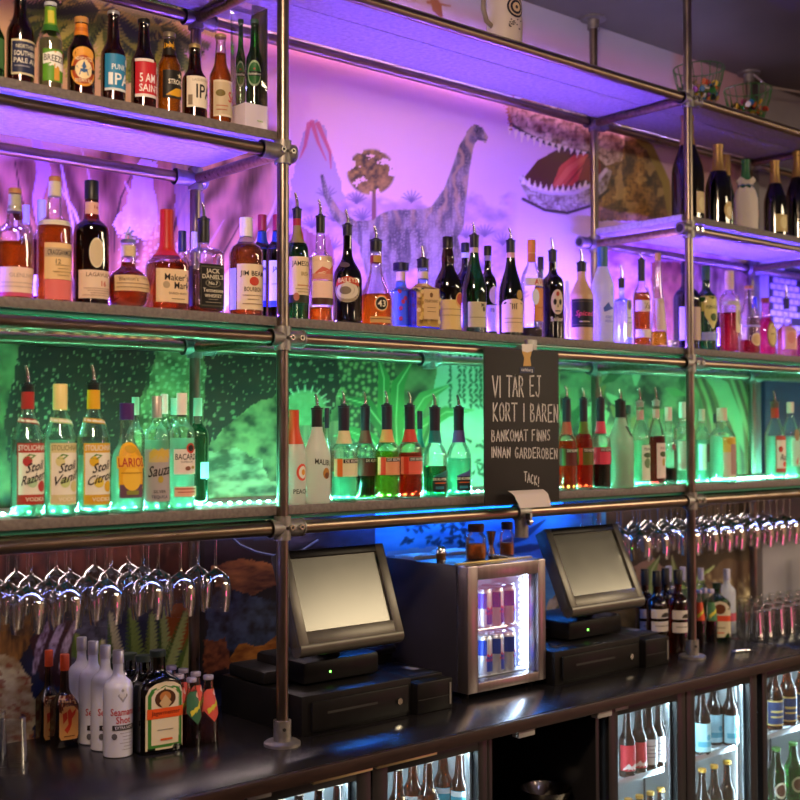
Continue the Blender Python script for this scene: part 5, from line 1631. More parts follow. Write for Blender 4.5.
# ================================================================ chalk sign
SY = -.034
sign_c = [onY(487, 347, SY), onY(562, 348, SY), onY(556, 501, SY), onY(482.5, 506, SY)]
sx0, sx1 = (sign_c[0].x + sign_c[3].x) / 2, (sign_c[1].x + sign_c[2].x) / 2
sz1, sz0 = sign_c[0].z, (sign_c[2].z + sign_c[3].z) / 2
sg = thing('chalk_sign', 'black chalk sign with white handwriting fixed to the pipes mid picture', 'sign', ((sx0 + sx1) / 2, SY, sz0))
SLATE = pbr('slate_black', (.022, .018, .016), rough=.65, var=.35, scale=7)
sW, sH = sx1 - sx0, sz1 - sz0
MB().box((0, .003, sH / 2), (sW, .006, sH), SLATE, .001).build('board', sg)
FONT = {'V': [[(0, 1), (.45, 0), (.9, 1)]], 'I': [[(.2, 1), (.2, 0)]], 'T': [[(0, 1), (.9, 1)], [(.45, 1), (.42, 0)]], 'A': [[(0, 0), (.4, 1), (.8, 0)], [(.15, .35), (.68, .35)]],
        'R': [[(.05, 0), (.05, 1), (.55, .95), (.65, .72), (.5, .5), (.05, .48)], [(.3, .48), (.75, 0)]], 'E': [[(.75, 1), (.05, .97), (.05, 0), (.75, .03)], [(.05, .52), (.6, .52)]],
        'J': [[(.3, 1), (.9, 1)], [(.62, 1), (.62, .2), (.45, 0), (.15, .05), (.05, .2)]], 'K': [[(.05, 1), (.05, 0)], [(.7, 1), (.07, .45), (.75, 0)]],
        'O': [[(.4, 1), (.1, .8), (.03, .45), (.2, .05), (.5, 0), (.75, .25), (.75, .7), (.55, .97), (.4, 1)]], 'B': [[(.05, 0), (.05, 1), (.5, .93), (.55, .68), (.1, .53), (.65, .42), (.68, .12), (.45, 0), (.05, 0)]],
        'N': [[(.05, 0), (.05, 1), (.7, 0), (.72, 1)]], 'M': [[(.02, 0), (.1, 1), (.42, .3), (.75, 1), (.85, 0)]], 'F': [[(.7, 1), (.05, .97), (.05, 0)], [(.05, .52), (.55, .55)]],
        'S': [[(.65, .9), (.4, 1), (.1, .85), (.15, .6), (.55, .42), (.62, .15), (.35, 0), (.02, .1)]], 'G': [[(.7, .88), (.4, 1), (.1, .75), (.05, .35), (.3, 0), (.65, .08), (.7, .42), (.42, .42)]],
        'D': [[(.05, 0), (.05, 1), (.5, .88), (.72, .5), (.5, .1), (.05, 0)]], 'C': [[(.65, .88), (.4, 1), (.1, .75), (.05, .35), (.3, 0), (.65, .1)]], '!': [[(.25, 1), (.2, .32)], [(.18, .08), (.18, 0)]]}
CHALK = pbr('chalk_white', (.72, .68, .66), rough=.95, var=.25, scale=300)


def chalk_line(txt, x0, x1, yb0, yt0, yb1, wd, big_first=False):
    """words written between two picture columns of the sign; base row at both ends, letter height from the first row pair"""
    p0, p1, pt_ = onY(x0, yb0, SY), onY(x1, yb1, SY), onY(x0, yt0, SY)
    h = pt_.z - p0.z
    adv, x = [], 0
    for c in txt:
        wc = .85 if c == ' ' else (.5 if c in 'I!' else 1.08)
        adv.append(x)
        x += wc
    tot = x - .1
    s_ = (p1.x - p0.x) / tot
    m_ = MB()
    for n_, (c, a) in enumerate(zip(txt, adv)):
        if c == ' ':
            continue
        k = 1.25 if big_first and (n_ == 0 or txt[n_ - 1] == ' ') else 1
        rj = random.Random(n_ * 7 + len(txt))
        dz = rj.uniform(-.04, .04) * h
        for st in FONT[c]:
            pts = [(p0.x + (a + u) * s_, p0.z + (p1.z - p0.z) * a / tot + v * h * k + dz) for u, v in st]
            for (ax, az), (bx, bz) in zip(pts[:-1], pts[1:]):
                L_ = math.hypot(bx - ax, bz - az) + 1e-9
                nx_, nz2 = -(bz - az) / L_ * wd / 2, (bx - ax) / L_ * wd / 2
                ex, ez = (bx - ax) / L_ * wd * .35, (bz - az) / L_ * wd * .35
                q = [(ax - ex + nx_, az - ez + nz2), (ax - ex - nx_, az - ez - nz2), (bx + ex - nx_, bz + ez - nz2), (bx + ex + nx_, bz + ez + nz2)]
                m_.add([(u - sg.location.x, -.0006, v - sg.location.z) for u, v in q], [(0, 1, 2, 3)], CHALK)
    return m_


chalk_line('VI TAR EJ', 492.5, 541, 397, 376, 396, .0054).build('handwriting', sg)
chalk_line('KORT I BAREN', 493, 559, 421, 403, 421.5, .0052).build('handwriting', sg)
chalk_line('BANKOMAT FINNS', 491.5, 551, 441, 430, 440.5, .0041).build('handwriting', sg)
chalk_line('INNAN GARDEROBEN', 491, 558, 457.5, 447, 458.5, .0041).build('handwriting', sg)
chalk_line('TACK!', 524, 539, 481, 472, 487, .0038).build('handwriting', sg)
# beer glass sticker
c0 = onY(527, 359, SY)


def st(px, py):
    p = onY(px, py, SY)
    return (p.x - sg.location.x, -.0009, p.z - sg.location.z)


m_ = MB()
m_.add([st(522, 345), st(532, 345), st(531.5, 352), st(530, 358), st(531, 366), st(523, 366), st(524, 358), st(522, 352)], [tuple(range(8))], paint('d0a45c'))
m_.add([(x, y - .0003, z) for x, y, z in (st(521.5, 344), st(532.5, 344), st(532.3, 351), st(527, 352.5), st(521.8, 351))], [tuple(range(5))], paint('ece4dc'))
m_.add([(x, y - .0003, z) for x, y, z in (st(519.5, 367), st(534, 367), st(534, 373), st(519.5, 373))], [(0, 1, 2, 3)], paint('2c3454'))
vs, fs, W_ = text2d('carlsberg')
a_, b_2 = st(521, 370), st(532.5, 370)
s_ = (b_2[0] - a_[0]) / W_
m_.add([((a_[0] + b_2[0]) / 2 + x * s_, -.0016, a_[2] + y * s_) for x, y in vs], fs, paint('d8d8dc'))
m_.build('sticker', sg)
# bent white card hooked under the sign
cl, cr = onY(509, 491, SY - .03), onY(544, 490, SY - .03)
bl_, br_ = onY(515, 508, SY - .05), onY(546, 506, SY - .05)
card = thing('paper_card', 'bent white paper card clipped at the foot of the chalk sign', 'card', ((bl_.x + br_.x) / 2, SY - .045, bl_.z))
m_ = MB()
rows = []
for i in range(9):
    t = i / 8
    zz_ = (cl.z - bl_.z) * (1 - t) + .006 * math.sin(min(t * 3, PI)) * (1 if t < .5 else 0)
    yy = -.006 - .022 * t + .026 * (1 - t) ** 3
    x0, x1 = cl.x + (bl_.x - cl.x) * t, cr.x + (br_.x - cr.x) * t
    rows += [(x0 - card.location.x, yy, zz_), (x1 - card.location.x, yy, zz_)]
m_.add(rows + [(x, y + .0012, z) for x, y, z in rows], [(2 * i, 2 * i + 1, 2 * i + 3, 2 * i + 2) for i in range(8)] + [(18 + 2 * i, 18 + 2 * i + 2, 18 + 2 * i + 3, 18 + 2 * i + 1) for i in range(8)] +
       [(0, 18, 19, 1), (16, 17, 35, 34)] + [(2 * i, 2 * i + 2, 20 + 2 * i, 18 + 2 * i) for i in range(8)] + [(2 * i + 1, 19 + 2 * i, 21 + 2 * i, 2 * i + 3) for i in range(8)], pbr('card_white', 'd8ccc8', rough=.8))
m_.build('card', card)

# ================================================================ hanging stemware
RZ = 1.492
WG = shell('stemware_glass', (.975, .98, .985), rough=.02, base=.03)
gl_pr = [(0, .034), (-.0015, .034), (-.004, .02), (-.008, .007), (-.014, .0042), (-.05, .0036), (-.085, .004), (-.092, .008), (-.100, .018), (-.112, .030), (-.128, .038), (-.15, .0415), (-.175, .040), (-.205, .036), (-.2055, .0345),
         (-.175, .0385), (-.15, .040), (-.128, .0365), (-.112, .0285), (-.101, .015), (-.096, .003)]
ORD = ['first', 'second', 'third', 'fourth', 'fifth', 'sixth', 'seventh', 'eighth', 'ninth', 'tenth', 'eleventh', 'twelfth', 'thirteenth', 'fourteenth']
ROWN = ['front row', 'second row', 'third row', 'back row']


def hang_glass():
    t = thing('wine_glass', 'x', 'wine glass', (0, 0, RZ))
    MB().lathe([(-z, r) for z, r in []] or [(.0, .002), (.0, .034), (-.0015, .034), (-.004, .02), (-.008, .007), (-.011, .0045)], WG, 22, closed=False).build('foot', t)
    MB().lathe([(-.011, .0045), (-.05, .0036), (-.085, .004), (-.090, .0065)], WG, 12, closed=False).build('stem', t)
    MB().lathe([(-.090, .0065), (-.097, .018), (-.106, .031), (-.120, .0405), (-.140, .0445), (-.170, .0440), (-.207, .0395), (-.2075, .0385), (-.170, .0428), (-.140, .0432), (-.120, .0392), (-.107, .0297), (-.098, .0165), (-.094, .002)], WG, 24, closed=False).build('bowl', t)
    return t


proto = hang_glass()
used = [False]


def place_glass(x, y, label, group):
    o_ = proto if not used[0] else copy_tree(proto)
    used[0] = True
    o_.location = (x, y, RZ)
    o_['label'] = label
    o_['group'] = group
    return o_


def glass_rack(label, xs, x0, x1):
    t = thing('glass_rack', label, 'glass rack', ((x0 + x1) / 2, D / 2, RZ - .004))
    xe = sorted(xs)
    mids = [xe[0] - .052] + [(a + b_) / 2 for a, b_ in zip(xe[:-1], xe[1:])] + [xe[-1] + .052]
    for q in mids:
        m_ = MB()
        wd = .016
        m_.box((q - (x0 + x1) / 2, 0, .001), (.040, .39, .0022), RAILM)
        m_.box((q - (x0 + x1) / 2, 0, .0205), (.003, .39, .037), RAILM)
        m_.build('channel', t)
    return t


LX = [-.83, -.722, -.616, -.507, -.385, -.285, -.165]
RX = [1.748, 1.852, 2.075, 2.18, 2.285, 2.39, 2.495, 2.60, 2.705, 2.81, 2.92]
glass_rack('steel hanging rack for the stemmed glasses left of the left post', LX, -.9, -.1)
glass_rack('steel hanging rack for the stemmed glasses beside the right post', RX, 1.68, 3.0)
YS = [.085, .185, .285, .385]
rr = random.Random(3)
for i, x in enumerate(LX[::-1]):
    for j, y in enumerate(YS):
        if i == 0 and j > 1:
            continue
        place_glass(x + rr.uniform(-.006, .006), y + rr.uniform(-.005, .005), 'stemmed glass in left hanging rack, %s column left of steel post, %s' % (ORD[i], ROWN[j]), 'stemmed glasses hanging in the left rack')
for i, x in enumerate(RX):
    for j, y in enumerate(YS):
        side = 'left' if x < L2 else 'right'
        k_ = (RX[:2][::-1].index(x)) if x < L2 else RX[2:].index(x)
        place_glass(x + rr.uniform(-.005, .005), y + rr.uniform(-.005, .005), 'stemmed glass in right hanging rack, %s column %s of steel post, %s' % (ORD[k_], side, ROWN[j]), 'stemmed glasses hanging in the right rack')

# ================================================================ bottles on the counter, left
def cb(label, px, top, wd, X, Y, kind, glass, group, **k):
    P = Vector((X, Y, CZ))
    d_ = P - CAM
    pxx = 400 + F_PX * d_.dot(RGT) / d_.dot(FWD)
    pyy = 400 - F_PX * d_.dot(UPV) / d_.dot(FWD)
    return B(label, pxx, top, wd, pyy, CZ, Y, kind, glass, group=group, name=k.pop('name', 'spirit_bottle'), **k)


G = 'spirit bottles on the counter at left'
FB = 'cinnamon whisky bottle with red and yellow cap, '
for lb, X, Y, top, w_ in ((FB + 'behind the other one', -.476, .485, 650, 28), (FB + 'in front with dragon label', -.470, .395, 654, 31)):
    cb(lb, 0, top, w_, X, Y, 'wax', 'amber', G, liq=('a8480c', 682), cap=('c8481c', top + 16), rz=-.1, neck=[('r', -2.6, 2.6, top + 5, top + 14, 'd89a24'), ('o', .3, top + 9, .8, 3, 'c04018')],
       els=[('p', [(-.75, 698), (-.6, 694), (.7, 694), (.85, 698), (.85, 733), (.7, 737), (-.6, 737), (-.75, 733)], 'c08a4c'), ('t', 'FIREBALL', .05, 701, 6, '2a1810', 1.3),
            ('p', [(-.1, 709), (.1, 706), (.3, 711), (.25, 722), (.1, 727), (-.1, 731), (-.35, 727), (-.02, 722)], 'b03018'), ('p', [(-.5, 711), (-.15, 709), (-.1, 716), (-.45, 721)], 'b03018'), ('p', [(.2, 712), (.68, 706), (.5, 713), (.25, 717)], 'b03018'), ('r', -.4, .5, 733, 734, '6a4020')])
for n_, (X, Y, top, lb) in enumerate(((-.382, .47, 637, 'white glazed liqueur bottle, rearmost of the four in line'), (-.388, .385, 641, 'white glazed liqueur bottle, third from the front of the four'), (-.393, .30, 645, 'white glazed liqueur bottle, second from the front of the four'), (-.398, .215, 650, 'white glazed liqueur bottle with red gothic lettering, front of the four'))):
    cb(lb, 0, top, 29 - (3 - n_), X, Y, 'tall', 'ceramic', G, cap=('b8b4b8', top + 13, 1), rz=-.05, els=[
        ('p', [(-.1, 686), (.25, 693), (-.1, 700), (-.45, 693)], '8a8890'), ('p', [(-.1, 689), (.1, 693), (-.1, 697), (-.3, 693)], 'c4c2cc'), ('t', 'Seamans', -.05, 709, 7, 'b02830', 1.75), ('t', 'Shot', -.05, 717, 7, 'b02830', 1.0),
        ('r', -.8, .75, 722, 727, '2a2426'), ('t', 'EXTRA HOT', 0, 724.5, 3, 'd0ccd0', 1.2), ('o', -.65, 733, .18, 3, '5a5860')] + lines(6, -.3, .7, 730, 746, '8a868e', .6))
for n_, (X, Y, top, lb) in enumerate(((-.281, .46, 655, 'dark green square bottle, rearmost behind the stag label bottle'), (-.282, .37, 653, 'dark green square bottle, third behind the white glazed ones'), (-.286, .28, 655, 'dark green square bottle just behind the stag label one'), (-.293, .185, 650, 'dark green square herb liqueur bottle with stag label and orange band'))):
    jl = [('p', [(-.8, 692), (-.65, 685), (-.3, 680.5), (.1, 679), (.5, 680.5), (.82, 685), (.95, 692), (.95, 746), (-.8, 746)], 'd8ccac'), ('p', [(-.7, 692), (-.55, 686), (.1, 681.5), (.7, 686), (.85, 692), (.85, 744), (-.7, 744)], '3a7a2c'), ('p', [(-.55, 693), (-.4, 688), (.1, 684), (.55, 688), (.7, 693), (.7, 741), (-.55, 741)], 'dccfb2'),
          ('o', .08, 696, .48, 9, '4a2a14'), ('o', .08, 694, .26, 5, 'b8763c'), ('p', [(-.2, 700), (.08, 692), (.36, 700), (.2, 705), (-.04, 705)], 'c8a878'), ('r', -.75, .95, 705, 715, 'e0541c'), ('t', 'Jagermeister', .1, 710, 5.5, '5a1c10', 1.5), ('r', -.3, .45, 726, 726.7, '8a7c60'), ('r', -.15, .4, 735, 737, 'd8602c')]
    cb(lb, 0, top, 46, X, Y, 'jager', 'dkgreen', G, cap=('3c4a40', top + 6, 1), rz=-.1, els=jl if n_ == 3 else [('r', -.5, .6, 690, 735, '3a5a34')])
G = 'small mixer bottles on the counter at left'
pos = ['nearest the register', 'second back', 'third back', 'fourth back', 'rearmost']
for i in range(2):
    for j in range(5):
        X, Y = -.141 - .055 * i - .003 * j, .165 + .064 * j
        z_ = CZ
        d_ = Vector((X, Y, CZ + .19)) - CAM
        topy = 400 - F_PX * d_.dot(UPV) / d_.dot(FWD)
        tp = lambda v: topy + (v - 667) * (1 - .02 * j)
        green = (i == 1 and j == 0)
        lab = [('p', [(-.8, tp(684)), (-.4, tp(680)), (.6, tp(680)), (1.0, tp(684)), (1.15, tp(702)), (.1, tp(712)), (-1.0, tp(700))], '3a6a4c' if green else 'd8584c'), ('p', [(-.6, tp(699)), (1.05, tp(688)), (1.1, tp(694)), (-.5, tp(704))], 'd0c43c'), ('o', .5, tp(684), .35, 3, 'e8b8ac')]
        cb('small clear mixer bottle with %s label, %s column, %s' % ('green' if green else 'pink', 'right' if i == 0 else 'left', pos[j]), 0, topy, 20, X, Y, 'mixer', 'clear', G, name='mixer_bottle', liq=('7a1c24' if i else 'c89aa0', tp(705)), cap=('a8a0b8', tp(671), 1), els=lab, rz=0)
# tumblers at the far left
TB = shell('tumbler_glass', (.93, .94, .95), rough=.03, base=.02, edge=.6)


def tumbler_mesh(h=.105, r=.033, r2=.038):
    m_ = MB()
    m_.lathe([(h, .002), (h, r * .9), (h - .003, r), (h - .02, r + .0005), (.004, r2), (0, r2 + .0008), (0, r2 - .002), (.005, r2 - .003), (h - .018, r - .003), (h - .014, .002)], TB, 22, closed=False)
    for k in range(3):
        m_.lathe([(.006 + k * .006, r2 + .0002), (.009 + k * .006, r2 + .0016), (.012 + k * .006, r2 + .0001)], TB, 22, closed=False)
    return m_


t0 = tumbler_mesh(.145, .033, .040).build('tumbler', None, (-.683, .245, CZ))
tag(t0, 'upturned ribbed tumbler at far left counter edge, in front', 'tumbler', 'upturned tumblers at the far left')
t1 = t0.copy()
COL.objects.link(t1)
t1.location = (-.70, .335, CZ)
t1['label'] = 'upturned ribbed tumbler at far left, behind the front one'

# ---------------------------------------------------------------- right counter
G = 'wine bottles on the counter by the right post'


def wine(label, px, top, X, Y, **k):
    return cb(label, px, top, k.pop('wd', 19), X, Y, k.pop('kind', 'wine'), k.pop('glass', 'brown'), G, name='wine_bottle', **k)


def XatY(px, Y):
    return onY(px, 600, Y).x


def wl(y):
    return [('r', -1.0, 1.25, y, y + 9, 'd8d0cc'), ('r', -1.0, 1.25, y + 12, y + 22, 'd8d0cc'), ('p', [(-.1, y + 8), (0, y + 5), (.3, y + 3.5), (.7, y + 3.5), (.9, y + 5), (.95, y + 8)], '3a342c'), ('r', -.6, 1, y + 16, y + 16.8, '6a645c')]


wine('red wine bottle with two-part white label, left of the three in front', 0, 569, XatY(645, .26), .26, cap=('141014', 585), els=wl(608))
wine('red wine bottle with two-part white label, middle of the three in front', 0, 571, XatY(657, .12), .12, wd=21, cap=('141014', 586), els=wl(608))
wine('red wine bottle with two-part white label, beside the right steel post', 0, 570, XatY(678, .10), .10, wd=21, cap=('141014', 584), glass='amber', els=wl(609))
wine('dark wine bottle without visible label behind the front three', 0, 568, XatY(665.5, .27), .27, cap=('141014', 584))
for n_, (px, Y, lb) in enumerate(((669, .42, 'white-capped spirit bottle at the back, left of the right post'), (683, .40, 'white-capped spirit bottle at the back, just left of the right post'), (701, .36, 'white-capped spirit bottle at the back, just right of the right post'))):
    wine(lb, 0, 566 + n_, XatY(px, Y), Y, wd=15, kind='tall', glass='clear', cap=('c8c4d4', 580), liq=('b8c8c0', 590))
G = 'bottles on the counter right of the right post'
for n_, (px, Y, col, lb) in enumerate(((699, .10, '8a1c20', 'small mixer bottle with orange label close behind the right post'), (711, .14, '2c5a34', 'small mixer bottle with green and yellow label beside the stag label bottle'), (704, .25, '8a1c20', 'small mixer bottle with orange label behind the green-labelled one'))):
    cb(lb, 0, 590 - n_, 12, XatY(px, Y), Y, 'mixer', 'clear', G, name='mixer_bottle', liq=('4a1010', 622), cap=('a8a0b8', 593, 1), els=[('r', -.9, 1.1, 602, 620, 'd8502c' if n_ != 1 else '4a7a4c'), ('p', [(-.7, 614), (1, 606), (1.05, 610), (-.6, 618)], 'd8c43c')])
cb('green square herb liqueur bottle with stag label beside the tumblers', 0, 583, 25, XatY(717, .165), .165, 'jager', 'green', G, cap=('1c3024', 588), rz=-.75, els=[
    ('p', [(-.8, 608), (-.4, 602), (.1, 600), (.6, 602), (.95, 608), (.95, 636), (-.8, 636)], 'd8ccac'), ('o', .08, 608, .45, 5, '6a3a1c'), ('r', -.8, .95, 614.5, 620, 'e0502c'), ('r', -.3, .5, 626, 627, '8a7c60'), ('r', -.2, .4, 631, 632, 'd8602c')])
cb('pale spirit bottle behind the stag label bottle by the tumblers', 0, 569, 17, XatY(727, .24), .24, 'tall', 'white', G, cap=('c8c4d4', 580), els=[('r', -.6, 1, 612, 620, 'c85a6a')])
# upturned tumblers
tp0 = None
n_ = 0
for i in range(11):
    for j in range(4):
        x, y = 2.50 + .084 * i + rr.uniform(-.004, .004), .075 + .088 * j + rr.uniform(-.004, .004)
        if (3.08 < x < 3.19 and y > .36) or (i < 2 and j > 0):
            continue
        if tp0 is None:
            tp0 = tumbler_mesh(.115, .031, .037).build('tumbler', None, (x, y, CZ))
            q_ = tp0
        else:
            q_ = tp0.copy()
            COL.objects.link(q_)
            q_.location = (x, y, CZ)
        tag(q_, 'upturned clear tumbler on right counter, %s column from the bottles, %s' % (ORD[i], ROWN[j]), 'tumbler', 'upturned tumblers on the right counter')
# glass jug at the back right
Pj = onY(791, 575, .45)
jz = z_at(Pj.x, .45, 592)
jug = thing('glass_jug', 'clear glass jug standing beyond the tumblers at the right edge', 'jug', (3.62, .40, CZ))
MB().lathe([(0, .002), (0, .045), (.004, .05), (.1, .055), (.22, .05), (.27, .056), (.272, .053), (.22, .047), (.1, .052), (.008, .046), (.006, .002)], TB, 24, closed=False).build('jug_body', jug)
MB().path([(.05, 0, .22), (.085, 0, .21), (.095, 0, .15), (.08, 0, .09), (.052, 0, .07)], .006, TB, 8).build('handle', jug)
pen = onZ(757, 634, CZ)
t = thing('pen', 'small steel pen lying on the counter right of the post', 'pen', (2.20, -.06, CZ))
m_ = MB()
m_.tube((-.03, .01, .0055), (.035, -.012, .0055), .005, CHROME, 10)
m_.tube((.035, -.012, .0055), (.045, -.0155, .0055), .005, CHROME, 10, r1=.001)
m_.build('barrel', t)
MB().tube((-.045, .0152, .0055), (-.03, .01, .0055), .0052, pbr('pen_blue', '3a4a8a'), 10).build('pen_cap', t)


# ================================================================ tills
SCREEN = pbr('dusty_screen', (.075, .072, .062), rough=.21, metal=.6, var=.05, scale=14, spec=1.0)
LEDG = glow('led_green', (.2, 1, .1), 6)


def till(label, X0, X1, Yb, Yt, zb, zt, dl, yaw=0):
    t = thing('till_terminal', label, 'till', ((X0 + X1) / 2, Yb, CZ + .118))
    o_ = t.location
    cx, w_ = 0, X1 - X0
    tl = math.atan2(Yt - Yb, zt - zb)
    h = math.hypot(Yt - Yb, zt - zb)
    M = Matrix.Translation((0, 0, zb - o_.z)) @ Matrix.Rotation(yaw, 4, 'Z') @ Matrix.Rotation(-tl, 4, 'X')
    # monitor housing: bezel ring, shell and rolled lower lip, local x across, z up the face, y into the depth
    m_ = MB()
    m_.box((0, .030, h / 2), (w_, .045, h), POSGREY, .006, M)
    m_.box((0, .062, h / 2 + .02), (w_ * .8, .03, h * .7), BLACKP, .01, M)
    hs = m_.build('monitor_housing', t)
    fr_ = MB()
    b_ = .034
    fr_.box((-w_ / 2 + b_ / 2, .004, h / 2), (b_, .014, h), POSGREY, .002, M)
    fr_.box((w_ / 2 - b_ / 2, .004, h / 2), (b_, .014, h), POSGREY, .002, M)
    fr_.box((0, .004, .020), (w_ - 2 * b_ + .004, .014, .040), POSGREY, .002, M)
    fr_.box((0, .004, h - .012), (w_ - 2 * b_ + .004, .014, .024), BLACKP, .002, M)
    fr_.build('bezel', t)
    MB().tube(M @ Vector((-w_ / 2 + .002, .022, -.004)), M @ Vector((w_ / 2 - .002, .022, -.004)), .026, POSGREY, 20).build('lower_lip', t)
    MB().box((0, .0065, h / 2 + .008), (w_ - 2 * b_ + .006, .003, h - .055), SCREEN, 0, M).build('screen', t)
    MB().box((w_ / 2 + .003, .03, h * .62), (.008, .03, .1), BLACKP, .002, M).build('card_reader', t)
    MB().sphere((w_ / 2 + .006, .012, h * .66), .003, LEDG, 8, M=M).build('status_light', t)
    # neck and base computer
    MB().tube((0, .13, .06), (0, .09, zb - o_.z + .05), .035, BLACKP, 18, r1=.045).build('neck', t)
    bm_ = MB()
    bm_.box((.015, .20, .038), (w_ * .74, .26, .070), BLACKP, .014)
    bm_.box((-.02, .26, .022), (w_ * .98, .20, .042), BLACKP, .012)
    bs = bm_.build('base_unit', t)
    MB().tube((-.035, .0695, .034), (-.035, .068, .034), .0035, LEDG, 10).build('power_light', bs)
    return t


def drawer(label, X0, X1, Y0, Y1, h):
    t = thing('cash_drawer', label, 'cash drawer', ((X0 + X1) / 2, (Y0 + Y1) / 2, CZ))
    w_, d_ = X1 - X0, Y1 - Y0
    MB().box((0, .004, h / 2), (w_, d_ - .008, h), BLACKP, .003).build('case', t)
    MB().box((.006, -d_ / 2 + .001, h / 2 - .004), (w_ - .05, .008, h - .03), BLACKP, .003).build('drawer_front', t)
    MB().box((-.03, -d_ / 2 - .0032, h * .52), (w_ * .45, .001, .007), DARKHOLE).build('slot', t)
    MB().tube((w_ * .36, -d_ / 2 - .002, h * .45), (w_ * .36, -d_ / 2 - .008, h * .45), .010, CHROME, 16).build('lock', t)
    return t


def printer(label, X0, X1, Y0, Y1, h):
    t = thing('receipt_printer', label, 'printer', ((X0 + X1) / 2, (Y0 + Y1) / 2, CZ))
    w_, d_ = X1 - X0, Y1 - Y0
    m_ = MB()
    m_.box((0, 0, h / 2), (w_, d_, h), BLACKP, .005)
    m_.box((0, .02, h + .004), (w_ * .94, d_ - .05, .012), BLACKP, .003)
    m_.build('case', t)
    MB().box((0, -d_ / 2 + .07, h + .0105), (w_ * .7, .018, .002), DARKHOLE).build('paper_slot', t)
    MB().box((0, -d_ / 2 - .0008, h * .45), (w_ * .96, .002, .002), DARKHOLE).build('front_seam', t)
    MB().box((w_ * .42, -d_ / 2 - .001, h * .5), (.006, .003, h * .7), pbr('printer_trim', (.2, .19, .18), rough=.4)).build('edge_strip', t)
    m_ = MB()
    m_.box((w_ * .22, d_ * .05, h + .0105), (w_ * .2, .05, .001), paint('8a8a96'))
    m_.build('sticker', t)
    return t


till('large till terminal with a dusty tilted screen beside the left post', .100, .503, .055, .158, 1.157, 1.425, 0)
till('till terminal with a dusty tilted screen right of the drinks fridge', 1.272, 1.690, .030, .156, 1.157, 1.428, 0)
drawer('black cash drawer under the till terminal beside the left post', .088, .512, .02, .458, .116)
drawer('black cash drawer under the till terminal right of the drinks fridge', 1.165, 1.640, .004, .44, .116)
printer('black receipt printer between the left till and the drinks fridge', .520, .672, .008, .29, .098)
printer('black receipt printer beside the right till near the wine bottles', 1.650, 1.795, -.008, .25, .104)
# keypad standing behind the left printer
t = thing('card_terminal', 'dark card payment keypad with small red marks behind the left printer', 'card terminal', (.602, .37, CZ))
MB().box((0, 0, .075), (.15, .12, .15), BLACKP, .006).build('stand', t)
Mk = Matrix.Translation((0, -.01, .172)) @ Matrix.Rotation(R_(28), 4, 'X')
MB().box((0, 0, 0), (.17, .13, .026), RUBBER, .006, Mk).build('keypad_body', t)
m_ = MB()
for i in range(5):
    m_.box((-.055 + i * .026, -.02, .0135), (.016, .012, .003), pbr('key_grey', (.12, .12, .16), rough=.4), .001, Mk)
m_.build('keys', t)
m_ = MB()
m_.box((-.02, .03, .0134), (.09, .014, .001), pbr('keypad_red', '8a2038', rough=.4), 0, Mk)
m_.build('display', t)
# keys on the right cash drawer
t = thing('key_bunch', 'small bunch of keys lying on the right cash drawer', 'keys', (1.225, .07, CZ + .116))
for i, a in enumerate((.2, 1.1, -.5)):
    m_ = MB()
    M = Matrix.Rotation(a, 4, 'Z')
    m_.tube((0.012, 0, .002 + i * .002), (.012, 0, .004 + i * .002), .012, CHROME, 14, M=M)
    m_.box((.043, 0, .003 + i * .002), (.042, .006, .002), CHROME, 0, M)
    m_.build('key', t)
m_ = MB()
m_.path([(.012 * math.cos(a), .012 * math.sin(a), .010) for a in [2 * PI * i / 16 for i in range(17)]], .0012, CHROME, 6)
m_.build('ring', t)

# ================================================================ small drinks fridge
FY = .035
fx0, fx1 = onY(468, 640, FY).x, onY(547, 640, FY).x - .004
fz1 = onY(468, 567, FY).z
fz0 = CZ + .022
FRG = pbr('fridge_steel', (.34, .29, .30), rough=.30, metal=.9, var=.12, scale=60, stretch=(1, 1, .05))
FRB = pbr('fridge_side_black', (.03, .028, .045), rough=.28, spec=.6)
FIN = pbr('fridge_liner', (.75, .78, .82), rough=.4)
fr = thing('drinks_fridge', 'small countertop drinks fridge with lit glass door holding cans', 'fridge', ((fx0 + fx1) / 2, FY, CZ))
fw, fd = fx1 - fx0, .44
ox = fr.location.x
m_ = MB()
zb_, zt_ = .022, fz1 - CZ
m_.box((-fw / 2 + .010, .055 + (fd - .055) / 2, (zb_ + zt_) / 2), (.02, fd - .055, zt_ - zb_), FRB, .002)
m_.box((fw / 2 - .010, .055 + (fd - .055) / 2, (zb_ + zt_) / 2), (.02, fd - .055, zt_ - zb_), FRB, .002)
m_.box((0, .055 + (fd - .055) / 2, zt_ - .010), (fw - .041, fd - .055, .02), FRB, .001)
m_.box((0, .055 + (fd - .055) / 2, zb_ + .014), (fw - .041, fd - .055, .028), FRB, .001)
m_.box((0, fd - .008, (zb_ + zt_) / 2), (fw - .041, .014, zt_ - zb_ - .05), FRB, .001)
m_.build('cabinet', fr)
m_ = MB()
ix = fw / 2 - .0225
m_.box((-ix + .001, .21, (zb_ + zt_) / 2), (.003, .29, zt_ - zb_ - .055), FIN)
m_.box((ix - .001, .21, (zb_ + zt_) / 2), (.003, .29, zt_ - zb_ - .055), FIN)
m_.box((0, .352, (zb_ + zt_) / 2), (2 * ix, .003, zt_ - zb_ - .055), FIN)
m_.box((0, .21, zb_ + .031), (2 * ix - .006, .28, .003), FIN)
m_.build('liner', fr)
dz0, dz1 = .953 - CZ, 1.292 - CZ
gx0, gx1 = onY(478.5, 630, FY).x - ox, onY(538.5, 630, FY).x - ox
d_ = MB()
d_.box(((-fw / 2 + gx0) / 2, .026, (zb_ + zt_) / 2), (gx0 + fw / 2, .05, zt_ - zb_), FRG, .003)
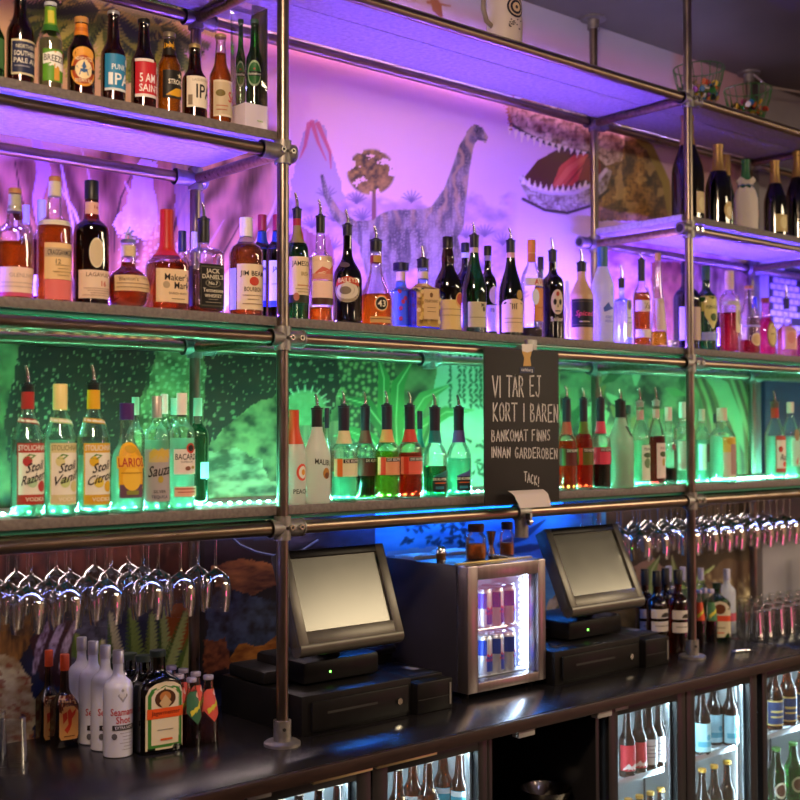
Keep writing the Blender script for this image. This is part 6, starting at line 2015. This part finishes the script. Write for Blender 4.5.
d_.box(((fw / 2 + gx1) / 2, .026, (zb_ + zt_) / 2), (fw / 2 - gx1, .05, zt_ - zb_), FRG, .003)
d_.box(((gx0 + gx1) / 2, .026, (zt_ + dz1) / 2), (gx1 - gx0 + .003, .05, zt_ - dz1), FRG, .003)
d_.box(((gx0 + gx1) / 2, .026, (zb_ + dz0) / 2), (gx1 - gx0 + .003, .05, dz0 - zb_), FRG, .003)
dr = d_.build('door', fr)
MB().box(((gx0 + gx1) / 2, .016, (dz0 + dz1) / 2), (gx1 - gx0, .004, dz1 - dz0), shell('fridge_pane', (.96, .97, .98), rough=.02, edge=.05, base=.0)).build('glass_pane', dr)
for sx in (-1, 1):
    for yy in (.05, fd - .05):
        MB().tube((sx * (fw / 2 - .035), yy, 0), (sx * (fw / 2 - .035), yy, .0225), .012, BLACKP, 14).build('foot', fr)
COOL = (.55, .72, 1.0)
for sx in (-1, 1):
    m_ = MB()
    m_.box((sx * (ix - .012), .062, (dz0 + dz1) / 2), (.008, .007, dz1 - dz0 - .01), glow('fridge_tube_light', COOL, 45))
    m_.build('light_tube', fr)
    m_ = MB()
    for k in range(15):
        m_.box((sx * (ix - .004), .10, dz0 + .012 + k * (dz1 - dz0 - .02) / 14), (.003, .006, .006), glow('fridge_diode', COOL, 20))
    m_.build('diode_row', fr)
zs = 1.112 - CZ
m_ = MB()
for k in range(12):
    m_.tube((-ix + .02, .08 + k * .023, zs), (ix - .02, .08 + k * .023, zs), .0018, CHROME, 6)
m_.tube((-ix + .004, .075, zs - .001), (ix - .004, .075, zs - .001), .0035, CHROME, 8)
m_.tube((-ix + .004, .335, zs - .001), (ix - .004, .335, zs - .001), .0035, CHROME, 8)
m_.build('shelf', fr)
# cans
CANS = pbr('can_silver', (.72, .74, .80), rough=.3, metal=.7)
CANB = pbr('can_blue', (.02, .06, .42), rough=.3, metal=.4)
CANR = pbr('can_red', (.62, .04, .10), rough=.35)


def can():
    t = thing('drink_can', 'x', 'can', (0, 0, 0), 0, 'cans in the drinks fridge')
    h, r = .132, .0262
    MB().lathe([(0, .020), (.004, .0225), (.010, r), (h - .012, r), (h - .004, .0225), (h - .002, .0235), (h, .0228), (h - .003, .021)], CANS, 24).build('can_body', t)
    m_ = MB()
    for k in range(2):
        a0 = -PI / 2 + k * PI
        for (z0_, z1_, s0) in ((.012, .066, 0), (.066, .118, 1)):
            n = 7
            vs = [((r + .0004) * math.cos(a0 + s0 * PI / 2 + (i / n) * PI / 2), (r + .0004) * math.sin(a0 + s0 * PI / 2 + (i / n) * PI / 2), z) for z in (z0_, z1_) for i in range(n + 1)]
            m_.add(vs, [(i, i + 1, n + 2 + i, n + 1 + i) for i in range(n)], CANB)
    m_.build('blue_panels', t)
    m_ = MB()
    for sg_ in (-1, 1):
        pts = [(.0, .060), (.010, .064), (.016, .072), (.012, .068), (.010, .074), (.004, .068)]
        m_.add([((r + .0009) * math.sin(sg_ * (u / r) + .5), -(r + .0009) * math.cos(sg_ * (u / r) + .5), z) for u, z in pts], [tuple(range(6))], CANR)
    vs, fs, W_ = text2d('Red Bull')
    s_ = .034 / W_
    m_.add([((r + .001) * math.sin(x * s_ / r + .5), -(r + .001) * math.cos(x * s_ / r + .5), .052 + y * s_ * 1.4) for x, y in vs], fs, CANR)
    m_.build('emblem', t)
    return t


cn = can()
first = True
for row, zc in (('lower shelf', zb_ + .033), ('upper shelf', zs + .0022)):
    for i in range(3):
        for j in range(2):
            c_ = cn if first else copy_tree(cn)
            first = False
            c_.location = (onY((484.6, 496.4, 508.2)[i] + j * 3, 600, FY + .088 + j * .062).x, FY + .088 + j * .062, CZ + zc)
            c_.rotation_euler = (0, 0, .3 * i - .5 + j)
            c_['label'] = 'slim silver and blue can, drinks fridge %s, %s from left, %s' % (row, ORD[i], ['front', 'behind'][j])

# ---------------------------------------------------------------- on top of the small fridge
FT = fz1
def jar(label, px, py, top, wd, lvl, lidc):
    P = onZ(px, py, FT)
    P = Vector((P.x, max(P.y, .14), FT))
    P.x = onY(px, py, P.y).x
    k = ppm(P.x, P.y)
    H = z_at(P.x, P.y, top) - FT
    r = wd / 2 / k
    t = thing('spice_jar', label, 'jar', (P.x, P.y, FT))
    MB().lathe([(0, r * .9), (.003, r), (H * .58, r), (H * .66, r * .94), (H * .72, r * .72), (H * .8, r * .66)], GLASS['clear'], 24).build('glass_body', t)
    MB().lathe([(.003, r * .9), (H * lvl, r * .92), (H * lvl + .002, r * .8)], pbr('spice_orange', 'c8681c', rough=.8, var=.3, scale=150), 20).build('spice', t)
    MB().lathe([(H * .78, r * .72), (H * .79, r * .78), (H * .98, r * .78), (H, r * .7)], pbr('lid_' + lidc, lidc, rough=.5, var=.3, scale=40), 20).build('lid', t)
    return t


jar('round glass jar of orange spice with cork lid on the drinks fridge', 476, 559, 524, 21, .42, '7a4a3a')
jar('smaller glass jar of orange spice with dark lid on the drinks fridge', 507, 555, 522, 14.5, .36, '3a241c')
P = onZ(441, 559, FT)
t = thing('salt_shaker', 'small chrome shaker on the left of the drinks fridge top', 'shaker', (P.x, .17, FT))
t.location.x = onY(441, 559, .17).x
MB().lathe([(0, .014), (.004, .0155), (.02, .0155), (.04, .0165), (.042, .0155), (.052, .015), (.058, .010), (.06, .003)], CHROME, 20).build('shaker_body', t)
MB().lathe([(.014, .0160), (.034, .0168)], pbr('shaker_band', '8a5a34', rough=.4), 20, closed=False).build('band', t)
t = thing('peg_measure', 'small copper coloured bar measure between the two spice jars', 'bar measure', (onY(491, 555, .25).x, .25, FT))
MB().lathe([(0, .017), (.03, .009), (.036, .008), (.042, .009), (.085, .018), (.0852, .0165), (.045, .007)], pbr('copper', (.6, .3, .18), rough=.25, metal=1), 20).build('cup', t)
t = thing('bottle_stopper', 'small dark metal strainer lying before the two spice jars', 'strainer', (onY(494, 558, .115).x, .115, FT))
MB().lathe([(.006, .016), (.010, .020), (.018, .021), (.022, .019), (.020, .004)], pbr('dark_metal', (.16, .15, .15), rough=.25, metal=1), 18).build('bowl', t)
MB().path([(.018, 0, .014), (.04, -.006, .012), (.056, -.01, .006)], .004, pbr('dark_metal', (.16, .15, .15)), 8).build('handle', t)
m_ = MB()
m_.path([(-.012, .006, .013), (-.014, .008, .004), (-.012, .006, .0)], .004, pbr('dark_metal', (.16, .15, .15)), 8)
m_.build('prong', t)
for px, Y, lb, w_ in ((418, .36, 'flat white booklet on the drinks fridge near its left back edge', .13), (453, .40, 'flat white folded paper on the drinks fridge behind the shaker', .12)):
    X = onY(px, 552, Y).x
    t = MB().box((0, 0, .005), (w_, .10, .010), pbr('paper_white', 'c8c8d0', rough=.8), .001).build('booklet', None, (X, Y, FT))
    tag(t, lb, 'booklet')
t = thing('tray_strip', 'thin brass coloured strip along the front edge of the fridge top', 'tray', (ox, FY + .065, FT))
MB().box((0, 0, .003), (fw * .96, .016, .006), pbr('brass', (.55, .42, .18), rough=.35, metal=1), .001).build('strip', t)

# ================================================================ under-counter fridges
UY = -.200
UB = pbr('cooler_black', (.012, .012, .014), rough=.35)
UIN = pbr('cooler_liner', (.55, .60, .62), rough=.35, metal=.3)
WHITE_C = (.70, .90, 1.0)
RAILC = pbr('cooler_rail', (.55, .62, .66), rough=.3, metal=.8)


def cooler(label, X0, X1, doors, ztop=.862, light=80):
    """doors: list of (glass x0, glass x1, door x0, door x1)"""
    xc = (X0 + X1) / 2
    t = thing('bottle_cooler', label, 'bottle cooler', (xc, UY, 0))
    w_ = X1 - X0
    m_ = MB()
    m_.box((-w_ / 2 + .012, .30, ztop / 2), (.024, .50, ztop), UB, .002)
    m_.box((w_ / 2 - .012, .30, ztop / 2), (.024, .50, ztop), UB, .002)
    m_.box((0, .30, ztop - .013), (w_ - .05, .50, .024), UB, .001)
    m_.box((0, .30, .06), (w_ - .05, .50, .12), UB, .001)
    m_.build('cabinet', t)
    m_ = MB()
    m_.box((0, .535, .45), (w_ - .052, .006, ztop - .16), UIN)
    m_.box((-w_ / 2 + .027, .30, .45), (.004, .44, ztop - .16), UIN)
    m_.box((w_ / 2 - .027, .30, .45), (.004, .44, ztop - .16), UIN)
    m_.build('liner', t)
    for (a, b_, c, d_) in doors:
        a, b_, c, d_ = a - xc, b_ - xc, c - xc, d_ - xc
        z0_, z1_, g0, g1 = .13, ztop - .006, .19, .822
        f = MB()
        f.box(((c + a) / 2, .022, (z0_ + z1_) / 2), (a - c, .044, z1_ - z0_), UB, .002)
        f.box(((b_ + d_) / 2, .022, (z0_ + z1_) / 2), (d_ - b_, .044, z1_ - z0_), UB, .002)
        f.box(((a + b_) / 2, .022, (g1 + z1_) / 2), (b_ - a + .002, .044, z1_ - g1), UB, .002)
        f.box(((a + b_) / 2, .022, (g0 + z0_) / 2), (b_ - a + .002, .044, g0 - z0_), UB, .002)
        do = f.build('door', t)
        MB().box(((a + b_) / 2, .02, (g0 + g1) / 2), (b_ - a, .004, g1 - g0), shell('cooler_pane', (.95, .98, .99), rough=.02, edge=.12, base=.015)).build('glass_pane', do)
        MB().box((b_ - .007, .034, (g0 + g1) / 2), (.010, .018, g1 - g0), RAILC, .001).build('inner_rail', do)
        # lamp along the door edge and the roof
        for xx in (a - .012, b_ + .019):
            MB().box((xx, .056, (g0 + g1) / 2), (.005, .005, g1 - g0 - .02), glow('cooler_tube', WHITE_C, light)).build('light_tube', t)
        MB().box(((a + b_) / 2 - .02, .075, ztop - .034), (b_ - a - .03, .012, .008), glow('cooler_tube', WHITE_C, light)).build('light_tube', t)
        for zs_ in (.565, .25):
            m_ = MB()
            for k in range(14):
                m_.tube((a - .02, .085 + k * .032, zs_ - .005), (b_ + .012, .085 + k * .032, zs_ - .005), .0025, RAILC, 6)
            m_.box(((a + b_) / 2, .072, zs_ - .002), (b_ - a + .03, .006, .020), RAILC, .001)
            m_.build('wire_shelf', t)
    return t


ck = cooler('black bottle cooler with two lit glass doors at lower left', -.40, .632, [(-.26, .108, -.375, .160), (.222, .579, .165, .620)])
for a, b_, lb in ((-.051, .155, 'brass'), (.170, .398, 'brass')):
    MB().box(((a + b_) / 2 - ck.location.x, -.008, .850), (b_ - a, .014, .010), pbr('brass_pull', (.62, .48, .25), rough=.3, metal=1), .002).build('door_pull', ck)
MB().box((-.215 - ck.location.x, -.0016, .846), (.075, .003, .016), pbr('badge_grey', (.3, .3, .3), rough=.4, metal=.6), .001).build('badge', ck)
cm = cooler('black bottle cooler with two lit glass doors right of the open niche', 1.178, 2.098, [(1.244, 1.576, 1.195, 1.628), (1.685, 2.040, 1.632, 2.088)])
MB().box((1.262 - cm.location.x, -.0016, .845), (.07, .003, .014), pbr('badge_grey', (.3, .3, .3)), .001).build('badge', cm)
cr_ = cooler('black bottle cooler with lit glass door at the right edge', 2.112, 3.05, [(2.158, 2.53, 2.125, 2.575), (2.63, 3.0, 2.585, 3.04)], light=70)
# open niche between them
t = thing('niche_shelf', 'dark open shelf unit in the niche between the coolers', 'shelf unit', (.905, .05, 0))
MB().box((-.255, 0, .43), (.02, .46, .86), UB, .001).build('side_panel', t)
MB().box((.255, 0, .43), (.02, .46, .86), UB, .001).build('side_panel', t)
MB().box((0, .23, .43), (.49, .015, .86), UB, .001).build('back_panel', t)
MB().box((0, 0, .50), (.488, .44, .02), UB, .001).build('shelf_plate', t)
for px, py, r, lb in ((535, 790, .085, 'steel bowl on the dark niche shelf, left one'), (562, 788, .07, 'steel bowl on the dark niche shelf, right one')):
    X = onY(px, py, .0).x
    m_ = MB().lathe([(0, .4 * r), (.004, .5 * r), (.03, .8 * r), (.075, r), (.076, r * 1.04), (.074, r * .97), (.03, .76 * r), (.006, .45 * r), (.005, .002)], pbr('bowl_steel', (.5, .47, .42), rough=.18, metal=1), 28)
    tag(m_.build('steel_bowl', None, (X, -.05 if px < 560 else .12, .51)), lb, 'bowl')
for px, py in ((520, 727), (598, 708)):
    p = onY(px, py, -.20)
    MB().box((p.x - ct.location.x, -.215 - .15, -.014), (.075, .03, .026), pbr('clip_white', 'b8b4b0', rough=.5), .003).build('bracket', ct)


def cbeer(x, y, z, label, glass, els, cap, h=.235, r=.031, kind='beer', rz=-.5):
    b_ = Bottle('beer_bottle', label, 'bottle', (x, y, z), rz, h, r, kind, 'beer bottles in the under-counter coolers')
    b_.glass(GLASS[glass], h - .003)
    b_.cap(pbr('cap_' + cap, cap, rough=.4), h - .012)
    if els:
        b_.label(els)
    return b_


def lab(c, h=.235, z0=.10, z1=.48, extra=()):
    return [('r', -1.3, 1.3, z0 * h, z1 * h, c)] + list(extra)


zU, zL = .566, .251
hh = .235
def cx_(px, Y):
    return onY(px, 745, Y).x


YB = UY + .098
for i, px in enumerate((627, 638.5, 649, 659.5, 670)):
    if i < 2:
        e = lab('c0303c', extra=[('p', [(-.9, .03), (-.2, .05), (.3, .035), (.9, .05), (.9, .026), (-.9, .026)], 'e8dcdc')])
        lb = 'brown beer bottle with red and white label in middle cooler, %s' % ('leftmost' if i == 0 else 'next to white label')
    elif i < 4:
        e = lab('d8d4d8', extra=lines(4, -.7, .7, .05, .09, '8a8088', .003))
        lb = 'brown beer bottle with white label, top shelf of middle cooler, %s of two' % ['left', 'right'][i - 2]
    else:
        e = lab('2a94b8', extra=[('o', .1, .085, .4, .014, 'd8ecf0')])
        lb = 'brown beer bottle with blue label, top shelf of middle cooler, right of white labels'
    cbeer(cx_(px, YB), YB, zU, lb, 'brown' if i < 4 else 'amber', e, '2a1c1c' if i < 4 else 'b8a060', r=.029)
for i, px in enumerate((628, 639, 650, 660.5, 671)):
    cbeer(cx_(px, YB), YB, zL, 'dark beer bottle with gold cap, lower shelf of middle cooler, %s from left' % ORD[i], 'brown', lab('d8a030' if i > 3 else '2a2420'), 'c8a040', r=.029)
for i, (px, dy) in enumerate(((702, 0), (714, .05), (731, 0))):
    cbeer(cx_(px, YB + dy), YB + dy, zU, 'brown bottle with pale blue label, top shelf of middle cooler right door, %s from left' % ORD[i], 'brown', lab('a8dcec', z0=.05, z1=.50, extra=[('r', -.9, 1, .03, .05, '5ab0d0'), ('o', .4, .065, .3, .012, '5ab0d0')]), '3a3430', h=.24, r=.033, kind='ale')
for i, px in enumerate((702, 714, 727)):
    cbeer(cx_(px, YB), YB, zL + .012, 'brown bottle with yellow cap and gold label, lower right of middle cooler, %s from left' % ORD[i], 'brown', lab('d8a028', z0=.1, z1=.42), 'e0b040', h=.245)
for i, px in enumerate((774, 788, 803, 818)):
    cbeer(cx_(px, YB), YB, zU + .012, 'amber bottle with navy gold-edged label, top shelf of right cooler, %s from left' % ORD[i], 'amber', lab('d8c070', z0=.08, z1=.5, extra=[('r', -1.2, 1.2, .024, .112, '2a3c6a'), ('r', -.8, .8, .07, .078, 'c8b468'), ('r', -.8, .8, .05, .056, 'c8b468')]), '5a9a4c', h=.245, r=.036, kind='ale')
for i, px in enumerate((776, 793, 810)):
    cbeer(cx_(px, YB), YB, zL + .012, 'green bottle with round pale label, lower shelf of right cooler, %s from left' % ORD[i], 'green', [('o', .1, .07, .8, .032, 'c8c8b0'), ('o', .1, .07, .6, .024, '5a3a2a')], '5a9a4c', h=.235, r=.036, kind='ale')
for i, px in enumerate((398, 413, 428, 443, 460)):
    cbeer(onY(px, 790, YB + .06 * (i % 2)).x, YB + .06 * (i % 2), zU, 'amber bottle, right door of the lower left cooler, %s from left' % ORD[i], 'amber', lab('3aa0b8' if i > 2 else '8a3a20', z0=.06, z1=.5, extra=[('r', -1.3, 1.3, .10, .116, 'd8e4e8')]), 'b8a890', h=.235, r=.032)
for i, px in enumerate((279, 299, 319, 338)):
    cbeer(onY(px, 797, YB).x, YB, zU, 'brown bottle, left door of the lower left cooler, %s from left' % ORD[i], 'brown', lab('c8c4b8'), 'b8a890', h=.235, r=.032)

# ================================================================ top shelf
# beer mug
Pm = onY(504.5, 38, .08)
mr = 18 / ppm(Pm.x, .08)
mg = thing('beer_mug', 'large white stoneware mug with round dark emblem on the topmost shelf', 'mug', (Pm.x, .08, S4))
MB().lathe([(0, mr * .93), (.004, mr), (.22, mr * .97), (.225, mr * .95), (.222, mr * .9), (.01, mr * .88), (.008, .002)], pbr('mug_white', 'd0c4bc', rough=.3), 32, closed=False).build('mug_body', mg)
MB().path([(-mr * .9, .004, .185), (-mr - .014, .006, .188), (-mr - .032, .008, .165), (-mr - .034, .008, .11), (-mr - .02, .006, .07), (-mr * .9, .004, .055)], .009, pbr('mug_handle_grey', '8a7c70', rough=.3), 10).build('handle', mg)
m_ = MB()
mi = lambda u, z, off: ((mr * 1.0 + off) * math.sin(u / mr - .15), -(mr * 1.0 + off) * math.cos(u / mr - .15), z)
for r_, c, off in ((.036, '1c1a30', .0012), (.029, 'c8b49c', .0016), (.024, '1c1a30', .002), (.016, 'd0b898', .0024), (.006, '3a3040', .0028)):
    n = 28
    zc_ = .118
    m_.add([mi(.004, zc_, off)] + [mi(.004 + r_ * q * math.cos(2 * PI * i / n), zc_ + r_ * q * math.sin(2 * PI * i / n), off) for q in (.5, 1) for i in range(n)],
           [(0, 1 + i, 1 + (i + 1) % n) for i in range(n)] + [(1 + i, 1 + n + i, 1 + n + (i + 1) % n, 1 + (i + 1) % n) for i in range(n)], paint(c))
for i in range(16):
    u, z = rr.uniform(-.026, .030), rr.uniform(.045, .080)
    m_.add([mi(u + dx, z + dz_, .0012) for dx, dz_ in ((-.004, 0), (0, .003), (.004, 0), (0, -.003))], [(0, 1, 2, 3)], paint('3a3040'))
m_.build('emblem', mg)


def basket(label, px, py, Y, r, h):
    X = onY(px, py, Y).x
    t = thing('wire_basket', label, 'basket', (X, Y, S4))
    GR = pbr('wire_green', '2a6a2c', rough=.4)
    m_ = MB()
    n = 20
    for (z, q) in ((.003, .35), (h * .35, .72), (h, 1)):
        m_.path([(r * q * math.cos(2 * PI * i / n), r * q * math.sin(2 * PI * i / n), z) for i in range(n + 1)], .0024 if z > .01 else .002, GR, 6)
    for k in range(18):
        a = 2 * PI * k / 18
        m_.path([(r * q * math.cos(a + da), r * q * math.sin(a + da), z) for z, q, da in ((.003, .35, 0), (h * .12, .55, .04), (h * .35, .72, -.03), (h * .7, .9, .05), (h, 1, 0))], .0019, GR, 5)
    m_.build('wire_frame', t)
    c_ = MB()
    r2 = random.Random(px)
    cols = ['c8382c', 'd8b02c', '2c6ab0', 'e8e0d8', '2c8a3c', 'b8468a', 'd8702c', '1c1c24', 'c8a868']
    for k in range(110):
        a, q, z = r2.uniform(0, 2 * PI), math.sqrt(r2.random()), r2.uniform(.012, h * .62)
        qq = (.36 + .5 * min(z / (h * .4), 1)) * r * q
        M = Matrix.Translation((qq * math.cos(a), qq * math.sin(a), z)) @ Matrix.Rotation(r2.uniform(0, 3), 4, 'X') @ Matrix.Rotation(r2.uniform(0, 3), 4, 'Y')
        c_.tube((0, 0, -.003), (0, 0, .003), .013, pbr('bottle_cap_' + cols[k % 9], cols[k % 9], rough=.35), 10, M=M)
    co_ = c_.build('bottle_caps', t)
    co_['kind'] = 'stuff'
    return t


basket('green wire basket of coloured bottle caps beside the right post', 699, 98, .14, .105, z_at(onY(699, 70, .14).x, .14, 69) - S4)
basket('green wire basket of coloured bottle caps further right by the ceiling flange', 748, 113, .16, .103, z_at(onY(748, 90, .16).x, .16, 90) - S4)
# cables
CAB = pbr('cable_white', 'b0a8a0', rough=.5)
a_, b_ = onY(754, 75, .44), onY(800, 92, .44)
t = MB().path([(a_.x, .44, a_.z), (a_.x + .12, .44, a_.z - .035), (b_.x, .44, b_.z), (b_.x + .4, .44, b_.z - .03)], .006, CAB, 8).build('cable', None)
tag(t, 'white cable running from the ceiling flange to the right edge', 'cable')
pts = [onY(x, y, .515) for x, y in ((228, 534), (240, 545), (256, 552), (276, 556), (300, 552), (318, 540))]
t = MB().path([tuple(p) for p in pts], .004, pbr('cable_blue_grey', '5a6a9a', rough=.4), 8).build('cable', None)
tag(t, 'thin grey cable sagging on the mural behind the left till', 'cable')
# brick poster on the grey wall
x0_, x1_, z0_, z1_ = 3.405, 4.2, 2.15, 2.75
po = thing('wall_poster', 'black poster with a white brick drawing on the far right wall', 'poster', (x0_, WALL_Y + .008, z0_))
MB().box(((x1_ - x0_) / 2, -.002, (z1_ - z0_) / 2), (x1_ - x0_, .004, z1_ - z0_), pbr('poster_black', (.012, .011, .016), rough=.5)).build('sheet', po)
m_ = MB()
for row in range(17):
    z = .02 + row * .034
    lim = [.22, .20, .12, .26, .34, .18, .10, .25, .30, .42, .28, .20, .16, .12, .10, .14, .2][row]
    x = .004 + (.028 if row % 2 else 0)
    while x < lim + (.35 if row in (6, 3) else 0):
        m_.add([(x, -.0046, z), (x + .05, -.0046, z), (x + .05, -.0046, z + .027), (x, -.0046, z + .027)], [(0, 1, 2, 3)], paint('c0bcc4'))
        x += .056
m_.build('brick_print', po)
